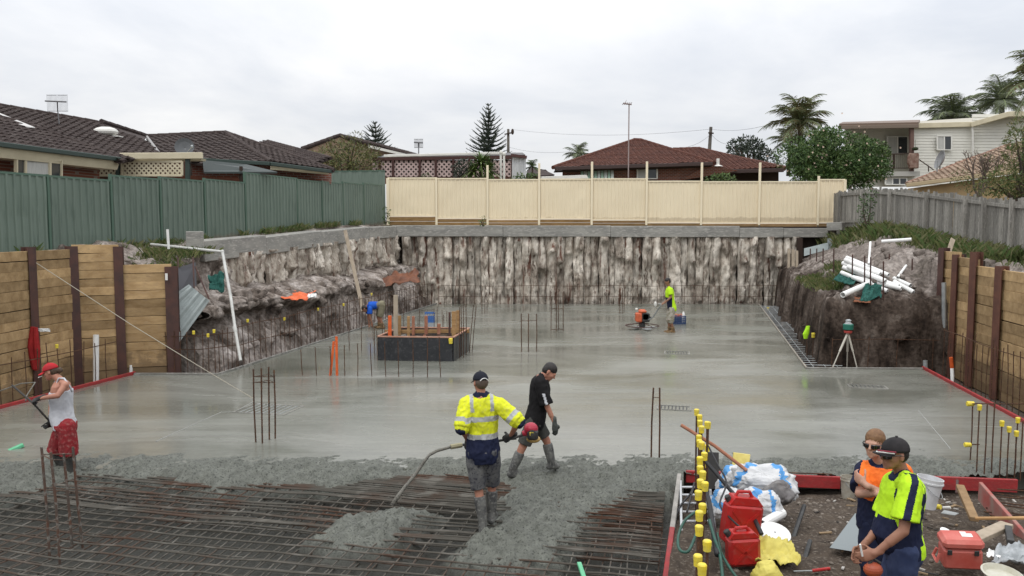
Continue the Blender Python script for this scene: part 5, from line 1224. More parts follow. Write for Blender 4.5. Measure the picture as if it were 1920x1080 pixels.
cage('small bundle of column bars at the back left of the slab', [(904, 588, 545), (909, 588, 545), (913, 587, 548)], [.5])

for i, (x0, x1, y0, y1, lb) in enumerate(((1440, 1905, 880, 893, 'farthest'), (1450, 1700, 886, 893, 'second'), (1560, 1900, 888, 898, 'third'), (1300, 1560, 878, 889, 'left end'))):
    a, b_ = P(x0, y0, 11.15-.06*i), P(x1, y1, 11.0-.06*i); mb = MB(); mb.tube([a, a.lerp(b_, .5)-Vector((0, 0, .01)), b_], .009, 5); tag(mb.build('loose_bar', RUST), lb+' rusty bar lying on the concrete behind the red edge board', 'steel bar')
# wall reinforcement standing in the trenches
def wall_mesh(label, pts, h, sp, rails, seed, caps=()):
    random.seed(seed); o = Vector(pts[0]); th = thing('wall_reinforcement', label, 'steel mesh', o); L_ = [0]
    for a, b in zip(pts, pts[1:]): L_.append(L_[-1]+(Vector(b)-Vector(a)).length)
    def at(s):
        for i in range(len(pts)-1):
            if s <= L_[i+1]+1e-6: return Vector(pts[i]).lerp(Vector(pts[i+1]), (s-L_[i])/(L_[i+1]-L_[i]))
        return Vector(pts[-1])
    s = 0; me = None; k = 0
    while s < L_[-1]:
        p = at(s); hh = h*random.uniform(.88, 1.1); mb = MB(); q = p+Vector((random.uniform(-.04, .04), random.uniform(-.04, .04), hh)); mb.tube([p-Vector((0, 0, .3)), p.lerp(q, .5)+Vector((random.uniform(-.015, .015), 0, 0)), q], .0095, 5); b_ = mb.build('bar', RUST, th)
        if k in caps: c = link('safety_cap', CAPME, b_, o); c.location = q-o; c.scale = (1.05,)*3
        s += sp*random.uniform(.8, 1.2); k += 1
    for f in rails:
        n = max(2, int(L_[-1]/1.0)); mb = MB(); mb.tube([at(L_[-1]*i/n)+Vector((0, .02, h*f+.02*math.sin(i*1.9))) for i in range(n+1)], .0095, 5); mb.build('bar', RUST, th)
    random.seed(seed+100)
a, b_ = G(463, 682), G(826, 566); wall_mesh('row of rusty wall bars along the foot of the left earth bank', [a+Vector((-.28, .15, 0)), b_+Vector((-.28, 0, 0))], .95, .27, [.95, .45], 5, caps=(2, 9, 17, 24, 33))
wall_mesh('rusty wall bars in front of the left end of the sleeper wall and earth bank', [G(262, 699)+Vector((0, .25, 0)), G(400, 700)+Vector((0, .25, 0)), G(455, 686)+Vector((-.2, .2, 0))], .92, .19, [.9, .55], 6, caps=(7, 9, 10))
wall_mesh('rusty wall bars along the left sleeper wall behind the red board', [Vector((xl_red(y)-.35, y, 0)) for y in (13.6, 18.4)], .95, .32, [.8], 7, caps=(11,))
wall_mesh('long row of rusty wall bars along the foot of the back wall', [P(822, 569, 35.45), P(1478, 569, 35.45)], .80, .42, [.98, .38], 8)
wall_mesh('rusty wall bars along the right sleeper wall behind the red board', [Vector((xr_red(y)+.42, y, 0)) for y in (19.0, 12.6)], 1.05, .27, [.93], 9)
wall_mesh('few thin bars at the foot of the dark earth bank', [P(1560, 690, 19.85), P(1760, 690, 19.95)], .75, .8, [.95], 10)
tm = thing('reinforcing_mesh', 'narrow strip of steel mesh lying in the trench beside the right slab edge', 'steel mesh', G(1480, 640))
a0, a1 = G(1511, 690), G(1424, 572)
for f in (.25, .55, .85): mb = MB(); mb.tube([a0+Vector((f, 0, -.05)), a1+Vector((f, 0, -.05))], .010, 5); mb.build('bar', GREY, tm)
for i in range(46): p = a0.lerp(a1, i/45); mb = MB(); mb.tube([p+Vector((.04, 0, -.04)), p+Vector((.95, -.15, -.04))], .010, 5); mb.build('bar', GREY, tm)
# right hand starters with caps
for i, (px, pt, pb, cp) in enumerate(((1819, 757, 862, 0), (1831, 762, 888, 1), (1845, 758, 891, 0), (1859, 757, 889, 0), (1874, 792, 892, 1), (1888, 803, 893, 1), (1902, 811, 893, 1), (1904, 786, 880, 1), (1913, 790, 893, 0), (1921, 770, 890, 0))):
    b_ = G(px, pb); b_.z = -.06; t_ = Vector((b_.x, b_.y, top_at(b_, pt)))
    starter(b_, t_, ORD[i]+' bar from the left at the right edge of the fresh concrete, '+('yellow capped' if cp else 'bare'), 'starter bars at the right edge', bool(cp), .0095, capscale=1.0)
mb = MB(); a = P(1817, 757, 11.3); mb.tube([a, P(1930, 757, 10.8)], .009, 5); o = tag(mb.build('starter_rail', RUST, None, loc=a), 'horizontal rusty bar with one yellow cap across the starters at the right edge', 'steel bar'); c = link('safety_cap', CAPME, o, a); c.rotation_euler = (0, R(-90), 0); c.scale = (1.2,)*3
mb = MB(); a = G(1806, 834); a.z = top_at(a, 834); q = P(1812, 834, 11.6); mb.tube([q, q+Vector((.25, .1, -.02))], .009, 5); o = tag(mb.build('starter_bar', RUST, None, loc=q), 'short horizontal bar end with yellow cap left of the right hand starters', 'steel bar'); c = link('safety_cap', CAPME, o, q); c.rotation_euler = (0, R(-90), 0); c.scale = (1.15,)*3
# the row of yellow capped bars running towards the camera
dd = 9.55
k = 0
while dd > 5.0:
    x = 1.23+.2275*(dd-5)+random.uniform(-.03, .03)+(.06 if k % 5 == 3 else 0); zt = 1.20+random.uniform(-.03, .03)
    starter((x+random.uniform(-.02, .02), dd, -.2), (x, dd, zt), ORD[k]+' yellow capped bar from the far end of the row by the form board', 'row of yellow capped bars', True, .011, capscale=1.0+.0*k); dd -= .215+(.12 if k == 17 else 0); k += 1
for px, py, wh in ((1328, 795, 'top'), (1322, 868, 'lowest'), (1326, 838, 'middle')):
    p = P(px, py, 9.2); starter((p.x, p.y, -.2), p, wh+' stray yellow capped bar just beside the row by the form board', 'stray yellow capped bars', True, .011)

# ================================================================ THINGS IN THE PIT
# lift pit box
bx = thing('formwork_box', 'square black plywood formwork box with timber studs standing on the slab', 'formwork box', G(780, 676))
PLY = mat('black_ply', (.022, .024, .027), .3, (.035, .036, .040), (.060, .062, .064), scale=3)
f0, f1 = G(709, 675.5), G(850, 677.5); bk1 = G(880, 656.5); bk0 = f0+(bk1-f1); H = .60; UPv = Vector((0, 0, 1))
for a, b_ in ((f0, f1), (f1, bk1), (bk1, bk0), (bk0, f0)):
    mb = MB(); d_ = (b_-a).normalized(); mb.beam(a+d_*.02+UPv*H/2, b_-d_*.02+UPv*H/2, .03, H, bev=.003); mb.build('ply_sheet', PLY, bx)
    mb = MB(); mb.beam(a+UPv*(H+.02), b_+UPv*(H+.02), .045, .035, bev=.004); mb.build('top_edge', mat('pink_edge', (.45, .27, .2), .7, (.35, .17, .11), scale=5), bx)
mb = MB(); rows = [[f0.lerp(f1, i/16).lerp(bk0.lerp(bk1, i/16), j/10)+UPv*(.50+.05*fbm((i*.5, j*.5, 3), 4)) for i in range(17)] for j in range(11)]; mb.grid(rows); mb.build('plastic_sheet', mat('black_plastic', (.02, .02, .022), .2, (.2, .2, .2), scale=7, ramp=(.55, .75)), bx, smooth=True)
mb = MB(); a, b_ = P(722, 622, 21.9), P(880, 621, 21.75); mb.beam(a, b_, .05, .10, bev=.005); mb.build('rail', TIMB, bx)
PINKT = mat('pink_timber', (.42, .20, .13), .8, (.30, .13, .08), scale=6)
PALET = mat('pale_timber', (.42, .35, .27), .85, (.30, .25, .19), scale=6, stretch=(1, 1, .4))
for px, y0, y1, wpx, m in ((731, 592, 640, 6.5, ORNG), (742, 553, 640, 8, PALET), (749, 592, 624, 6, TIMB), (766, 593, 634, 5, TIMB), (775, 593, 624, 5, PINKT), (799, 592, 620, 6, PINKT), (823, 607, 621, 6, PINKT), (796, 628, 640, 5, PINKT), (843, 585, 634, 4, STEEL), (851, 584, 635, 8, TIMB), (859, 582, 624, 7, TIMB)):
    dd = 21.8 if y1 < 626 else 20.75; a, b_ = P(px, y1+8, dd), P(px, y0, dd); w_ = wpx/F*dd; mb = MB(); mb.beam(a, b_, w_, .06, up=(0, 1, 0), bev=.004); mb.build('stud', m, bx)
p = P(845, 637.5, 20.25); c = link('safety_cap', CAPME, bx, LOC[bx.name]); c.location = p-LOC[bx.name]; c.scale = (1.7,)*3

def crate(label, c, w_=.36, d_=.3, h=.28, m=None, rot=0.2):
    th = thing('crate', label, 'crate', c); c = Vector(c); X = Vector((math.cos(rot), math.sin(rot), 0)); Y = Vector((-math.sin(rot), math.cos(rot), 0))
    mb = MB(); mb.box(c+UPv*.012, w_, d_, .02, X, Y); mb.build('base', m, th)
    for s, A, B, ln in ((X, w_, Y, d_), (Y, d_, X, w_)):
        for sg in (-1, 1):
            mb = MB(); o = c+s*(sg*(A/2-.01))
            for z in (.05, .12, .19, h-.02): mb.box(o+UPv*z, .016, ln, .032, s, B)
            for i in range(5): mb.box(o+B*((i/4-.5)*(ln-.03))+UPv*h/2, .012, .02, h-.02, s, B)
            mb.build('side', m, th)
    return th
BLUE = mat('navy_crate', (.02, .045, .12), .5, (.03, .06, .15), scale=8); BLUE2 = mat('blue_crate', (.03, .10, .33), .5, (.06, .17, .42), scale=8)
c = G(1273, 607); crate('dark blue plastic crate behind the man in the yellow shirt', c, .40, .32, .29, BLUE)
mb = MB(); 
for q in range(2): mb.tube([c+Vector((-.1+q*.16+.07*math.cos(a), .02*q, .30+.04*math.sin(a))) for a in np.linspace(0, 6.2, 14)], .012, 6)
tag(mb.build('orange_rope', ORNG), 'coil of orange rope lying on the dark blue crate', 'rope')
mb = MB(); mb.lathe(c+Vector((.16, .02, .03)), [(.045, 0), (.05, .02), (.05, .30), (.03, .38), (.028, .40)], 12); tag(mb.build('bottle', PVC), 'white bottle standing in the dark blue crate', 'bottle')
crate('bright blue plastic crate lying on the slab behind the formwork box', G(806, 604), .36, .3, .36, BLUE2, .1)
# power trowel
pt_ = thing('power_trowel', 'orange engined power trowel pushed by the man in the yellow shirt', 'power trowel', G(1204, 618)); c = G(1204, 617)
RED = mat('orange_engine_paint', (.62, .13, .05), .4, (.45, .10, .045), scale=9)
for i in range(4):
    a = i*math.pi/2+.35; dr = Vector((math.cos(a), math.sin(a), 0)); n_ = Vector((-dr.y, dr.x, 0)); mb = MB(); mb.prism([c+dr*.14-n_*.09+UPv*.03, c+dr*.52-n_*.10+UPv*.03, c+dr*.52+n_*.10+UPv*.055, c+dr*.14+n_*.09+UPv*.055], (0, 0, .008)); mb.build('blade', GREY, pt_)
mb = MB(); mb.tube([c+Vector((.56*math.cos(a), .56*math.sin(a), .12)) for a in np.linspace(0, 2*math.pi, 29)[:-1]], .014, 6, closed=True)
for i in range(6): a = i*math.pi/3; mb.tube([c+Vector((.12*math.cos(a), .12*math.sin(a), .2)), c+Vector((.56*math.cos(a), .56*math.sin(a), .12))], .011, 5)
mb.build('guard_ring', STEEL, pt_)
mb = MB(); mb.lathe(c, [(.1, .07), (.11, .2), (.07, .25)], 14); mb.build('gearbox', BLACK, pt_)
mb = MB(); mb.box(c+Vector((-.12, 0, .40)), .22, .32, .32, bev=.04); mb.box(c+Vector((.0, 0, .60)), .26, .3, .13, bev=.05); mb.build('fuel_tank', RED, pt_)
mb = MB(); mb.box(c+Vector((.10, -.02, .40)), .26, .30, .30, bev=.03); mb.lathe(c+Vector((.08, -.17, .44)), [(.11, 0), (.12, -.05), (.05, -.07)][::-1], 14, (0, -1, 0)); mb.tube([c+Vector((.2, .05, .3)), c+Vector((.27, .05, .42))], .05, 8); mb.build('engine', BLACK, pt_)
mb = MB(); mb.lathe(c+Vector((-.2, -.02, .655)), [(.045, 0), (.05, .03), (.03, .06)], 10); mb.build('filler_cap', WHT, pt_)
hd = P(1240, 571, 26.0); mb = MB(); mb.tube([c+Vector((.12, 0, .25)), c.lerp(hd, .5)+Vector((.05, 0, .0)), hd], .022, 8); mb.tube([hd+Vector((-.05, -.22, 0)), hd+Vector((.03, 0, .02)), hd+Vector((-.05, .22, 0))], .018, 8); mb.build('handle', GREY, pt_)
mb = MB(); mb.ell(hd+Vector((-.2, -.05, .02)), .05, .05, .09, n=8, k=6); mb.build('control_box', WHT, pt_)
# drain grates and marks in the slab
for (px0, py0, px1, py1, lb) in ((1237, 761, 1290, 769, 'small dark drain grate in the wet slab behind the pair of tall bars'), (1600, 722, 1652, 728, 'faint drain grate in the slab in front of the dark bank'), (1250, 659, 1288, 664, 'small drain grate in the middle of the slab'), (440, 759, 565, 776, 'flat square mesh frame left of the four column bars')):
    a, b_ = G(px0, py1), G(px1, py0); th = thing('drain_grate', lb, 'drain grate', a.lerp(b_, .5)); c = a.lerp(b_, .5); wv = abs(b_.x-a.x)/2; hv = abs(b_.y-a.y)/2; big = px1-px0 > 100
    mb = MB()
    for s in (-1, 1): mb.beam(c+AX*hv*s-AV*wv+UPv*.004, c+AX*hv*s+AV*wv+UPv*.004, .03, .012); mb.beam(c+AV*wv*s-AX*hv+UPv*.003, c+AV*wv*s+AX*hv+UPv*.003, .03, .012)
    mb.build('frame', CONC, th); mb = MB(); n = 9
    for i in range(1, n): mb.beam(c+AV*wv*(2*i/n-1)-AX*hv+UPv*.002, c+AV*wv*(2*i/n-1)+AX*hv+UPv*.002, .02 if not big else .012, .008)
    mb.build('grille', GREY if big else BLACK, th)
def strip(pts, label, m, name='chalk_line', r=.006, cat='line', z=.004):
    mb = MB(); mb.tube([G(x, y)+UPv*z for x, y in pts], r, 4); return tag(mb.build(name, m), label, cat)
PALE = mat('pale_joint', (.36, .36, .34), .8)
strip([(292, 828), (415, 773), (440, 772), (478, 752)], 'faint pale line across the slab left of the column bars', PALE); strip([(1722, 770), (1782, 842)], 'faint pale line on the slab behind the two standing men', PALE)
# string line from the sleeper wall to the slab
mb = MB(); a = P(68, 493, 16.9); b_ = G(475, 750)+UPv*.03; mb.tube([a, a.lerp(b_, .45)-UPv*.05, a.lerp(b_, .8)-UPv*.03, b_], .008, 5); tag(mb.build('string_line', mat('pale_cord', (.36, .33, .27), .8)), 'pale string line stretched from the left sleeper wall down to the slab', 'string')
# white pipes on the left
dp = thing('drain_pipe', 'long thin white pipe bent over the left earth bank and down to the slab', 'pipe', P(420, 470, 20.6)); a, e, b_ = P(283, 458, 21.4), P(417, 472, 20.7), P(451, 676, 19.35)
m1 = P(433, 560, 20.1); mb = MB(); OLDP = mat('dull_pvc', (.60, .60, .57), .5, (.45, .45, .42), scale=4); mb.tube([a, e], .035, 10); mb.tube([e, m1, P(441, 618, 19.7), b_], .037, 10); mb.build('pipe', OLDP, dp); mb = MB(); mb.ell(e, .05, .05, .055, n=10, k=7); mb.build('elbow', OLDP, dp); mb = MB(); mb.tube([P(439, 612, 19.72), P(442, 622, 19.68)], .046, 10); mb.build('coupling', OLDP, dp)
for (px, y0, y1, d, r, lb) in ((180, 628, 716, 17.9, .062, 'tall white pipe standing by the third steel post of the left sleeper wall'), (246, 684, 705, 18.8, .05, 'short white pipe at the corner of the red edge board'), (1735, 676, 697, 19.5, .055, 'short grey pipe at the corner of the right red edge board')):
    mb = MB(); mb.pipe(P(px, y1, d), P(px, y0, d), r, r*.85, 12); tag(mb.build('pipe_stub', PVC if px < 1000 else GREY), lb, 'pipe')
mb = MB(); a = P(1785, 690, 18.6); mb.tube([P(1786, 723, 18.3), P(1785, 690, 18.4)], .04, 8); mb.build; tag(mb.build('pipe_stub', PVC), 'white pipe with orange top standing behind the right red board', 'pipe'); mb = MB(); mb.tube([P(1785, 690, 18.4), P(1783, 670, 18.4)], .042, 8); tag(mb.build('orange_tube', ORNG), 'orange tube on top of the white pipe behind the right red board', 'pipe')
# leaning timber against the left wall
mb = MB(); mb.beam(P(681, 583, 28.6), P(647, 432, 30.3), .13, .05, up=(0, 1, 0), bev=.004); tag(mb.build('leaning_plank', PALET), 'long pale plank leaning against the left piled wall', 'plank')
# galvanised sheets leaning at the end of the left sleeper wall
q = [P(334, 547, 19.35), P(354, 533, 19.6), P(393, 564, 19.7), P(334, 645, 19.1)]; U = (q[2]-q[1]); mb = MB(); n = 12; rows = [[], []]
for i in range(n+1):
    f = i/n; h = .025*(1 if i % 4 == 2 else 0); lo = q[0].lerp(q[3], f); hi = q[1].lerp(q[2], f) if f < 1 else q[2]; rows[0].append(lo+Vector((0, -h, 0))); rows[1].append(hi.lerp(lo, max(0, 0))+Vector((0, -h, 0)))
mb.grid(rows); tag(mb.build('metal_sheet', mat('zinc_sheet', (.30, .34, .335), .5, (.24, .27, .265), scale=4, metal=.2)), 'pale ribbed metal sheet leaning beside the end post of the left sleeper wall', 'metal sheet')
mb = MB(); mb.prism([P(331, 560, 19.4), P(333, 502, 19.7), P(366, 492, 20.1), P(368, 535, 20)], (0, .03, 0)); tag(mb.build('metal_sheet', mat('slate_sheet', (.095, .095, .105), .6)), 'dark grey sheet standing behind the pale leaning metal sheet', 'metal sheet')
for (a, b_, lb) in (((333, 482), (338, 550), 'left'), ((362, 482), (364, 540), 'middle'), ((366, 500), (392, 560), 'slanting')):
    mb = MB(); mb.tube([P(*b_, 19.55), P(*a, 19.9)], .02, 6); tag(mb.build('steel_picket', STEEL), {'left': 'upright steel picket nearest the end post of the left sleeper wall', 'middle': 'upright steel picket right of the dark grey sheet', 'slanting': 'slanting steel picket above the pale leaning metal sheet'}[lb], 'picket')
def crumple(name, label, cat, pts, m, amp=.08, n=18, seed=1, solid=.0, smooth=True, fr=3.0):
    """draped sheet: bilinear patch through four corners with folds"""
    a, b, c, d = [Vector(p) for p in pts]; nn = (b-a).cross(d-a).normalized(); nn = nn if nn.z > 0 else -nn; rows = []
    for j in range(n+1):
        row = []
        for i in range(n+1):
            u, v = i/n, j/n; p = a.lerp(b, u).lerp(d.lerp(c, u), v); e = .12*fbm((u*2+seed, v*2, 3), 3)
            p = p+(b-a)*e*.5+(d-a)*(.12*fbm((u*2, v*2+seed, 7), 3))+nn*(amp*fbm((u*fr+seed, v*fr, seed), 4)+amp*.35*abs(fbm((u*fr*2.5, v*fr*2.5, seed+5), 2))); row.append(p)
        rows.append(row)
    mb = MB(); mb.grid(rows); o = mb.build(name, m, smooth=smooth); md = o.modifiers.new('thickness', 'SOLIDIFY'); md.thickness = .006
    return tag(o, label, cat) if label else o
crumple('plastic_sheet', 'bright orange plastic sheet lying on the ledge of the left earth bank', 'plastic sheet', [P(487, 561, 23.6), P(575, 563, 24.0), P(592, 547, 25.2), P(502, 549, 25.0)], ORNG, .13, seed=2)
crumple('plastic_sheet', 'rust brown sheet draped over the ledge further along the left bank', 'plastic sheet', [P(703, 536, 31.2), P(788, 528, 31.6), P(783, 510, 32.8), P(735, 516, 32.6)], mat('rust_brown_plastic', (.20, .075, .035), .7, (.12, .05, .03), scale=3), .22, seed=5)
crumple('white_bag', 'small pale bag beside the orange plastic sheet', 'bag', [P(576, 559, 24.2), P(594, 557, 24.6), P(592, 550, 24.8), P(578, 551, 24.5)], PVC, .06, seed=8)
NET = mat('green_netting', (.02, .085, .07), .8, (.035, .12, .10), (.01, .03, .028), scale=6)
crumple('netting', 'dark green netting bundled on the left bank behind the white pipe', 'netting', [P(392, 544, 20.4), P(420, 545, 20.4), P(420, 512, 20.7), P(391, 515, 20.7)], NET, .10, seed=9)
crumple('netting', 'green netting hanging between the pipes and the dark bank edge', 'netting', [P(1611, 563, 20.35), P(1652, 560, 20.4), P(1650, 534, 20.9), P(1622, 532, 20.9)], NET, .12, seed=11)
crumple('netting', 'green netting lying left of the stacked white pipes', 'netting', [P(1560, 527, 21.2), P(1600, 535, 21.2), P(1606, 515, 22), P(1575, 512, 22)], NET, .14, seed=12)
crumple('rubble_sheet', 'orange brown sheet poking out below the green netting on the right bank', 'plastic sheet', [P(1600, 566, 20.3), P(1632, 568, 20.3), P(1633, 560, 20.6), P(1600, 557, 20.6)], mat('brown_orange', (.22, .09, .05), .8), .05, seed=14)
# red sling on the second post
mb = MB(); mb.tube([P(62, 613, 16.72), P(58, 650, 16.7), P(66, 692, 16.7)], [.05, .085, .06], 8); mb.tube([P(66, 614, 16.72), P(69, 655, 16.7), P(68, 694, 16.72)], [.05, .07, .05], 8); tag(mb.build('lifting_sling', mat('red_webbing', (.33, .025, .025), .8, (.24, .02, .02), scale=9)), 'red webbing sling hanging on the steel post behind the man in the red cap', 'sling')
crumple('white_bag', 'scrap of white plastic caught on the left sleeper wall beside the red sling', 'plastic', [P(74, 622, 16.8), P(95, 622, 17), P(92, 616, 17), P(72, 616, 16.8)], PVC, .05, seed=3)
# pipes and pickets on the right bank
PL = ['topmost white pipe of the pile on the right bank', 'second white pipe from the top of the pile on the right bank', 'third white pipe from the top of the pile on the right bank', 'lowest left white pipe of the pile by the green netting', 'white pipe at the back of the pile under the topmost one', 'white pipe inside the pile behind the pickets', 'white pipe with open end pointing right, upper one at the right of the pile', 'white pipe with open end at the far right of the pile', 'short white pipe end in the middle of the pile', 'long white pipe at the bottom of the pile']; gp = 'white pipes piled on the right bank'
for i, (a, b_, da, db) in enumerate((((1587, 483), (1666, 516), 22.6, 21.5), ((1580, 493), (1661, 527), 22.4, 21.2), ((1581, 501), (1674, 540), 22.2, 21.0), ((1577, 511), (1664, 546), 21.9, 20.8), ((1584, 487), (1650, 514), 22.3, 21.5), ((1590, 500), (1660, 528), 22.0, 21.0), ((1676, 522), (1707, 536), 21.6, 21.1), ((1676, 528), (1713, 548), 21.2, 20.7), ((1655, 527), (1685, 537), 21.3, 20.9), ((1600, 520), (1690, 541), 21.7, 20.8))):
    mb = MB(); mb.pipe(P(*a, da), P(*b_, db), .060, .050, 14); tag(mb.build('pipe', PVC), PL[i], 'pipe', gp)
for (a, b_, da, db, r, lb) in (((1580, 553), (1631, 531), 20.35, 21.1, .075, 'thick white pipe overhanging the edge of the dark bank'), ((1629, 495), (1632, 454), 21.8, 22.6, .03, 'thin white pipe standing upright behind the pile of pipes'), ((1653, 453), (1709, 449), 25.0, 24.6, .055, 'white pipe lying high on the grass below the paling fence'), ((1683, 520), (1699, 498), 21.4, 22.1, .035, 'thin white pipe leaning out of the pile to the right')):
    mb = MB(); mb.pipe(P(*a, da), P(*b_, db), r, r*.82, 14); tag(mb.build('pipe', PVC), lb, 'pipe')
for i, (px, y0, y1, d) in enumerate(sorted(((1598, 477, 516, 21.6), (1621, 480, 530, 21.2), (1632, 482, 545, 20.9), (1656, 490, 562, 20.35), (1519, 466, 486, 25.5), (1531, 466, 490, 25), (1543, 466, 494, 24.5), (1563, 466, 512, 23), (1667, 476, 500, 22.8), (1710, 485, 520, 22)))):
    mb = MB(); a, b_ = P(px, y1, d), P(px+.5, y0, d); mb.beam(a, b_, .035, .008, up=(0, 1, 0)); mb.beam(a, b_, .008, .035, up=(0, 1, 0)); tag(mb.build('steel_picket', STEEL), ORD[i]+' dark steel picket from the left on the right bank', 'picket', 'pickets on the right bank')
# broken boards and sheet at the back right corner
for i, (px, y0, y1, w_) in enumerate(((1479, 466, 530, 5), (1487, 468, 528, 6), (1494, 470, 526, 5))): mb = MB(); mb.beam(P(px, y1, 34.6), P(px, y0, 35.0), w_/F*35, .04, up=(0, 1, 0)); tag(mb.build('timber_board', PALET), ('left', 'middle', 'right')[i]+' one of three upright pale boards at the right end of the back wall', 'board', 'boards at the end of the back wall')
mb = MB(); mb.prism([P(1498, 530, 35.3), P(1505, 530, 35.3), P(1505, 446, 35.3), P(1496, 446, 35.3)], (0, .2, 0)); tag(mb.build('timber_prop', DARK), 'dark upright prop under the right end of the capping beam', 'post')
mb = MB(); mb.prism([P(1508, 480, 33), P(1552, 468, 33.5), P(1552, 455, 33.8), P(1508, 466, 33.3)], (0, .04, 0)); tag(mb.build('metal_sheet', mat('zinc_sheet', (0, 0, 0))), 'weathered metal sheet under the end of the capping beam', 'metal sheet')
mb = MB(); mb.beam(P(1553, 425, 35), P(1582, 424, 34.6), .5, .35, bev=.02); tag(mb.build('concrete_block', BEAM), 'pale concrete block at the right end of the capping beam', 'concrete block')
mb = MB(); mb.prism([P(1553, 470, 34), P(1577, 473, 34), P(1577, 448, 34.2), P(1553, 447, 34.2)], (0, .1, 0)); tag(mb.build('fibre_sheet', mat('blue_grey_sheet', (.20, .225, .23), .7)), 'blue grey sheet standing below the concrete block at the right', 'sheet')
# boards leaning by the far paling fence
mb = MB(); mb.beam(P(1779, 472, 21), P(1787, 448, 21.2), .12, .03, up=(0, 1, 0)); tag(mb.build('timber_offcut', PALET), 'pale board stuck in the ground at the start of the right sleeper wall', 'board')
# laser level on tripod
lv = thing('laser_level', 'green laser level on a pale tripod in front of the dark earth bank', 'laser level', P(1590, 690, 19.7)); c = P(1590, 622, 19.7)
LEG = mat('tripod_leg', (.45, .42, .36), .6)
for a in (P(1561, 690, 19.4), P(1588, 689, 19.95), P(1607, 690, 19.5)): mb = MB(); mb.beam(c+Vector((0, 0, -.02)), c.lerp(a, .55), .05, .03, bev=.004); mb.tube([c.lerp(a, .5), a], .014, 6); mb.build('leg', LEG, lv)
mb = MB(); mb.lathe(c, [(.09, -.03), (.10, 0), (.10, .025), (.05, .04)], 14); mb.build('head_plate', mat('red_plate', (.40, .06, .05), .5), lv)
mb = MB(); mb.lathe(c+UPv*.04, [(.07, 0), (.12, .02), (.125, .14), (.10, .16)], 16); mb.build('housing', mat('level_green', (.02, .14, .10), .4), lv); mb = MB(); mb.lathe(c+UPv*.2, [(.10, 0), (.075, .015), (.06, .06), (.075, .085), (.03, .11)], 14); mb.build('turret', GREY, lv)
mb = MB(); mb.loft([(P(1510.5, 635, 21), Vector((.05, 0, 0)), Vector((0, .03, 0))), (P(1511, 626, 21), Vector((.085, 0, 0)), Vector((0, .05, 0))), (P(1514, 617, 21), Vector((.06, 0, 0)), Vector((0, .05, 0))), (P(1515, 611, 21), Vector((.05, 0, 0)), Vector((0, .03, 0)))], 10); tag(mb.build('hi_vis_vest', mat('lime_cloth', (.42, .78, .03), .8)), 'folded lime cloth hanging over a bar in the right trench', 'cloth')
mb = MB(); mb.tube([P(1513, 668, 21), P(1513, 606, 21)], .011, 6); tag(mb.build('starter_bar', RUST), 'bar carrying the lime cloth in the right trench', 'steel bar')
for px, py, wh in ((1525, 627, 'nearest the lime cloth'), (1536, 630, 'right of the pair by the lime cloth'), (1530, 652, 'lower one below the lime cloth'), (1440, 578, 'at the far end')):
    p = P(px, py, 21.3 if px > 1500 else 34); starter((p.x, p.y, -.3), p, 'yellow capped short bar in the right trench, '+wh, 'yellow capped bars in the right trench', True, capscale=1.6)
# ================================================================ FOREGROUND CLUTTER ON THE DIRT
REDCAN = mat('red_can_plastic', (.44, .018, .016), .38, (.37, .02, .018), (.37, .045, .04), scale=4, bump=.05)
def jerry(label, c, w_, d_, h, rot, tilt=0., cat='jerry can'):
    """moulded fuel can: waisted body, raised panels, top handle with slot, black cap"""
    c = Vector(c); th = thing('fuel_can', label, cat, c); M = Matrix.Rotation(rot, 3, 'Z') @ Matrix.Rotation(tilt, 3, 'Y'); X, Y, Z = M @ Vector((1, 0, 0)), M @ Vector((0, 1, 0)), M @ Vector((0, 0, 1))
    mb = MB(); mb.box(c+Z*h*.40, w_, d_, h*.80, X, Y, Z, bev=.035); pr = [c+Z*h*.78-X*w_*.47, c+Z*h*.78+X*w_*.47, c+Z*h*.92+X*w_*.30, c+Z*h*.92-X*w_*.34]
    mb.prism([p-Y*d_*.42 for p in pr], Y*d_*.84)
    for s in (-1, 1):
        for sg in (-1, 1): mb.beam(c+Z*h*.12+X*(-w_*.36*sg)+Y*(s*d_*.5), c+Z*h*.68+X*(w_*.36*sg)+Y*(s*d_*.5), .03, .012, up=Y)
    mb.build('body', REDCAN, th)
    mb = MB(); mb.tube([c+Z*h*.88-X*w_*.28, c+Z*h*1.0-X*w_*.20, c+Z*h*1.01+X*w_*.12, c+Z*h*.88+X*w_*.24], .018, 8); mb.build('handle', REDCAN, th)
    mb = MB(); mb.lathe(c+Z*h*.80-X*w_*.40, [(.026, 0), (.03, .01), (.03, .06), (.022, .066)], 12, (Z-X*.7).normalized()); mb.build('cap', BLACK, th); return th
jerry('larger red fuel can standing behind the smaller red can', P(1384, 1018, 7.75), .37, .19, .52, .12, .12)
jerry('smaller red fuel can standing in front of the larger red can', P(1393, 1058, 7.25), .30, .17, .35, .05, -.04)
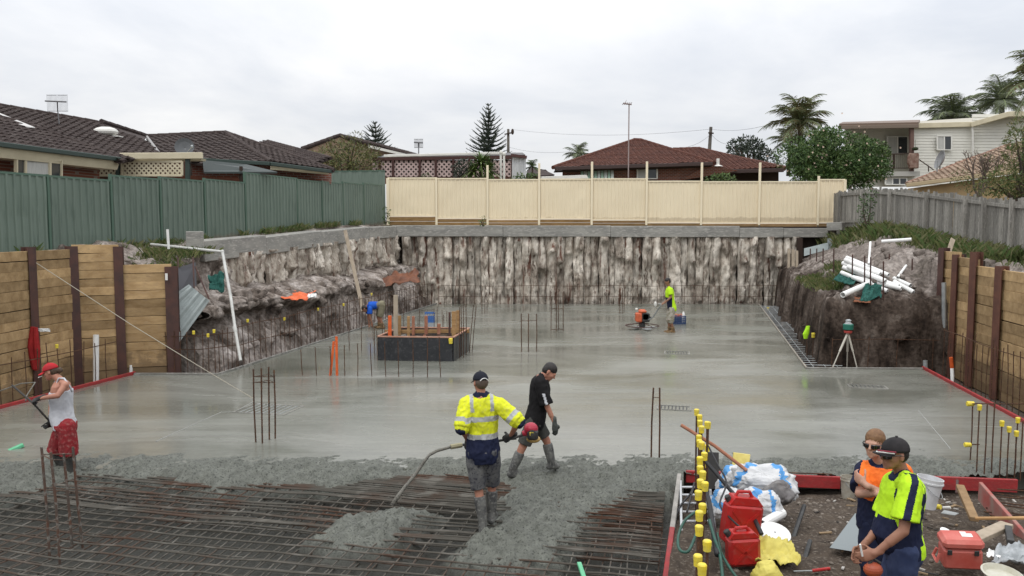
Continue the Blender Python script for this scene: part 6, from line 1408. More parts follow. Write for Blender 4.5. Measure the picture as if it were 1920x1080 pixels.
# cement bags: white with blue print
BAG = mat('bag_white', (.62, .62, .62), .6, (.50, .51, .52), scale=6, bump=.5, bscale=16); BAGB = mat('bag_blue_print', (.06, .24, .55), .55, (.10, .32, .62), scale=7, bump=.5, bscale=16)
def bag(label, c, rx, ry, rz, rot, tilt, seed, mats=(BAG, BAGB), print_=True, name='cement_bag'):
    c = Vector(c); M = Matrix.Rotation(rot, 3, 'Z') @ Matrix.Rotation(tilt, 3, 'X'); mb = MB(); n, k = 72, 40; vs = []; loc = []
    for i in range(k+1):
        ph = -math.pi/2+math.pi*i/k
        for j in range(n):
            th_ = 2*math.pi*j/n; cx, sx, cz = math.cos(th_), math.sin(th_), math.cos(ph)
            se = lambda v, e: math.copysign(abs(v)**e, v)
            q = Vector((rx*se(cz, .55)*se(cx, .5), ry*se(cz, .55)*se(sx, .5), rz*se(math.sin(ph), .8)))
            e = .10*fbm((q.x*5+seed, q.y*5, q.z*5), 4)+.05*abs(fbm((q.x*13, q.y*13+seed, q.z*13), 3))
            q = q*(1+e*2.0-.22*abs(fbm((q.x*6+seed, q.y*6, q.z*6+3), 3))); q.z -= .12*(q.x/rx)**2*rz*2; loc.append(q.copy()); vs.append(c+M @ q)
    fs = []; ms = []
    for i in range(k):
        for j in range(n):
            f = (i*n+j, i*n+(j+1) % n, (i+1)*n+(j+1) % n, (i+1)*n+j); m = sum((loc[a] for a in f), Vector())/4; fs.append(f)
            bx_ = fbm((m.x*4+seed*3, m.y*4, m.z*4), 2); band = print_ and (abs(m.x/rx+.3*m.y/ry-.5+bx_*.5) < .16 or abs(m.x/rx-.2*m.y/ry+.62+bx_*.4) < .14)
            ms.append(1 if band else 0)
    mb.v = [tuple(v) for v in vs]; mb.f = fs; mb.m = ms
    return tag(mb.build(name, list(mats), loc=c, smooth=True), label, 'bag')
bag('topmost white cement bag with blue print draped over the pile', P(1432, 902, 9.2), .36, .18, .17, -.35, .55, 1.3)
bag('blue and white cement bag at the right of the pile, above the white pipe', P(1428, 945, 8.75), .22, .15, .15, -.2, .8, 2.7)
bag('white cement bag at the left of the pile behind the red fuel cans', P(1362, 940, 8.8), .21, .15, .13, .5, .5, 4.1)
bag('white cement bag with blue corner at the back of the pile', P(1392, 900, 9.5), .28, .17, .17, -.3, .4, 5.2)
GB_ = mat('grey_sack', (.22, .21, .20), .7, (.13, .12, .12), scale=6); bag('crumpled grey sack slumped at the right end of the cement bags', P(1462, 925, 9.0), .16, .14, .15, .9, .9, 6.6, (GB_, GB_), False, 'sack')
YEL = mat('yellow_sheet', (.62, .54, .12), .55, (.50, .42, .08), scale=6, bump=.4, bscale=12)
crumple('yellow_sack', 'crumpled yellow sack spread on the dirt right of the fuel cans', 'sack', [P(1416, 1050, 7.15), P(1502, 1056, 7.2), P(1476, 1014, 7.75), P(1418, 1008, 7.75)], YEL, .11, seed=21, fr=2.2)
bag('crumpled yellow sack at the bottom edge beside the red fuel can', P(1438, 1076, 6.9), .12, .10, .10, .2, .3, 8.8, (YEL, YEL), False, 'yellow_sack')
mb = MB(); mb.prism([P(1372, 885, 10.2), P(1402, 886, 10.2), P(1407, 853, 10.35), P(1376, 849, 10.35)], (0, .03, 0)); tag(mb.build('yellow_board', mat('yellow_foam', (.62, .52, .16), .7, (.5, .4, .1), scale=9)), 'small yellow board standing behind the cement bags', 'board')
mb = MB(); mb.beam(P(1337, 917, 9.9), P(1337, 848, 10.0), .14, .035, up=(0, 1, 0), bev=.004); tag(mb.build('dark_board', mat('dark_grey_board', (.035, .034, .033), .7, (.055, .05, .045), scale=5)), 'dark grey board standing upright left of the cement bags', 'board')
mb = MB(); mb.tube([P(1277, 797, 9.6), P(1340, 836, 9.4), P(1400, 882, 9.2)], .021, 8); tag(mb.build('broom_handle', PINKT), 'pinkish wooden handle slanting across the row of yellow caps', 'handle')
HOSEK = mat('black_hose', (.018, .018, .02), .5); HOSEG = mat('green_hose', (.02, .07, .05), .45, (.03, .10, .075), scale=9)
def hose(pts, r, m, label, name='hose'):
    P_ = [P(*p) for p in pts]; out_ = []
    for i in range(len(P_)-1):     # Catmull-Rom
        p0, p1, p2, p3 = P_[max(i-1, 0)], P_[i], P_[i+1], P_[min(i+2, len(P_)-1)]
        for q in range(6):
            t = q/6; out_.append(.5*((2*p1)+(p2-p0)*t+(2*p0-5*p1+4*p2-p3)*t*t+(3*p1-p0-3*p2+p3)*t**3))
    out_.append(P_[-1]); mb = MB(); mb.tube(out_, r, 7); return tag(mb.build(name, m, smooth=True), label, 'hose')
hose([(1318, 860, 8.8), (1345, 890, 8.6), (1375, 925, 8.3), (1405, 955, 7.9), (1420, 985, 7.6), (1428, 1002, 7.5)], .022, HOSEK, 'thick black hose running down over the red fuel can')
hose([(1325, 830, 9.0), (1345, 870, 8.6), (1362, 905, 8.4), (1350, 945, 8.0), (1370, 972, 7.6), (1392, 992, 7.3)], .010, HOSEK, 'thin black cable hanging across the red fuel cans', 'cable')
hose([(1312, 955, 7.8), (1285, 975, 7.6), (1272, 1005, 7.3), (1274, 1030, 7.1), (1290, 1034, 7.0), (1302, 1010, 7.2), (1310, 985, 7.4)], .014, HOSEG, 'looped green hose beside the yellow capped bars')
hose([(1330, 975, 7.6), (1340, 1010, 7.3), (1350, 1040, 7.1), (1356, 1095, 6.7)], .016, HOSEG, 'green hose running down between the capped bars and the fuel cans')
hose([(1345, 1000, 7.5), (1352, 1035, 7.2), (1372, 1070, 6.9), (1392, 1095, 6.7)], .014, HOSEG, 'second green hose right of the capped bars running out of the picture')
hose([(1262, 985, 8.9), (1275, 950, 9.3), (1295, 925, 9.6), (1302, 905, 9.8), (1296, 930, 9.5), (1288, 960, 9.0)], .012, HOSEK, 'black cable loop inside the grey edge board', 'cable')
hose([(1316, 880, 9.3), (1322, 915, 8.7), (1330, 945, 8.3), (1336, 985, 7.7), (1345, 1040, 7.1)], .028, HOSEK, 'thick dark hose lying along the row of yellow capped bars')
mb = MB(); mb.pipe(P(1428, 984, 8.3), P(1466, 962, 8.7), .055, .048, 14); tag(mb.build('pipe_offcut', PVC), 'short white pipe offcut lying below the cement bags', 'pipe')
hat = thing('white_bucket_lid', 'round white lid lying on the dirt below the white pipe offcut', 'lid', P(1452, 1002, 8.05)); mb = MB(); ax = Vector((.1, -.35, 1)).normalized(); c = P(1452, 1002, 8.05); mb.lathe(c, [(.02, 0), (.15, .0), (.165, .012), (.16, .03), (.12, .02), (.06, .028), (.01, .03)], 22, ax, cap=False); mb.build('lid', PVC, hat)
mb = MB(); p = Gd(1502, 997); mb.tube([P(1485, 1016, 8.2), P(1508, 948, 8.9)], .025, 6); tag(mb.build('dark_stake', BLACK), 'dark stake leaning on the dirt right of the cement bags', 'stake')
mb = MB(); mb.tube([P(1505, 1062, 7.5), P(1519, 1014, 7.9)], .023, 6); tag(mb.build('dark_stake', BLACK), 'dark stake on the dirt right of the yellow sack', 'stake')
# aluminium ladder lying along the form board
ld = thing('ladder', 'aluminium ladder lying between the form board and the capped bars', 'ladder', (1.9, 8.3, .2)); ALU = mat('aluminium', (.55, .56, .57), .35, metal=.6)
r0, r1 = P(1276, 905, 10.3), P(1279, 1100, 7.3); s0, s1 = P(1330, 905, 10.3), P(1352, 1100, 7.3)
for a, b_ in ((r0, r1), (s0, s1)): mb = MB(); mb.beam(a, b_, .03, .07, bev=.004); mb.build('rail', ALU, ld)
for i in range(10): f = .06+i*.098; mb = MB(); mb.tube([r0.lerp(r1, f), s0.lerp(s1, f)], .016, 8); mb.build('rung', ALU, ld)
# green tools at the frame edge
mb = MB(); mb.beam(P(-20, 862, 12.0), P(44, 834, 12.3), .09, .05, bev=.006); tag(mb.build('screed_bar', mat('mint_green', (.10, .42, .22), .4, (.16, .5, .3), scale=6)), 'pale green screed bar end at the left edge on the slab', 'screed')
mb = MB(); mb.beam(P(1086, 1056, 7.9), P(1098, 1092, 7.4), .045, .03, bev=.005); tag(mb.build('green_tool', mat('mint_green', (0, 0, 0))), 'pale green tool end standing up at the bottom edge on the steel mesh', 'tool')
# metal sheet behind the standing men
mb = MB(); mb.prism([P(1556, 1027, 7.6), P(1612, 1036, 7.4), P(1640, 1000, 7.9), P(1604, 962, 8.4)], (0, .01, -.006)); tag(mb.build('metal_sheet', mat('blue_grey_sheet', (0, 0, 0))), 'flat grey metal sheet lying on the dirt left of the standing men', 'metal sheet')
def bucket(label, c, r, h, m, tilt=(0, 0, 1), handle=True):
    c = Vector(c); th = thing('bucket', label, 'bucket', c); ax = Vector(tilt).normalized(); mb = MB(); mb.lathe(c, [(.0, 0.004), (r*.80, 0), (r*.98, h*.82), (r*1.06, h*.83), (r*1.06, h*.88), (r*1.0, h*.89), (r*1.02, h), (r*.95, h), (r*.78, .02), (0, .02)], 22, ax, cap=False); mb.build('body', m, th)
    if handle: mb = MB(); u = ax.orthogonal().normalized(); v = ax.cross(u); mb.tube([c+ax*(h*.8-.12*math.sin(a)*1.0)+u*(r*1.08*math.cos(a))-v*abs(math.sin(a))*r*1.1 for a in np.linspace(0, math.pi, 12)], .004, 5); mb.build('handle', GREY, th)
    return th
DIRTYW = mat('dirty_white_plastic', (.42, .40, .34), .6, (.28, .25, .20), scale=8); b1 = Gd(1590, 934); bucket('dirty pale bucket standing on the dirt left of the man in the orange shirt', b1, .10, .30, DIRTYW)
bucket('white bucket standing behind the man in the lime shirt', P(1734, 950, 8.6), .135, .33, mat('white_bucket', (.60, .61, .63), .45, (.5, .5, .5), scale=6), (.15, 0, 1))
# toolbox
tb = thing('toolbox', 'red plastic toolbox lying on the dirt right of the man in the lime shirt', 'toolbox', P(1802, 1050, 7.0)); c = P(1800, 1040, 7.1); X = Vector((.96, -.22, .05)).normalized(); Y = Vector((.22, .96, .12)).normalized(); Zt = X.cross(Y)
TBR = mat('faded_red_plastic', (.47, .075, .055), .5, (.55, .15, .12), scale=4)
mb = MB(); mb.box(c+Zt*.0, .32, .21, .19, X, Y, Zt, bev=.02); mb.build('body', TBR, tb); mb = MB(); mb.box(c+Zt*.145, .345, .235, .095, X, Y, Zt, bev=.03); mb.build('lid', TBR, tb)
mb = MB(); mb.tube([c-X*.19-Y*.08+Zt*.05, c-X*.22-Y*.1-Zt*.02, c-X*.22+Y*.02-Zt*.02, c-X*.19+Y*.02+Zt*.05], .014, 6); mb.build('handle', TBR, tb)
mb = MB()
for q in (-.06, .05): mb.box(c+X*q*2-Y*.125+Zt*.085, .04, .012, .05, X, Y, Zt, bev=.004)
mb.build('latch', BLACK, tb); mb = MB(); mb.box(c+X*.05+Zt*.1945, .09, .06, .004, X, Y, Zt); mb.box(c+X*.03+Y*.05+Zt*.1945, .05, .025, .004, X, Y, Zt); mb.build('sticker', PVC, tb)
mb = MB(); mb.lathe(P(1772, 1000, 7.35), [(.0, 0), (.05, 0), (.055, .025), (0, .03)], 12, (.2, -.4, 1)); tag(mb.build('tape_roll', PVC), 'white scrap lying above the red toolbox lid', 'tape roll')
WOODD = mat('old_wood', (.30, .20, .11), .85, (.20, .13, .07), scale=5, stretch=(1, 1, .5))
for (a, b_, w_, t_, m, lb) in ((P(1800, 912, 9.5), P(1827, 974, 8.6), .09, .05, WOODD, 'rough timber offcut propped against the worn red board'), (P(1828, 972, 8.4), P(1945, 971, 8.2), .05, .025, TIMB, 'thin pale batten lying level at the right edge'), (P(1826, 1012, 7.6), P(1888, 984, 7.9), .13, .05, PALET, 'short grey plank lying beyond the red toolbox'), (P(1795, 900, 9.7), P(1794, 925, 9.5), .03, .02, STEEL, 'small steel peg holding the red edge board'), (P(1890, 990, 7.8), P(1895, 1018, 7.4), .06, .06, BLACK, 'dark peg behind the worn red board')):
    mb = MB(); mb.beam(a, b_, w_, t_, bev=.005); tag(mb.build('timber_offcut' if m not in (STEEL, BLACK) else 'peg', m), lb, 'timber' if m not in (STEEL, BLACK) else 'peg')
tr = thing('torch', 'yellow and orange tool lying on the dirt behind the man in the lime shirt', 'tool', P(1755, 950, 8.9)); mb = MB(); mb.tube([P(1742, 947, 8.9), P(1764, 951, 8.8)], .028, 10); mb.build('grip', YCAP, tr); mb = MB(); mb.tube([P(1737, 946, 8.92), P(1743, 947, 8.9)], .034, 10); mb.build('tip', ORNG, tr)
tw = thing('trowel', 'steel float trowel lying on the dirt left of the timber offcut', 'trowel', P(1780, 962, 8.7)); mb = MB(); mb.prism([P(1764, 963, 8.75), P(1790, 967, 8.55), P(1798, 963, 8.7), P(1770, 957, 8.9)], (0, 0, .006)); mb.build('blade', GREY, tw); mb = MB(); mb.tube([P(1768, 957, 8.7)+UPv*.03, P(1782, 958, 8.65)+UPv*.04], .016, 8); mb.build('handle', WHT, tw)
crumple('plastic_sheet', 'crumpled pale clear plastic at the right edge by the toolbox', 'plastic sheet', [P(1858, 1055, 7.0), P(1950, 1060, 6.9), P(1940, 1018, 7.4), P(1870, 1030, 7.3)], mat('clear_plastic', (.26, .28, .29), .25, (.40, .42, .43), scale=7), .10, seed=31)
c = P(1878, 1085, 6.55); lid = thing('white_bucket_lid', 'upturned white lid with yellow rim at the bottom right corner', 'lid', c); mb = MB(); mb.lathe(c, [(.0, 0), (.13, 0), (.155, .045), (.165, .05), (.15, .055), (.125, .015), (0, .015)], 24, (.05, -.15, 1), cap=False); mb.build('lid', mat('stained_white_plastic', (.55, .54, .47), .5, (.42, .40, .30), scale=6), lid)
crumple('paper_scrap', 'scrap of white paper on the dirt beside the toolbox', 'paper', [P(1850, 1042, 7.1), P(1880, 1046, 7.1), P(1876, 1036, 7.3), P(1852, 1032, 7.3)], PVC, .03, seed=33)
mb = MB(); mb.tube([P(1523, 1070, 7.2), P(1556, 1066, 7.2)], .016, 8); tag(mb.build('red_tool_handle', REDCAN), 'red tool handle lying on the dirt at the bottom edge', 'tool'); mb = MB(); mb.tube([P(1488, 1071, 7.2), P(1523, 1070, 7.2)], .007, 6); tag(mb.build('steel_rod', GREY), 'thin steel rod at the end of the red tool handle', 'rod')
for a, b_, lb in (((1700, 985), (1728, 1000), 'left'), ((1722, 1074), (1760, 1082), 'low')): mb = MB(); mb.tube([Gd(*a)+UPv*.02, Gd(*b_)+UPv*.02], .008, 5); tag(mb.build('wire_offcut', BLACK), 'dark wire offcut on the dirt near the lime shirt man' if lb == 'left' else 'dark wire offcut on the dirt below the red toolbox', 'wire')
# loose scraps and offcuts spread over the dirt
mb = MB()
for i in range(140):
    y = random.uniform(6.5, 10.4); x = random.uniform(RED_X(y)+1.6, 6.8); a = random.uniform(0, 3.14); p = Vector((x, y, dirt_z(x, y)+.012)); ln = random.uniform(.03, .14); d_ = Vector((math.cos(a), math.sin(a), random.uniform(-.1, .2))); mb.beam(p-d_*ln/2, p+d_*ln/2, random.uniform(.01, .035), .012, mi=random.randrange(3))
kind(mb.build('scrap', [mat('scrap_wood', (.25, .18, .11), .9), mat('scrap_dark', (.05, .045, .04), .9), mat('scrap_pale', (.40, .38, .35), .8)], loc=Vector((0, 0, 0))), 'stuff')
# rusty bars lying in the strip at the right edge
rb_ = thing('loose_bars', 'loose rusty bars lying in the strip at the right edge beyond the worn red board', 'steel bars', P(1890, 950, 9.6))
for i in range(11):
    a, b_ = P(1848+random.uniform(-6, 30), 917+i*7, 10.2-i*.14), P(1945, 925+i*9+random.uniform(-8, 8), 10-i*.15); mb = MB(); mb.tube([a, b_], .009, 5); mb.build('bar', RUST, rb_)
# ================================================================ PEOPLE
def solid(mb, name, voxel, smooth, mats, fn=None, wr=0.0, wf=9.0, seed=0, parent=None, loc=None, keep=0):
    """join overlapping closed shapes into one continuous surface"""
    me = mb.mesh('tmp', mats[0]); o = bpy.data.objects.new('tmp', me); COL.objects.link(o)
    md = o.modifiers.new('r', 'REMESH'); md.mode = 'VOXEL'; md.voxel_size = voxel; md.use_smooth_shade = True
    if smooth: sd = o.modifiers.new('s', 'SMOOTH'); sd.iterations = smooth; sd.factor = .5
    dg = bpy.context.evaluated_depsgraph_get(); dg.update(); ev = o.evaluated_get(dg); m2 = bpy.data.meshes.new_from_object(ev, depsgraph=dg)
    bpy.data.objects.remove(o); bpy.data.meshes.remove(me)
    m2.name = name; m2.materials.clear()
    for m in mats: m2.materials.append(m)
    n = len(m2.vertices); co_ = np.empty(n*3, 'f'); m2.vertices.foreach_get('co', co_); co_ = co_.reshape(-1, 3)
    if wr:
        no = np.empty(n*3, 'f'); m2.vertices.foreach_get('normal', no); no = no.reshape(-1, 3)
        dsp = np.array([noise.fractal(Vector((p[0]*wf+seed, p[1]*wf, p[2]*wf*.7)), .9, 2.1, 3) for p in co_])
        dsp = -np.abs(dsp)*.9+.25; co_ = co_+no*(dsp*wr)[:, None]
    if fn:
        k = len(m2.polygons); ce = np.empty(k*3, 'f'); m2.polygons.foreach_get('center', ce); ce = ce.reshape(-1, 3); m2.polygons.foreach_set('material_index', [fn(Vector(c)) for c in ce])
    l = np.array(loc); m2.vertices.foreach_set('co', (co_-l).astype('f').ravel()); m2.polygons.foreach_set('use_smooth', [True]*len(m2.polygons)); m2.update()
    return link(name, m2, parent, loc)
def hand(mb, wr, dr, pn, side, s=1.0, curl=.6, inf=0.0):
    """palm, four unequal curled fingers and a thumb; pn = palm normal, side = direction towards the thumb"""
    wr = Vector(wr); dr = Vector(dr).normalized(); pn = Vector(pn); pn = (pn-dr*pn.dot(dr)).normalized(); sd = Vector(side); sd = (sd-dr*sd.dot(dr)-pn*sd.dot(pn)).normalized()
    mb.cap(wr-dr*.03*s, wr+dr*.02*s, .027*s+inf, .028*s+inf, 10)
    mb.loft([(wr+dr*t*s, sd*(w_*s+inf), pn*(h*s+inf)) for t, w_, h in ((-.01, .024, .018), (.02, .036, .018), (.055, .043, .016), (.088, .042, .014), (.10, .036, .010))], 12)
    for i, (o, l1, l2, l3) in enumerate(((.030, .040, .026, .022), (.010, .044, .029, .024), (-.010, .041, .027, .023), (-.029, .032, .021, .020))):
        p = wr+dr*(.092-.006*abs(i-1))*s+sd*o*s; ang = 0
        for l, r in ((l1, .0092), (l2, .0085), (l3, .0076)):
            ang += curl*(.9 if l == l1 else 1.15); q = p+(dr*math.cos(ang)+pn*math.sin(ang))*l*s; mb.cap(p, q, r*s+inf*.5, r*s*.93+inf*.5, 8); p = q
    p = wr+dr*.025*s+sd*.030*s+pn*.006*s
    for l, v in ((.042, dr*.55+sd*.75+pn*.35), (.032, dr*.75+sd*.25+pn*.65), (.026, dr*.75-sd*.1+pn*.7)):
        q = p+v.normalized()*l*s; mb.cap(p, q, .0112*s+inf*.5, .0095*s+inf*.5, 8); p = q
def head_shapes(mb, c, f, u, s=1.0):
    f = Vector(f).normalized(); u = Vector(u); u = (u-f*u.dot(f)).normalized(); r = f.cross(u)
    E = lambda o, a, b_, c_, n=14: mb.ell(c+(r*o[0]+f*o[1]+u*o[2])*s, a*s, b_*s, c_*s, r, f, u, n, 9)
    E((0, -.010, .035), .076, .098, .088); E((0, .020, -.020), .068, .078, .085); E((0, .045, -.070), .050, .050, .042); E((0, .073, -.093), .026, .022, .020)
    E((0, .083, .022), .052, .016, .016); E((0, .094, -.010), .013, .020, .026); E((0, .108, -.020), .014, .015, .012)
    E((0, .088, -.052), .026, .012, .008); E((0, .087, -.062), .023, .011, .008)
    for sg in (-1, 1):
        E((sg*.036, .066, -.018), .026, .022, .022); E((sg*.078, -.008, -.008), .010, .020, .032, 10); E((sg*.080, -.004, -.028), .008, .012, .014, 8)
    return r, f, u
class Person:
    def __init__(s, label, base, J, f, side, headf, headu=(0, 0, 1), h=1.0, twist=None, group=None):
        s.J = {k: Vector(v) for k, v in J.items()}; s.h = h; s.f = Vector(f).normalized(); s.sd = Vector(side).normalized(); s.sh_sd = Vector(twist).normalized() if twist else s.sd
        s.base = Vector(base); s.root = thing('person', label, 'person', s.base); s.headf = Vector(headf).normalized(); s.headu = Vector(headu)
    def torso(s, mb, inf=0.0, lo=0.0, hi=1.0, belly=0.0, up_extra=True):
        J, h = s.J, s.h; a, b_ = J['pelvis'], J['neck']; ax = (b_-a).normalized(); secs = []
        for t, w_, d_, o in ((-.20, .135, .095, 0), (-.08, .172, .118, 0), (.04, .172, .122, 0), (.20, .158, .112, .01), (.38, .155, .110, .012), (.58, .172, .120, .01), (.76, .188, .118, 0), (.88, .175, .100, -.01), (.96, .115, .080, -.012), (1.03, .066, .064, 0)):
            if t < lo-.001 or t > hi+.001: continue
            sd = s.sd.lerp(s.sh_sd, max(0, min(1, t))).normalized(); fr = sd.cross(ax); fr = fr if fr.dot(s.f) > 0 else -fr; fr.normalize()
            bl = belly*math.exp(-((t-.22)/.22)**2)
            secs.append((a.lerp(b_, t)+fr*(o+bl*.5)*h, sd*(w_*h+inf), fr*(d_*h+inf+bl*.5)))
        mb.loft(secs, 22)
        sh = [J['shL'], J['shR']]
        if hi > .89: mb.cap(sh[0], sh[1], .058*h+inf, .058*h+inf, 12); 
        if hi > .95:
            for q in sh: mb.cap(q, a.lerp(b_, 1.0), .050*h+inf, .045*h+inf*.6, 12)
    def body(s, skin, hands=(), voxel=.0095, curl=.6):
        J, h = s.J, s.h; mb = MB(); s.torso(mb)
        mb.cap(J['neck']-(J['head']-J['neck']).normalized()*.03, J['head']-(J['head']-J['neck']).normalized()*.02, .060*h, .054*h, 14)
        head_shapes(mb, J['head'], s.headf, s.headu, h)
        for q in 'LR':
            mb.cap(J['sh'+q], J['el'+q], .053*h, .041*h); mb.cap(J['sh'+q].lerp(J['el'+q], .15), J['sh'+q].lerp(J['el'+q], .6), .050*h, .047*h); mb.cap(J['el'+q], J['wr'+q], .041*h, .027*h); mb.cap(J['el'+q].lerp(J['wr'+q], .1), J['el'+q].lerp(J['wr'+q], .5), .042*h, .038*h)
            mb.cap(J['hip'+q], J['kn'+q], .090*h, .058*h); mb.cap(J['kn'+q], J['an'+q], .056*h, .039*h); mb.cap(J['kn'+q].lerp(J['an'+q], .12), J['kn'+q].lerp(J['an'+q], .5), .056*h, .052*h)
            mb.cap(J['an'+q]-Vector((0, 0, .01)), J['toe'+q], .040*h, .030*h)
        for (q, dr, pn, sd) in hands: hand(mb, J['wr'+q], dr, pn, sd, h*1.05, curl)
        solid(mb, 'body', voxel, 3, [skin], parent=s.root, loc=s.base)
    def gloves(s, hands, m, curl=.7, voxel=.009):
        for (q, dr, pn, sd) in hands:
            mb = MB(); hand(mb, s.J['wr'+q], dr, pn, sd, s.h*1.08, curl, .004); d_ = Vector(dr).normalized(); mb.cap(s.J['wr'+q]-d_*.07, s.J['wr'+q], .036, .036, 12); solid(mb, 'glove', voxel, 2, [m], parent=s.root, loc=s.base)
    def shirt(s, mats, fn, sleeve=.62, lo=-.20, inf=.016, wr=.010, voxel=.012, belly=0.0, hi=.98, flare=.02, seed=1, sl_r=1.0, fore=0.0):
        J, h = s.J, s.h; mb = MB(); s.torso(mb, inf, lo, hi, belly)
        for q in 'LR':
            if sleeve <= 0: continue
            a, b_ = J['sh'+q], J['el'+q]; e = a.lerp(b_, min(1, sleeve)); t = (b_-a).normalized(); L_ = (e-a).length
            mb.lathe(a-t*.01, [(.02, -.055*h-inf), (.045*h+inf, -.03), (.062*h+inf, 0.0), (.062*h+inf*1.2, L_*.5), ((.058*h+flare*.6+inf)*sl_r, L_*.96), ((.056*h+flare*.6+inf)*sl_r, L_)], 16, t)
            if fore > 0:
                t2 = (J['wr'+q]-b_).normalized(); mb.cap(b_, b_+t2*.02, .052*h+inf, .052*h+inf); mb.lathe(b_, [(.052*h+inf, -.03), (.054*h+inf, fore*.5), (.056*h+inf, fore)], 16, t2)
        return solid(mb, 'shirt', voxel, 2, mats, fn, wr, 9, seed, s.root, s.base)
    def shorts(s, mats, fn=None, end=.95, inf=.014, wr=.010, voxel=.012, seed=2, wide=1.0, name='shorts', below=0.0, hi=.14):
        J, h = s.J, s.h; mb = MB(); s.torso(mb, inf*.8, -.20, hi)
        for q in 'LR':
            a, b_ = J['hip'+q], J['kn'+q]; t = (b_-a).normalized(); e = a.lerp(b_, min(end, 1)); L_ = (e-a).length
            mb.cap(a, a.lerp(b_, .3), .092*h+inf, .090*h+inf, 14); mb.lathe(a, [(.085*h+inf, 0), (.092*h+inf, L_*.3), ((.080*h+inf)*wide, L_*.75), ((.078*h+inf)*wide, L_)], 16, t)
            if below > 0: t2 = (J['an'+q]-b_).normalized(); mb.cap(b_, b_+t2*.02, .068*h+inf, .066*h+inf); mb.lathe(b_, [(.066*h+inf, -.02), (.064*h+inf, below*.6), (.066*h+inf, below)], 16, t2)
        return solid(mb, name, voxel, 2, mats, fn, wr, 8, seed, s.root, s.base)
    def boots(s, m, frm=.35, inf=.012, voxel=.012, m2=None, sole=True):
        J, h = s.J, s.h
        for q in 'LR':
            mb = MB(); k, a, to = J['kn'+q], J['an'+q], J['toe'+q]; t = (a-k); st = k.lerp(a, frm); tn = t.normalized(); L_ = (a-st).length
            mb.lathe(st, [(.058*h+inf, 0), (.060*h+inf, L_*.3), (.048*h+inf, L_*.85), (.046*h+inf, L_)], 14, tn); fd = (to-a); fd.z = 0; fd.normalize(); hl = a-fd*.035+Vector((0, 0, to.z-a.z)); mb.cap(a, hl+Vector((0, 0, .02)), .047*h+inf, .042*h+inf*.5); mb.cap(hl+Vector((0, 0, .02)), to+Vector((0, 0, .015)), .044*h+inf*.5, .040*h+inf*.5); mb.cap(a, a.lerp(to, .6), .045*h+inf, .042*h+inf*.6)
            solid(mb, 'boot', voxel, 2, [m], parent=s.root, loc=s.base, wr=.004, wf=14)
    def cap_(s, m, brim_m=None, back=0.0, brim=True):
        c, h = s.J['head'], s.h; f = s.headf; u = s.headu; u = (u-f*u.dot(f)).normalized(); r = f.cross(u); f2 = (f-u*back).normalized(); u2 = r.cross(f2)
        mb = MB(); n, k = 22, 9; vs = []
        for i in range(k+1):
            ph = math.pi/2*i/k
            for j in range(n): th_ = 2*math.pi*j/n; vs.append(c-f2*.008*h+u2*.030*h+(r*.088*math.cos(ph)*math.cos(th_)+f2*.110*math.cos(ph)*math.sin(th_)+u2*(.100*math.sin(ph)))*h)
        mb.add(vs, [(i*n+j, i*n+(j+1) % n, (i+1)*n+(j+1) % n, (i+1)*n+j) for i in range(k) for j in range(n)]); mb.lathe(c-f2*.008*h+u2*.134*h, [(.001, -.004), (.012, 0), (.008, .006)], 8, u2); o = mb.build('cap', m, s.root, smooth=True); md = o.modifiers.new('t', 'SOLIDIFY'); md.thickness = .004
        if brim:
            mb = MB(); rows = []
            for i in range(6):
                row = []
                for j in range(11):
                    a = R(-62+124*j/10); rr = .098+.075*i/5*(math.cos(a)**.6); row.append(c+(r*math.sin(a)*.088*(1+.05*i/5)+f2*(.10*math.cos(a)+.078*i/5*math.cos(a)**.5)+u2*(.034-.022*i/5-.018*(math.sin(a))**2))*h)
                rows.append(row)
            mb.grid(rows); b_ = mb.build('brim', brim_m or m, s.root, smooth=True); md = b_.modifiers.new('t', 'SOLIDIFY'); md.thickness = .005
    def hair(s, m, top=.0, back=0.0, bun=False, short=True):
        c, h = s.J['head'], s.h; f = s.headf; u = s.headu; u = (u-f*u.dot(f)).normalized(); r = f.cross(u); mb = MB()
        if not s.__dict__.get('capped'): mb.ell(c+(u*.045-f*.014)*h, .080*h, .099*h, .086*h, r, f, u, 18, 12)
        mb.ell(c+(-f*.040+u*.008)*h, .078*h, .070*h, .085*h, r, f, u, 16, 10)
        if bun:
            mb.ell(c-f*.125*h-u*.02*h, .036*h, .045*h, .042*h, r, f, u, 10, 8); mb.cap(c-f*.09*h, c-f*.12*h-u*.01*h, .03, .03)
        solid(mb, 'hair', .008, 1, [m], parent=s.root, loc=s.base, wr=.006, wf=40)
    def glasses(s, m, frame):
        c, h = s.J['head'], s.h; f = s.headf; u = s.headu; u = (u-f*u.dot(f)).normalized(); r = f.cross(u); mb = MB()
        for sg in (-1, 1):
            rows = [[c+(r*sg*(.010+.062*i/6)+f*(.106-.030*(i/6)**2)+u*(.018-.042*j/4*(1-.25*i/6)))*h for i in range(7)] for j in range(5)]; mb.grid(rows)
        o = mb.build('sunglasses', m, s.root, smooth=True); md = o.modifiers.new('t', 'SOLIDIFY'); md.thickness = .004
        mb = MB()
        for sg in (-1, 1): mb.tube([c+(r*sg*.072+f*.078+u*.012)*h, c+(r*sg*.084+f*.02+u*.012)*h, c+(r*sg*.082-f*.02+u*.002)*h], .0042, 6)
        mb.build('glasses_arm', frame, s.root)
def skinmat(n, c): return mat(n, c, .55, (c[0]*.82, c[1]*.78, c[2]*.78), scale=9, spec=.35)
SK1 = skinmat('skin_tan', (.31, .152, .096)); SK2 = skinmat('skin_ruddy', (.42, .20, .135)); SK3 = skinmat('skin_pale', (.46, .265, .19)); SK4 = skinmat('skin_brown', (.27, .14, .085))
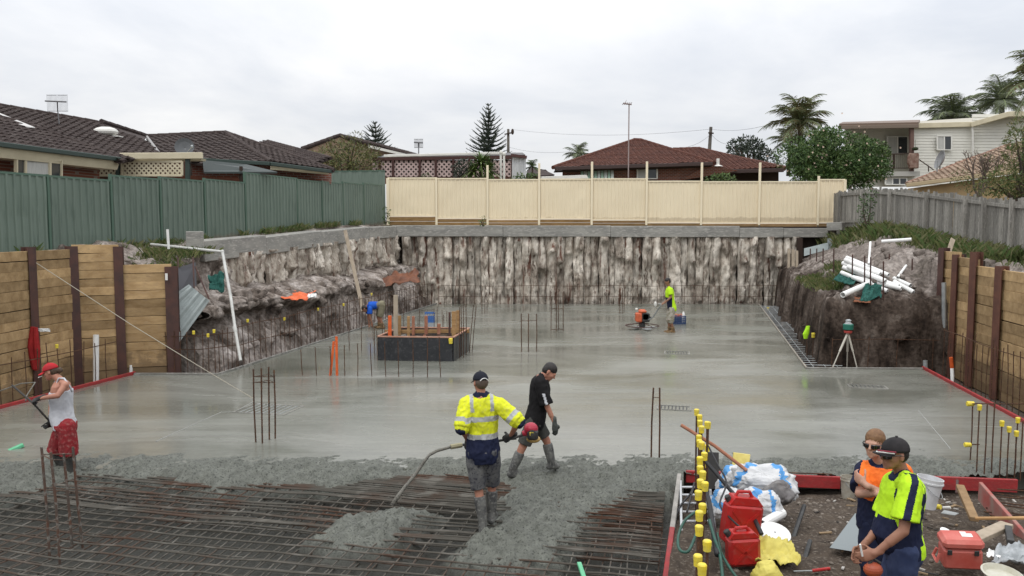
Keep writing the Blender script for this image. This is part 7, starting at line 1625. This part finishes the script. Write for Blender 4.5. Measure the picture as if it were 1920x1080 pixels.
YELC = mat('hi_vis_yellow', (.74, .78, .03), .75, (.60, .64, .03), (.58, .60, .07), scale=5); LIME = mat('hi_vis_lime', (.50, .80, .025), .75, (.43, .70, .025), scale=4); ORC = mat('hi_vis_orange', (.86, .19, .03), .75, (.74, .15, .03), scale=7)
NAVY = mat('navy_cloth', (.012, .016, .040), .85, (.020, .024, .052), scale=7); SILV = mat('reflective_tape', (.42, .43, .43), .35, (.36, .37, .37), scale=9); BLKC = mat('black_cloth', (.010, .0095, .010), .85, (.016, .015, .016), scale=7)
GRYC = mat('cement_stained_trousers', (.060, .062, .075), .9, (.15, .15, .145), (.03, .03, .04), scale=7); KHAK = mat('khaki_cloth', (.22, .20, .14), .9, (.15, .135, .09), scale=7); DKSH = mat('dark_olive_shorts', (.045, .047, .042), .9, (.08, .08, .072), scale=7)
REDS = mat('red_stained_cloth', (.27, .022, .028), .85, (.17, .035, .036), (.30, .11, .10), scale=5); WHTC = mat('white_cloth', (.56, .57, .60), .85, (.44, .45, .48), scale=6); BLUC = mat('blue_cloth', (.02, .11, .52), .8, (.015, .08, .40), scale=6)
RUB = mat('cement_splashed_boot', (.045, .045, .047), .55, (.14, .14, .13), (.20, .20, .185), scale=8); GLV = mat('black_glove', (.014, .014, .015), .7, (.05, .05, .048), scale=14); WORK = mat('tan_work_boot', (.25, .15, .07), .8, (.14, .10, .06), scale=9)
LENS = mat('dark_lens', (.008, .008, .01), .06, spec=.7); HAIRB = mat('brown_hair', (.045, .028, .018), .6, (.08, .05, .03), scale=40); HAIRK = mat('black_hair', (.012, .010, .009), .55, (.025, .02, .018), scale=40); HAIRR = mat('ginger_hair', (.20, .105, .045), .6, (.13, .065, .03), scale=40)

# ---- man in the yellow and navy hi-vis shirt, seen from behind
d = 9.05; Q = lambda px, py, dy=0: P(px, py, d+dy)
J = dict(pelvis=Q(906, 846), neck=Q(902, 739, .02), head=Q(901, 717, .03), shL=Q(875, 756), shR=Q(934, 758, -.02), elL=Q(866, 802, -.12), wrL=Q(877, 826, .10), elR=Q(972, 790, -.10), wrR=Q(957, 818, .12),
         hipL=Q(890, 850), hipR=Q(921, 850), knL=Q(897, 915, .02), anL=Q(905, 975, -.04), toeL=Q(903, 989, .14), knR=Q(922, 906, .14), anR=Q(922, 958, .12), toeR=Q(928, 967, .30))
pz_ = Person('man in a yellow and navy hi-vis shirt holding the concrete vibrator', G(906, 992, -.1), J, (-.1, 1, 0), (1, .1, 0), (-.45, 1, -.12), h=1.0)
hd_ = [('L', Vector((-.25, .3, -.75)), (1, .3, 0), (0, .6, .6)), ('R', Vector((-.55, .35, -.4)), (0, .8, -.3), (0, .3, .9))]
pz_.body(SK2, hd_[1:]); pz_.gloves(hd_, GLV)
ax0, ax1 = J['pelvis'], J['neck']
def f_hv(c):
    t = (c-ax0).dot(ax1-ax0)/(ax1-ax0).length_squared
    for q in 'LR':
        a, b_ = J['sh'+q], J['el'+q]; s = (c-a).dot(b_-a)/(b_-a).length_squared; dist = (c-(a+(b_-a)*s)).length
        lat = (c-a.lerp(b_, 0)).dot(Vector((1, 0, 0)))*(1 if q == 'R' else -1)
        if s > .25 and dist < .11 and lat > .01:
            return 2 if .62 < s < .80 else (1 if s > 1.12 else 0)
    if t < .24: return 1
    if .24 <= t < .33 or .55 < t < .64: return 2
    if (c-ax1-Vector((0, 0, .0))).length < .10: return 1
    xr = abs((c-ax0.lerp(ax1, t)).dot(Vector((1, .1, 0))))
    if t > .72 and .095 < xr < .135: return 2
    return 0
pz_.shirt([YELC, NAVY, SILV], f_hv, sleeve=1.0, lo=-.20, inf=.024, wr=.026, voxel=.009, fore=.03, hi=1.0, belly=.03)
pz_.shorts([GRYC], end=1.0, inf=.018, wr=.016, voxel=.012, wide=1.0, name='trousers', below=.0); pz_.boots(RUB, .26, .010)
pz_.capped = True; pz_.cap_(mat('navy_cap', (.016, .018, .026), .8), back=.05); pz_.hair(mat('grey_brown_hair', (.09, .065, .05), .7))
c = J['head']; fr = pz_.headf; mb = MB(); rr = fr.cross(Vector((0, 0, 1))).normalized(); mb.tube([c-fr*.112+rr*x*.05+Vector((0, 0, .035-.028*x*x+.02)) for x in np.linspace(-1, 1, 9)], .005, 5); mb.build('cap_strap', PVC, pz_.root)
# the vibrator he holds
vb = thing('concrete_vibrator', 'petrol concrete vibrator with red engine and long flexible hose dipping into the steel mesh', 'concrete vibrator', Q(880, 834, .2))
pts = [(992, 812, .28), (960, 822, .26), (905, 832, .24), (868, 834, .22), (845, 838, .15), (820, 845, .05), (805, 853, .0), (795, 866, -.02), (780, 888, -.05), (762, 910, -.10), (748, 928, -.15), (735, 948, -.2)]; PP = [Q(*p) for p in pts]
HOSEC = mat('cement_coated_hose', (.12, .115, .095), .7, (.20, .19, .165), (.05, .048, .045), scale=9)
mb = MB(); mb.tube(PP[:4], .016, 8); mb.build('shaft', BLACK, vb); mb = MB(); mb.tube(PP[3:], [.016, .018, .019, .019, .019, .020, .021, .024, .028], 8); mb.build('flexible_hose', HOSEC, vb, smooth=True)
mb = MB(); mb.tube([PP[3].lerp(PP[4], .1), PP[4]], .03, 8); mb.build('coupling', mat('sand_tape', (.36, .33, .22), .8), vb)
e = Q(997, 810, .28); mb = MB(); mb.ell(e+Vector((-.01, 0, .04)), .085, .09, .075, n=16, k=10); mb.tube([e+Vector((-.11, 0, -.02)), e+Vector((-.02, 0, 0))], [.03, .05], 10); mb.build('engine_cover', mat('crimson_cover', (.36, .02, .045), .4), vb)
mb = MB(); mb.box(e+Vector((.01, -.04, -.02)), .13, .12, .11, bev=.02); mb.lathe(e+Vector((0, -.09, .0)), [(.05, 0), (.052, .015), (.02, .02)], 14, (0, -1, 0)); mb.build('engine', BLACK, vb); mb = MB(); mb.box(e+Vector((-.005, -.105, .005)), .05, .01, .045, bev=.004); mb.build('badge', YCAP, vb)
mb = MB(); mb.ell(e+Vector((.02, 0, -.085)), .085, .075, .045, n=14, k=8); mb.build('fuel_tank', mat('amber_tank', (.40, .26, .08), .4), vb)
for i in (2, 1): mb = MB(); p = PP[i] if i == 2 else PP[1].lerp(PP[2], .05); mb.tube([p+Vector((-.05, 0, 0)), p+Vector((.07, 0, .01))], .022, 8); mb.build('grip', BLACK, vb)

# ---- man in black, walking right
d = 10.9; Q = lambda px, py, dy=0: P(px, py, d+dy)
J = dict(pelvis=Q(1003, 786), neck=Q(1016, 706), head=Q(1030, 697), shL=Q(1008, 714, .17), shR=Q(1012, 716, -.17), elL=Q(1005, 752, .26), wrL=Q(1010, 782, .30), elR=Q(1026, 762, -.20), wrR=Q(1040, 794, -.20),
         hipL=Q(1004, 790, .09), hipR=Q(1002, 790, -.09), knL=Q(1026, 826, .10), anL=Q(1034, 866, .08), toeL=Q(1044, 876, .10), knR=Q(977, 844, -.10), anR=Q(962, 878, -.12), toeR=Q(968, 892, -.12))
J['knL'] = Q(1025, 827, .1)
pb = Person('dark haired man in a black polo and shorts walking right through concrete', G(1000, 885, 0), J, (1, .1, 0), (.1, -1, 0), (.74, -.15, -.66), (.66, 0, .75), h=1.0)
hd_ = [('R', Vector((.1, 0, -1)), (-.3, .9, 0), (1, 0, 0)), ('L', Vector((.1, 0, -1)), (-.3, -.9, 0), (1, 0, 0))]
pb.body(SK2, []); pb.gloves(hd_, mat('grey_glove', (.05, .055, .05), .8, (.10, .11, .10), scale=12), curl=.35)
def f_bk(c):
    a, b_ = J['shR'], J['elR']; s = (c-a).dot(b_-a)/(b_-a).length_squared; q = c-(a+(b_-a)*s)
    return 1 if .45 < s < .92 and c.y < a.y-.05 and -.016 < q.x < .018 else 0
pb.shirt([BLKC, WHTC], f_bk, sleeve=.95, lo=-.20, inf=.022, wr=.018, hi=1.0, seed=4); pb.shorts([DKSH], end=.78, inf=.020, wr=.012, seed=5); pb.boots(RUB, .12, .012); pb.hair(HAIRK)

# ---- man in red cap and white singlet, far left
d = 11.15; Q = lambda px, py, dy=0: P(px, py, d+dy)
J = dict(pelvis=Q(122, 796), neck=Q(112, 712), head=Q(95, 697), shL=Q(122, 722, -.17), shR=Q(114, 720, .17), elL=Q(108, 742, -.30), wrL=Q(74, 747, -.22), elR=Q(97, 752, .24), wrR=Q(94, 788, .10),
         hipL=Q(125, 800, -.09), hipR=Q(119, 800, .09), knL=Q(130, 853, -.08), anL=Q(134, 886, -.06), toeL=Q(117, 898, -.10), knR=Q(105, 847, .12), anR=Q(122, 882, .12), toeR=Q(105, 893, .12))
pr_ = Person('man in a red cap, white singlet and red shorts working at the left edge', G(122, 905, 0), J, (-1, .05, 0), (.05, 1, 0), (-.94, -.12, -.30), (-.3, 0, 1), h=.97)
hd_ = [('L', Vector((-.9, 0, -.35)), (.3, .5, -.9), (0, .8, .5)), ('R', Vector((-.15, -.2, -1)), (-1, 0, 0), (0, -1, 0))]
pr_.body(SK2, []); pr_.gloves(hd_, GLV, 1.0)
pr_.shirt([WHTC], None, sleeve=0, lo=-.08, hi=.84, inf=.018, wr=.016, seed=7, belly=.05)
mb = MB()
for q in 'LR':
    s_ = J['sh'+q].lerp(J['neck'], .45); s_ = s_+Vector((0, 0, .062)); fr = Vector((-1, 0, 0)); ch = J['pelvis'].lerp(J['neck'], .78); lt_ = (J['sh'+q]-J['neck'])*.45
    mb.tube([ch+lt_+fr*.135, ch+lt_+fr*.115+Vector((0, 0, .06)), s_+fr*.05, s_-fr*.02, ch+lt_-fr*.10+Vector((0, 0, .07)), ch+lt_-fr*.125], [.012, .014, .014, .014, .014, .012], 8)
mb.build('singlet_strap', WHTC, pr_.root, smooth=True)
def f_rs(c): return 1 if c.y < J['hipL'].y-.09 and abs((c-Q(133, 801, -.2)).x) < .03 and abs(c.z-Q(133, 801, -.2).z) < .035 and not (abs((c-Q(133, 801, -.2)).x) < .016 and abs(c.z-Q(133, 801, -.2).z) < .018) else 0
pr_.shorts([REDS, WHTC], f_rs, end=1.0, inf=.030, wr=.020, seed=8, wide=1.15, voxel=.010); pr_.boots(mat('dark_rubber_boot', (.022, .022, .021), .5, (.07, .07, .064), scale=7), .08, .020); pr_.capped = True; pr_.cap_(mat('red_cap', (.46, .018, .025), .75, (.30, .03, .035), scale=9)); pr_.hair(HAIRB, bun=True)
mb = MB(); c = J['head']; mb.tube([c+Vector((-.105, -.03, -.055)), c+Vector((-.15, -.05, -.075))], .006, 6); mb.build('cigarette', PVC, pr_.root)
mb = MB(); mb.tube([P(22, 722, 11.0), P(62, 756, 11.0), P(93, 790, 11.2), P(96, 800, 11.25)], .014, 7); tag(mb.build('tool_pole', mat('dark_pole', (.05, .045, .04), .6)), 'dark tool pole held in both gloves by the man in the red cap', 'pole')
mb = MB(); mb.tube([P(0, 733, 11.6), P(40, 719, 11.5), P(66, 717, 11.4), P(50, 742, 11.1), P(48, 752, 11.0)], .009, 6); tag(mb.build('hose', HOSEC), 'pale thin hose looped over the tool pole at the left edge', 'hose')

# ---- man in blue bending over, back left
d = 27.0; Q = lambda px, py, dy=0: P(px, py, d+dy)
J = dict(pelvis=Q(718, 573), neck=Q(691, 573), head=Q(684, 579), shL=Q(694, 578, -.17), shR=Q(692, 576, .17), elL=Q(693, 592, -.20), wrL=Q(697, 606, -.15), elR=Q(690, 592, .2), wrR=Q(692, 606, .15),
         hipL=Q(716, 574, -.09), hipR=Q(715, 574, .09), knL=Q(713, 595, -.1), anL=Q(717, 612, -.1), toeL=Q(708, 615, -.1), knR=Q(709, 594, .1), anR=Q(712, 611, .1), toeR=Q(703, 614, .1))
J['pelvis'] = Q(716, 571); J['neck'] = Q(690, 573)
bl = Person('man in a blue shirt and khaki shorts bending down beside the formwork box', G(712, 614), J, (-.3, 0, -1), (0, -1, 0), (-.55, 0, -.8), (-.8, 0, .5), h=.98)
bl.body(SK1, [('L', Vector((.1, 0, -1)), (0, 1, 0), (-1, 0, 0)), ('R', Vector((.1, 0, -1)), (0, -1, 0), (-1, 0, 0))], voxel=.013); bl.shirt([BLUC], None, sleeve=.8, inf=.02, wr=.012, lo=.20, voxel=.015, seed=11, hi=1.0); bl.shorts([KHAK], end=.95, inf=.025, wr=.012, voxel=.015, seed=12, hi=.38); bl.boots(WORK, .6, .012, .015); bl.hair(HAIRK)

# ---- man in yellow behind the power trowel
d = 26.0; Q = lambda px, py, dy=0: P(px, py, d+dy)
J = dict(pelvis=Q(1260, 577), neck=Q(1254, 539), head=Q(1252, 528), shL=Q(1256, 543, -.18), shR=Q(1254, 543, .18), elL=Q(1258, 557, -.24), wrL=Q(1246, 568, -.22), elR=Q(1256, 557, .24), wrR=Q(1244, 568, .22),
         hipL=Q(1260, 579, -.09), hipR=Q(1258, 579, .09), knL=Q(1258, 601, -.09), anL=Q(1262, 620, -.06), toeL=Q(1252, 624, -.08), knR=Q(1254, 600, .1), anR=Q(1256, 619, .1), toeR=Q(1247, 623, .1))
yw = Person('man in a yellow shirt and patterned shorts steering the power trowel at the back', G(1258, 624), J, (-1, 0, 0), (0, 1, 0), (-.9, -.1, -.42), (-.4, 0, 1), h=.98)
yw.body(SK4, [('L', Vector((-.9, .2, -.4)), (0, .5, -.9), (0, 1, .3)), ('R', Vector((-.9, -.2, -.4)), (0, -.5, -.9), (0, -1, .3))], voxel=.013, curl=.8)
def f_yw(c): return 1 if (c.x < J['pelvis'].x-.03+.0 and c.z < P(1250, 557, 26).z) else 0
yw.shirt([LIME, NAVY], f_yw, sleeve=.75, inf=.024, wr=.012, lo=-.20, voxel=.015, seed=13, hi=1.0)
yw.shorts([mat('floral_shorts', (.50, .48, .42), .9, (.16, .17, .10), (.32, .16, .14), scale=13)], end=1.0, inf=.026, wr=.012, voxel=.015, seed=14, below=.03); yw.boots(WORK, .62, .012, .015); yw.capped = False; yw.hair(HAIRK)

# ---- man in orange with folded arms
d = 6.8; Q = lambda px, py, dy=0: P(px, py, d+dy)
J = dict(pelvis=Q(1650, 980), neck=Q(1650, 868, .03), head=Q(1640, 832), shL=Q(1692, 885, -.02), shR=Q(1622, 880, .08), elL=Q(1672, 935, -.20), wrL=Q(1622, 908, -.22), elR=Q(1612, 925, -.12), wrR=Q(1650, 925, -.26),
         hipL=Q(1668, 988), hipR=Q(1634, 988), knL=Q(1668, 1110, -.05), anL=Q(1668, 1195), toeL=Q(1650, 1212, -.2), knR=Q(1632, 1110, -.05), anR=Q(1630, 1195), toeR=Q(1610, 1212, -.2))
gz = lambda x, y: dirt_z(x, y)
for q in 'LR':
    a = J['an'+q]; a.z = gz(a.x, a.y)+.08; J['toe'+q] = Vector((a.x-.14, a.y-.14, gz(a.x-.14, a.y-.14)+.035)); J['kn'+q] = J['hip'+q].lerp(a, .5)+Vector((-.02, -.04, 0))
og = Person('man in an orange and navy shirt and sunglasses standing with folded arms', (J['pelvis'].x, d, gz(J['pelvis'].x, d)), J, (-.55, -.85, 0), (-.85, .55, 0), (-.72, -.72, -.04), h=1.0)
og.body(SK3, [('L', Vector((-.35, .75, .35)), (.9, .3, -.1), (0, -.3, 1)), ('R', Vector((.85, .35, .1)), (-.2, 1, 0), (0, 0, 1))], voxel=.0075, curl=.45)
oa, ob = J['pelvis'], J['neck']
def f_or(c):
    t = (c-oa).dot(ob-oa)/(ob-oa).length_squared
    a, b_ = J['shL'], J['elL']; s = (c-a).dot(b_-a)/(b_-a).length_squared; dist = (c-(a+(b_-a)*s)).length
    rr_ = (c-oa.lerp(ob, t)).dot(Vector((.85, -.55, 0)))
    if dist < .10 and s > .1 and rr_ > .10: return 0 if (s < .35 or .52 < s < 1.0) else 1
    if t > .93 and (c-ob).length < .095: return 1
    if rr_ < -.14 : return 1
    if t < .42: return 1
    return 1 if abs(rr_-.075-.28*(t-.72)) < .030 else 0
og.shirt([ORC, NAVY], f_or, sleeve=.85, inf=.022, wr=.020, lo=-.20, voxel=.0065, seed=15, hi=1.0); og.shorts([NAVY], end=1.0, inf=.018, name='trousers', below=.32, seed=16); og.boots(RUB, .7, .01)
og.hair(HAIRR); og.glasses(LENS, BLACK)
# ---- man in lime in front
d = 6.0; Q = lambda px, py, dy=0: P(px, py, d+dy)
J = dict(pelvis=Q(1693, 1024, .02), neck=Q(1692, 889, .03), head=Q(1677, 851), shL=Q(1708, 910, -.19), shR=Q(1676, 902, .21), elL=Q(1694, 996, -.28), wrL=Q(1643, 1036, -.26), elR=Q(1656, 982, .16), wrR=Q(1618, 1024, -.06),
         hipL=Q(1697, 1034, -.09), hipR=Q(1687, 1034, .10), knL=Q(1672, 1150, -.1), anL=Q(1690, 1250), toeL=Q(1660, 1262), knR=Q(1655, 1150, .1), anR=Q(1672, 1250, .1), toeR=Q(1640, 1262, .1))
for q in 'LR':
    a = J['an'+q]; a.z = gz(a.x, a.y)+.08; J['toe'+q] = Vector((a.x-.19, a.y-.03, gz(a.x-.19, a.y)+.035)); J['kn'+q] = J['hip'+q].lerp(a, .5)+Vector((-.05, 0, .02))
lm = Person('man in a lime and navy shirt, dark cap and sunglasses looking left', (J['pelvis'].x, d, gz(J['pelvis'].x, d)), J, (-1, -.12, 0), (-.12, 1, 0), (-.97, -.22, -.06), h=1.0)
lm.body(SK1, [('L', Vector((-.85, .15, -.35)), (.0, .9, -.35), (-.2, .3, .9)), ('R', Vector((-.6, -.1, -.75)), (-.2, -.7, -.3), (-.3, -.6, .5))], voxel=.0075, curl=.62)
la, lb_ = J['pelvis'], J['neck']
def f_lm(c):
    t = (c-la).dot(lb_-la)/(lb_-la).length_squared; mid = la.lerp(lb_, t); fx = (c-mid).dot(Vector((-1, -.12, 0))); sy = (c-mid).y
    a, b_ = J['shL'], J['elL']; s = (c-a).dot(b_-a)/(b_-a).length_squared; q = c-(a+(b_-a)*s)
    if t > .93 and (c-lb_-Vector((-.01, 0, 0))).length < .098: return 1
    if q.length < .15 and s > -.25 and sy < -.075: return 1 if abs(q.x+.010+.03*s) < .024 else (1 if q.x > .078 and s > .1 else 0)
    if sy > .02 and fx > .02: return 0 if t > .40 else 1
    if t < .46 and fx > -.030: return 1
    if -.075 < fx < -.028 and t > .1: return 1
    return 0
lm.shirt([LIME, NAVY], f_lm, sleeve=.80, inf=.022, wr=.014, lo=-.08, voxel=.0062, seed=17, hi=1.0, belly=.09, sl_r=1.1); lm.shorts([mat('navy_jeans', (.032, .045, .10), .85, (.05, .066, .13), scale=7)], end=1.0, inf=.020, name='trousers', below=.30, seed=18, wr=.014); lm.boots(WORK, .7, .01)
lm.capped = True; lm.cap_(mat('charcoal_cap', (.022, .021, .022), .8, (.035, .032, .033), scale=9), back=-.10); lm.hair(HAIRK); lm.glasses(LENS, BLACK)
c = J['head']; f_ = lm.headf; u_ = Vector((0, 0, 1)); r_ = f_.cross(u_).normalized(); mb = MB()
mb.tube([c+r_*(-.03)*1+f_*.185+u_*.050, c-r_*.07+f_*.13+u_*.046, c-r_*.088+f_*.07+u_*.036], .006, 6); mb.build('cap_trim', PVC, lm.root); mb = MB(); mb.tube([c+r_*(-.035)+f_*.175+u_*.058, c-r_*.075+f_*.12+u_*.054, c-r_*.091+f_*.06+u_*.044], .007, 6); mb.build('cap_trim', mat('maroon_trim', (.20, .02, .035), .7), lm.root)
mb = MB(); p = J['wrL']; mb.tube([p+Vector((-.11, -.02, -.02)), p+Vector((-.135, -.03, .075))], .007, 6); tag(mb.build('cigarette', PVC), 'small white stick held by the man in the lime shirt', 'cigarette')
jr = thing('fuel_bottle', 'small orange container held low by the man in the lime shirt', 'container', Q(1637, 1068, -.26)); mb = MB(); c = Q(1637, 1068, -.26); mb.ell(c, .070, .06, .055, n=14, k=9); mb.build('body', mat('dull_orange_plastic', (.42, .085, .03), .5, (.28, .06, .03), scale=9), jr); mb = MB(); mb.tube([c+Vector((-.03, 0, .04)), c+Vector((0, 0, .085)), c+Vector((.05, 0, .05))], .012, 7); mb.build('handle', BLACK, jr)
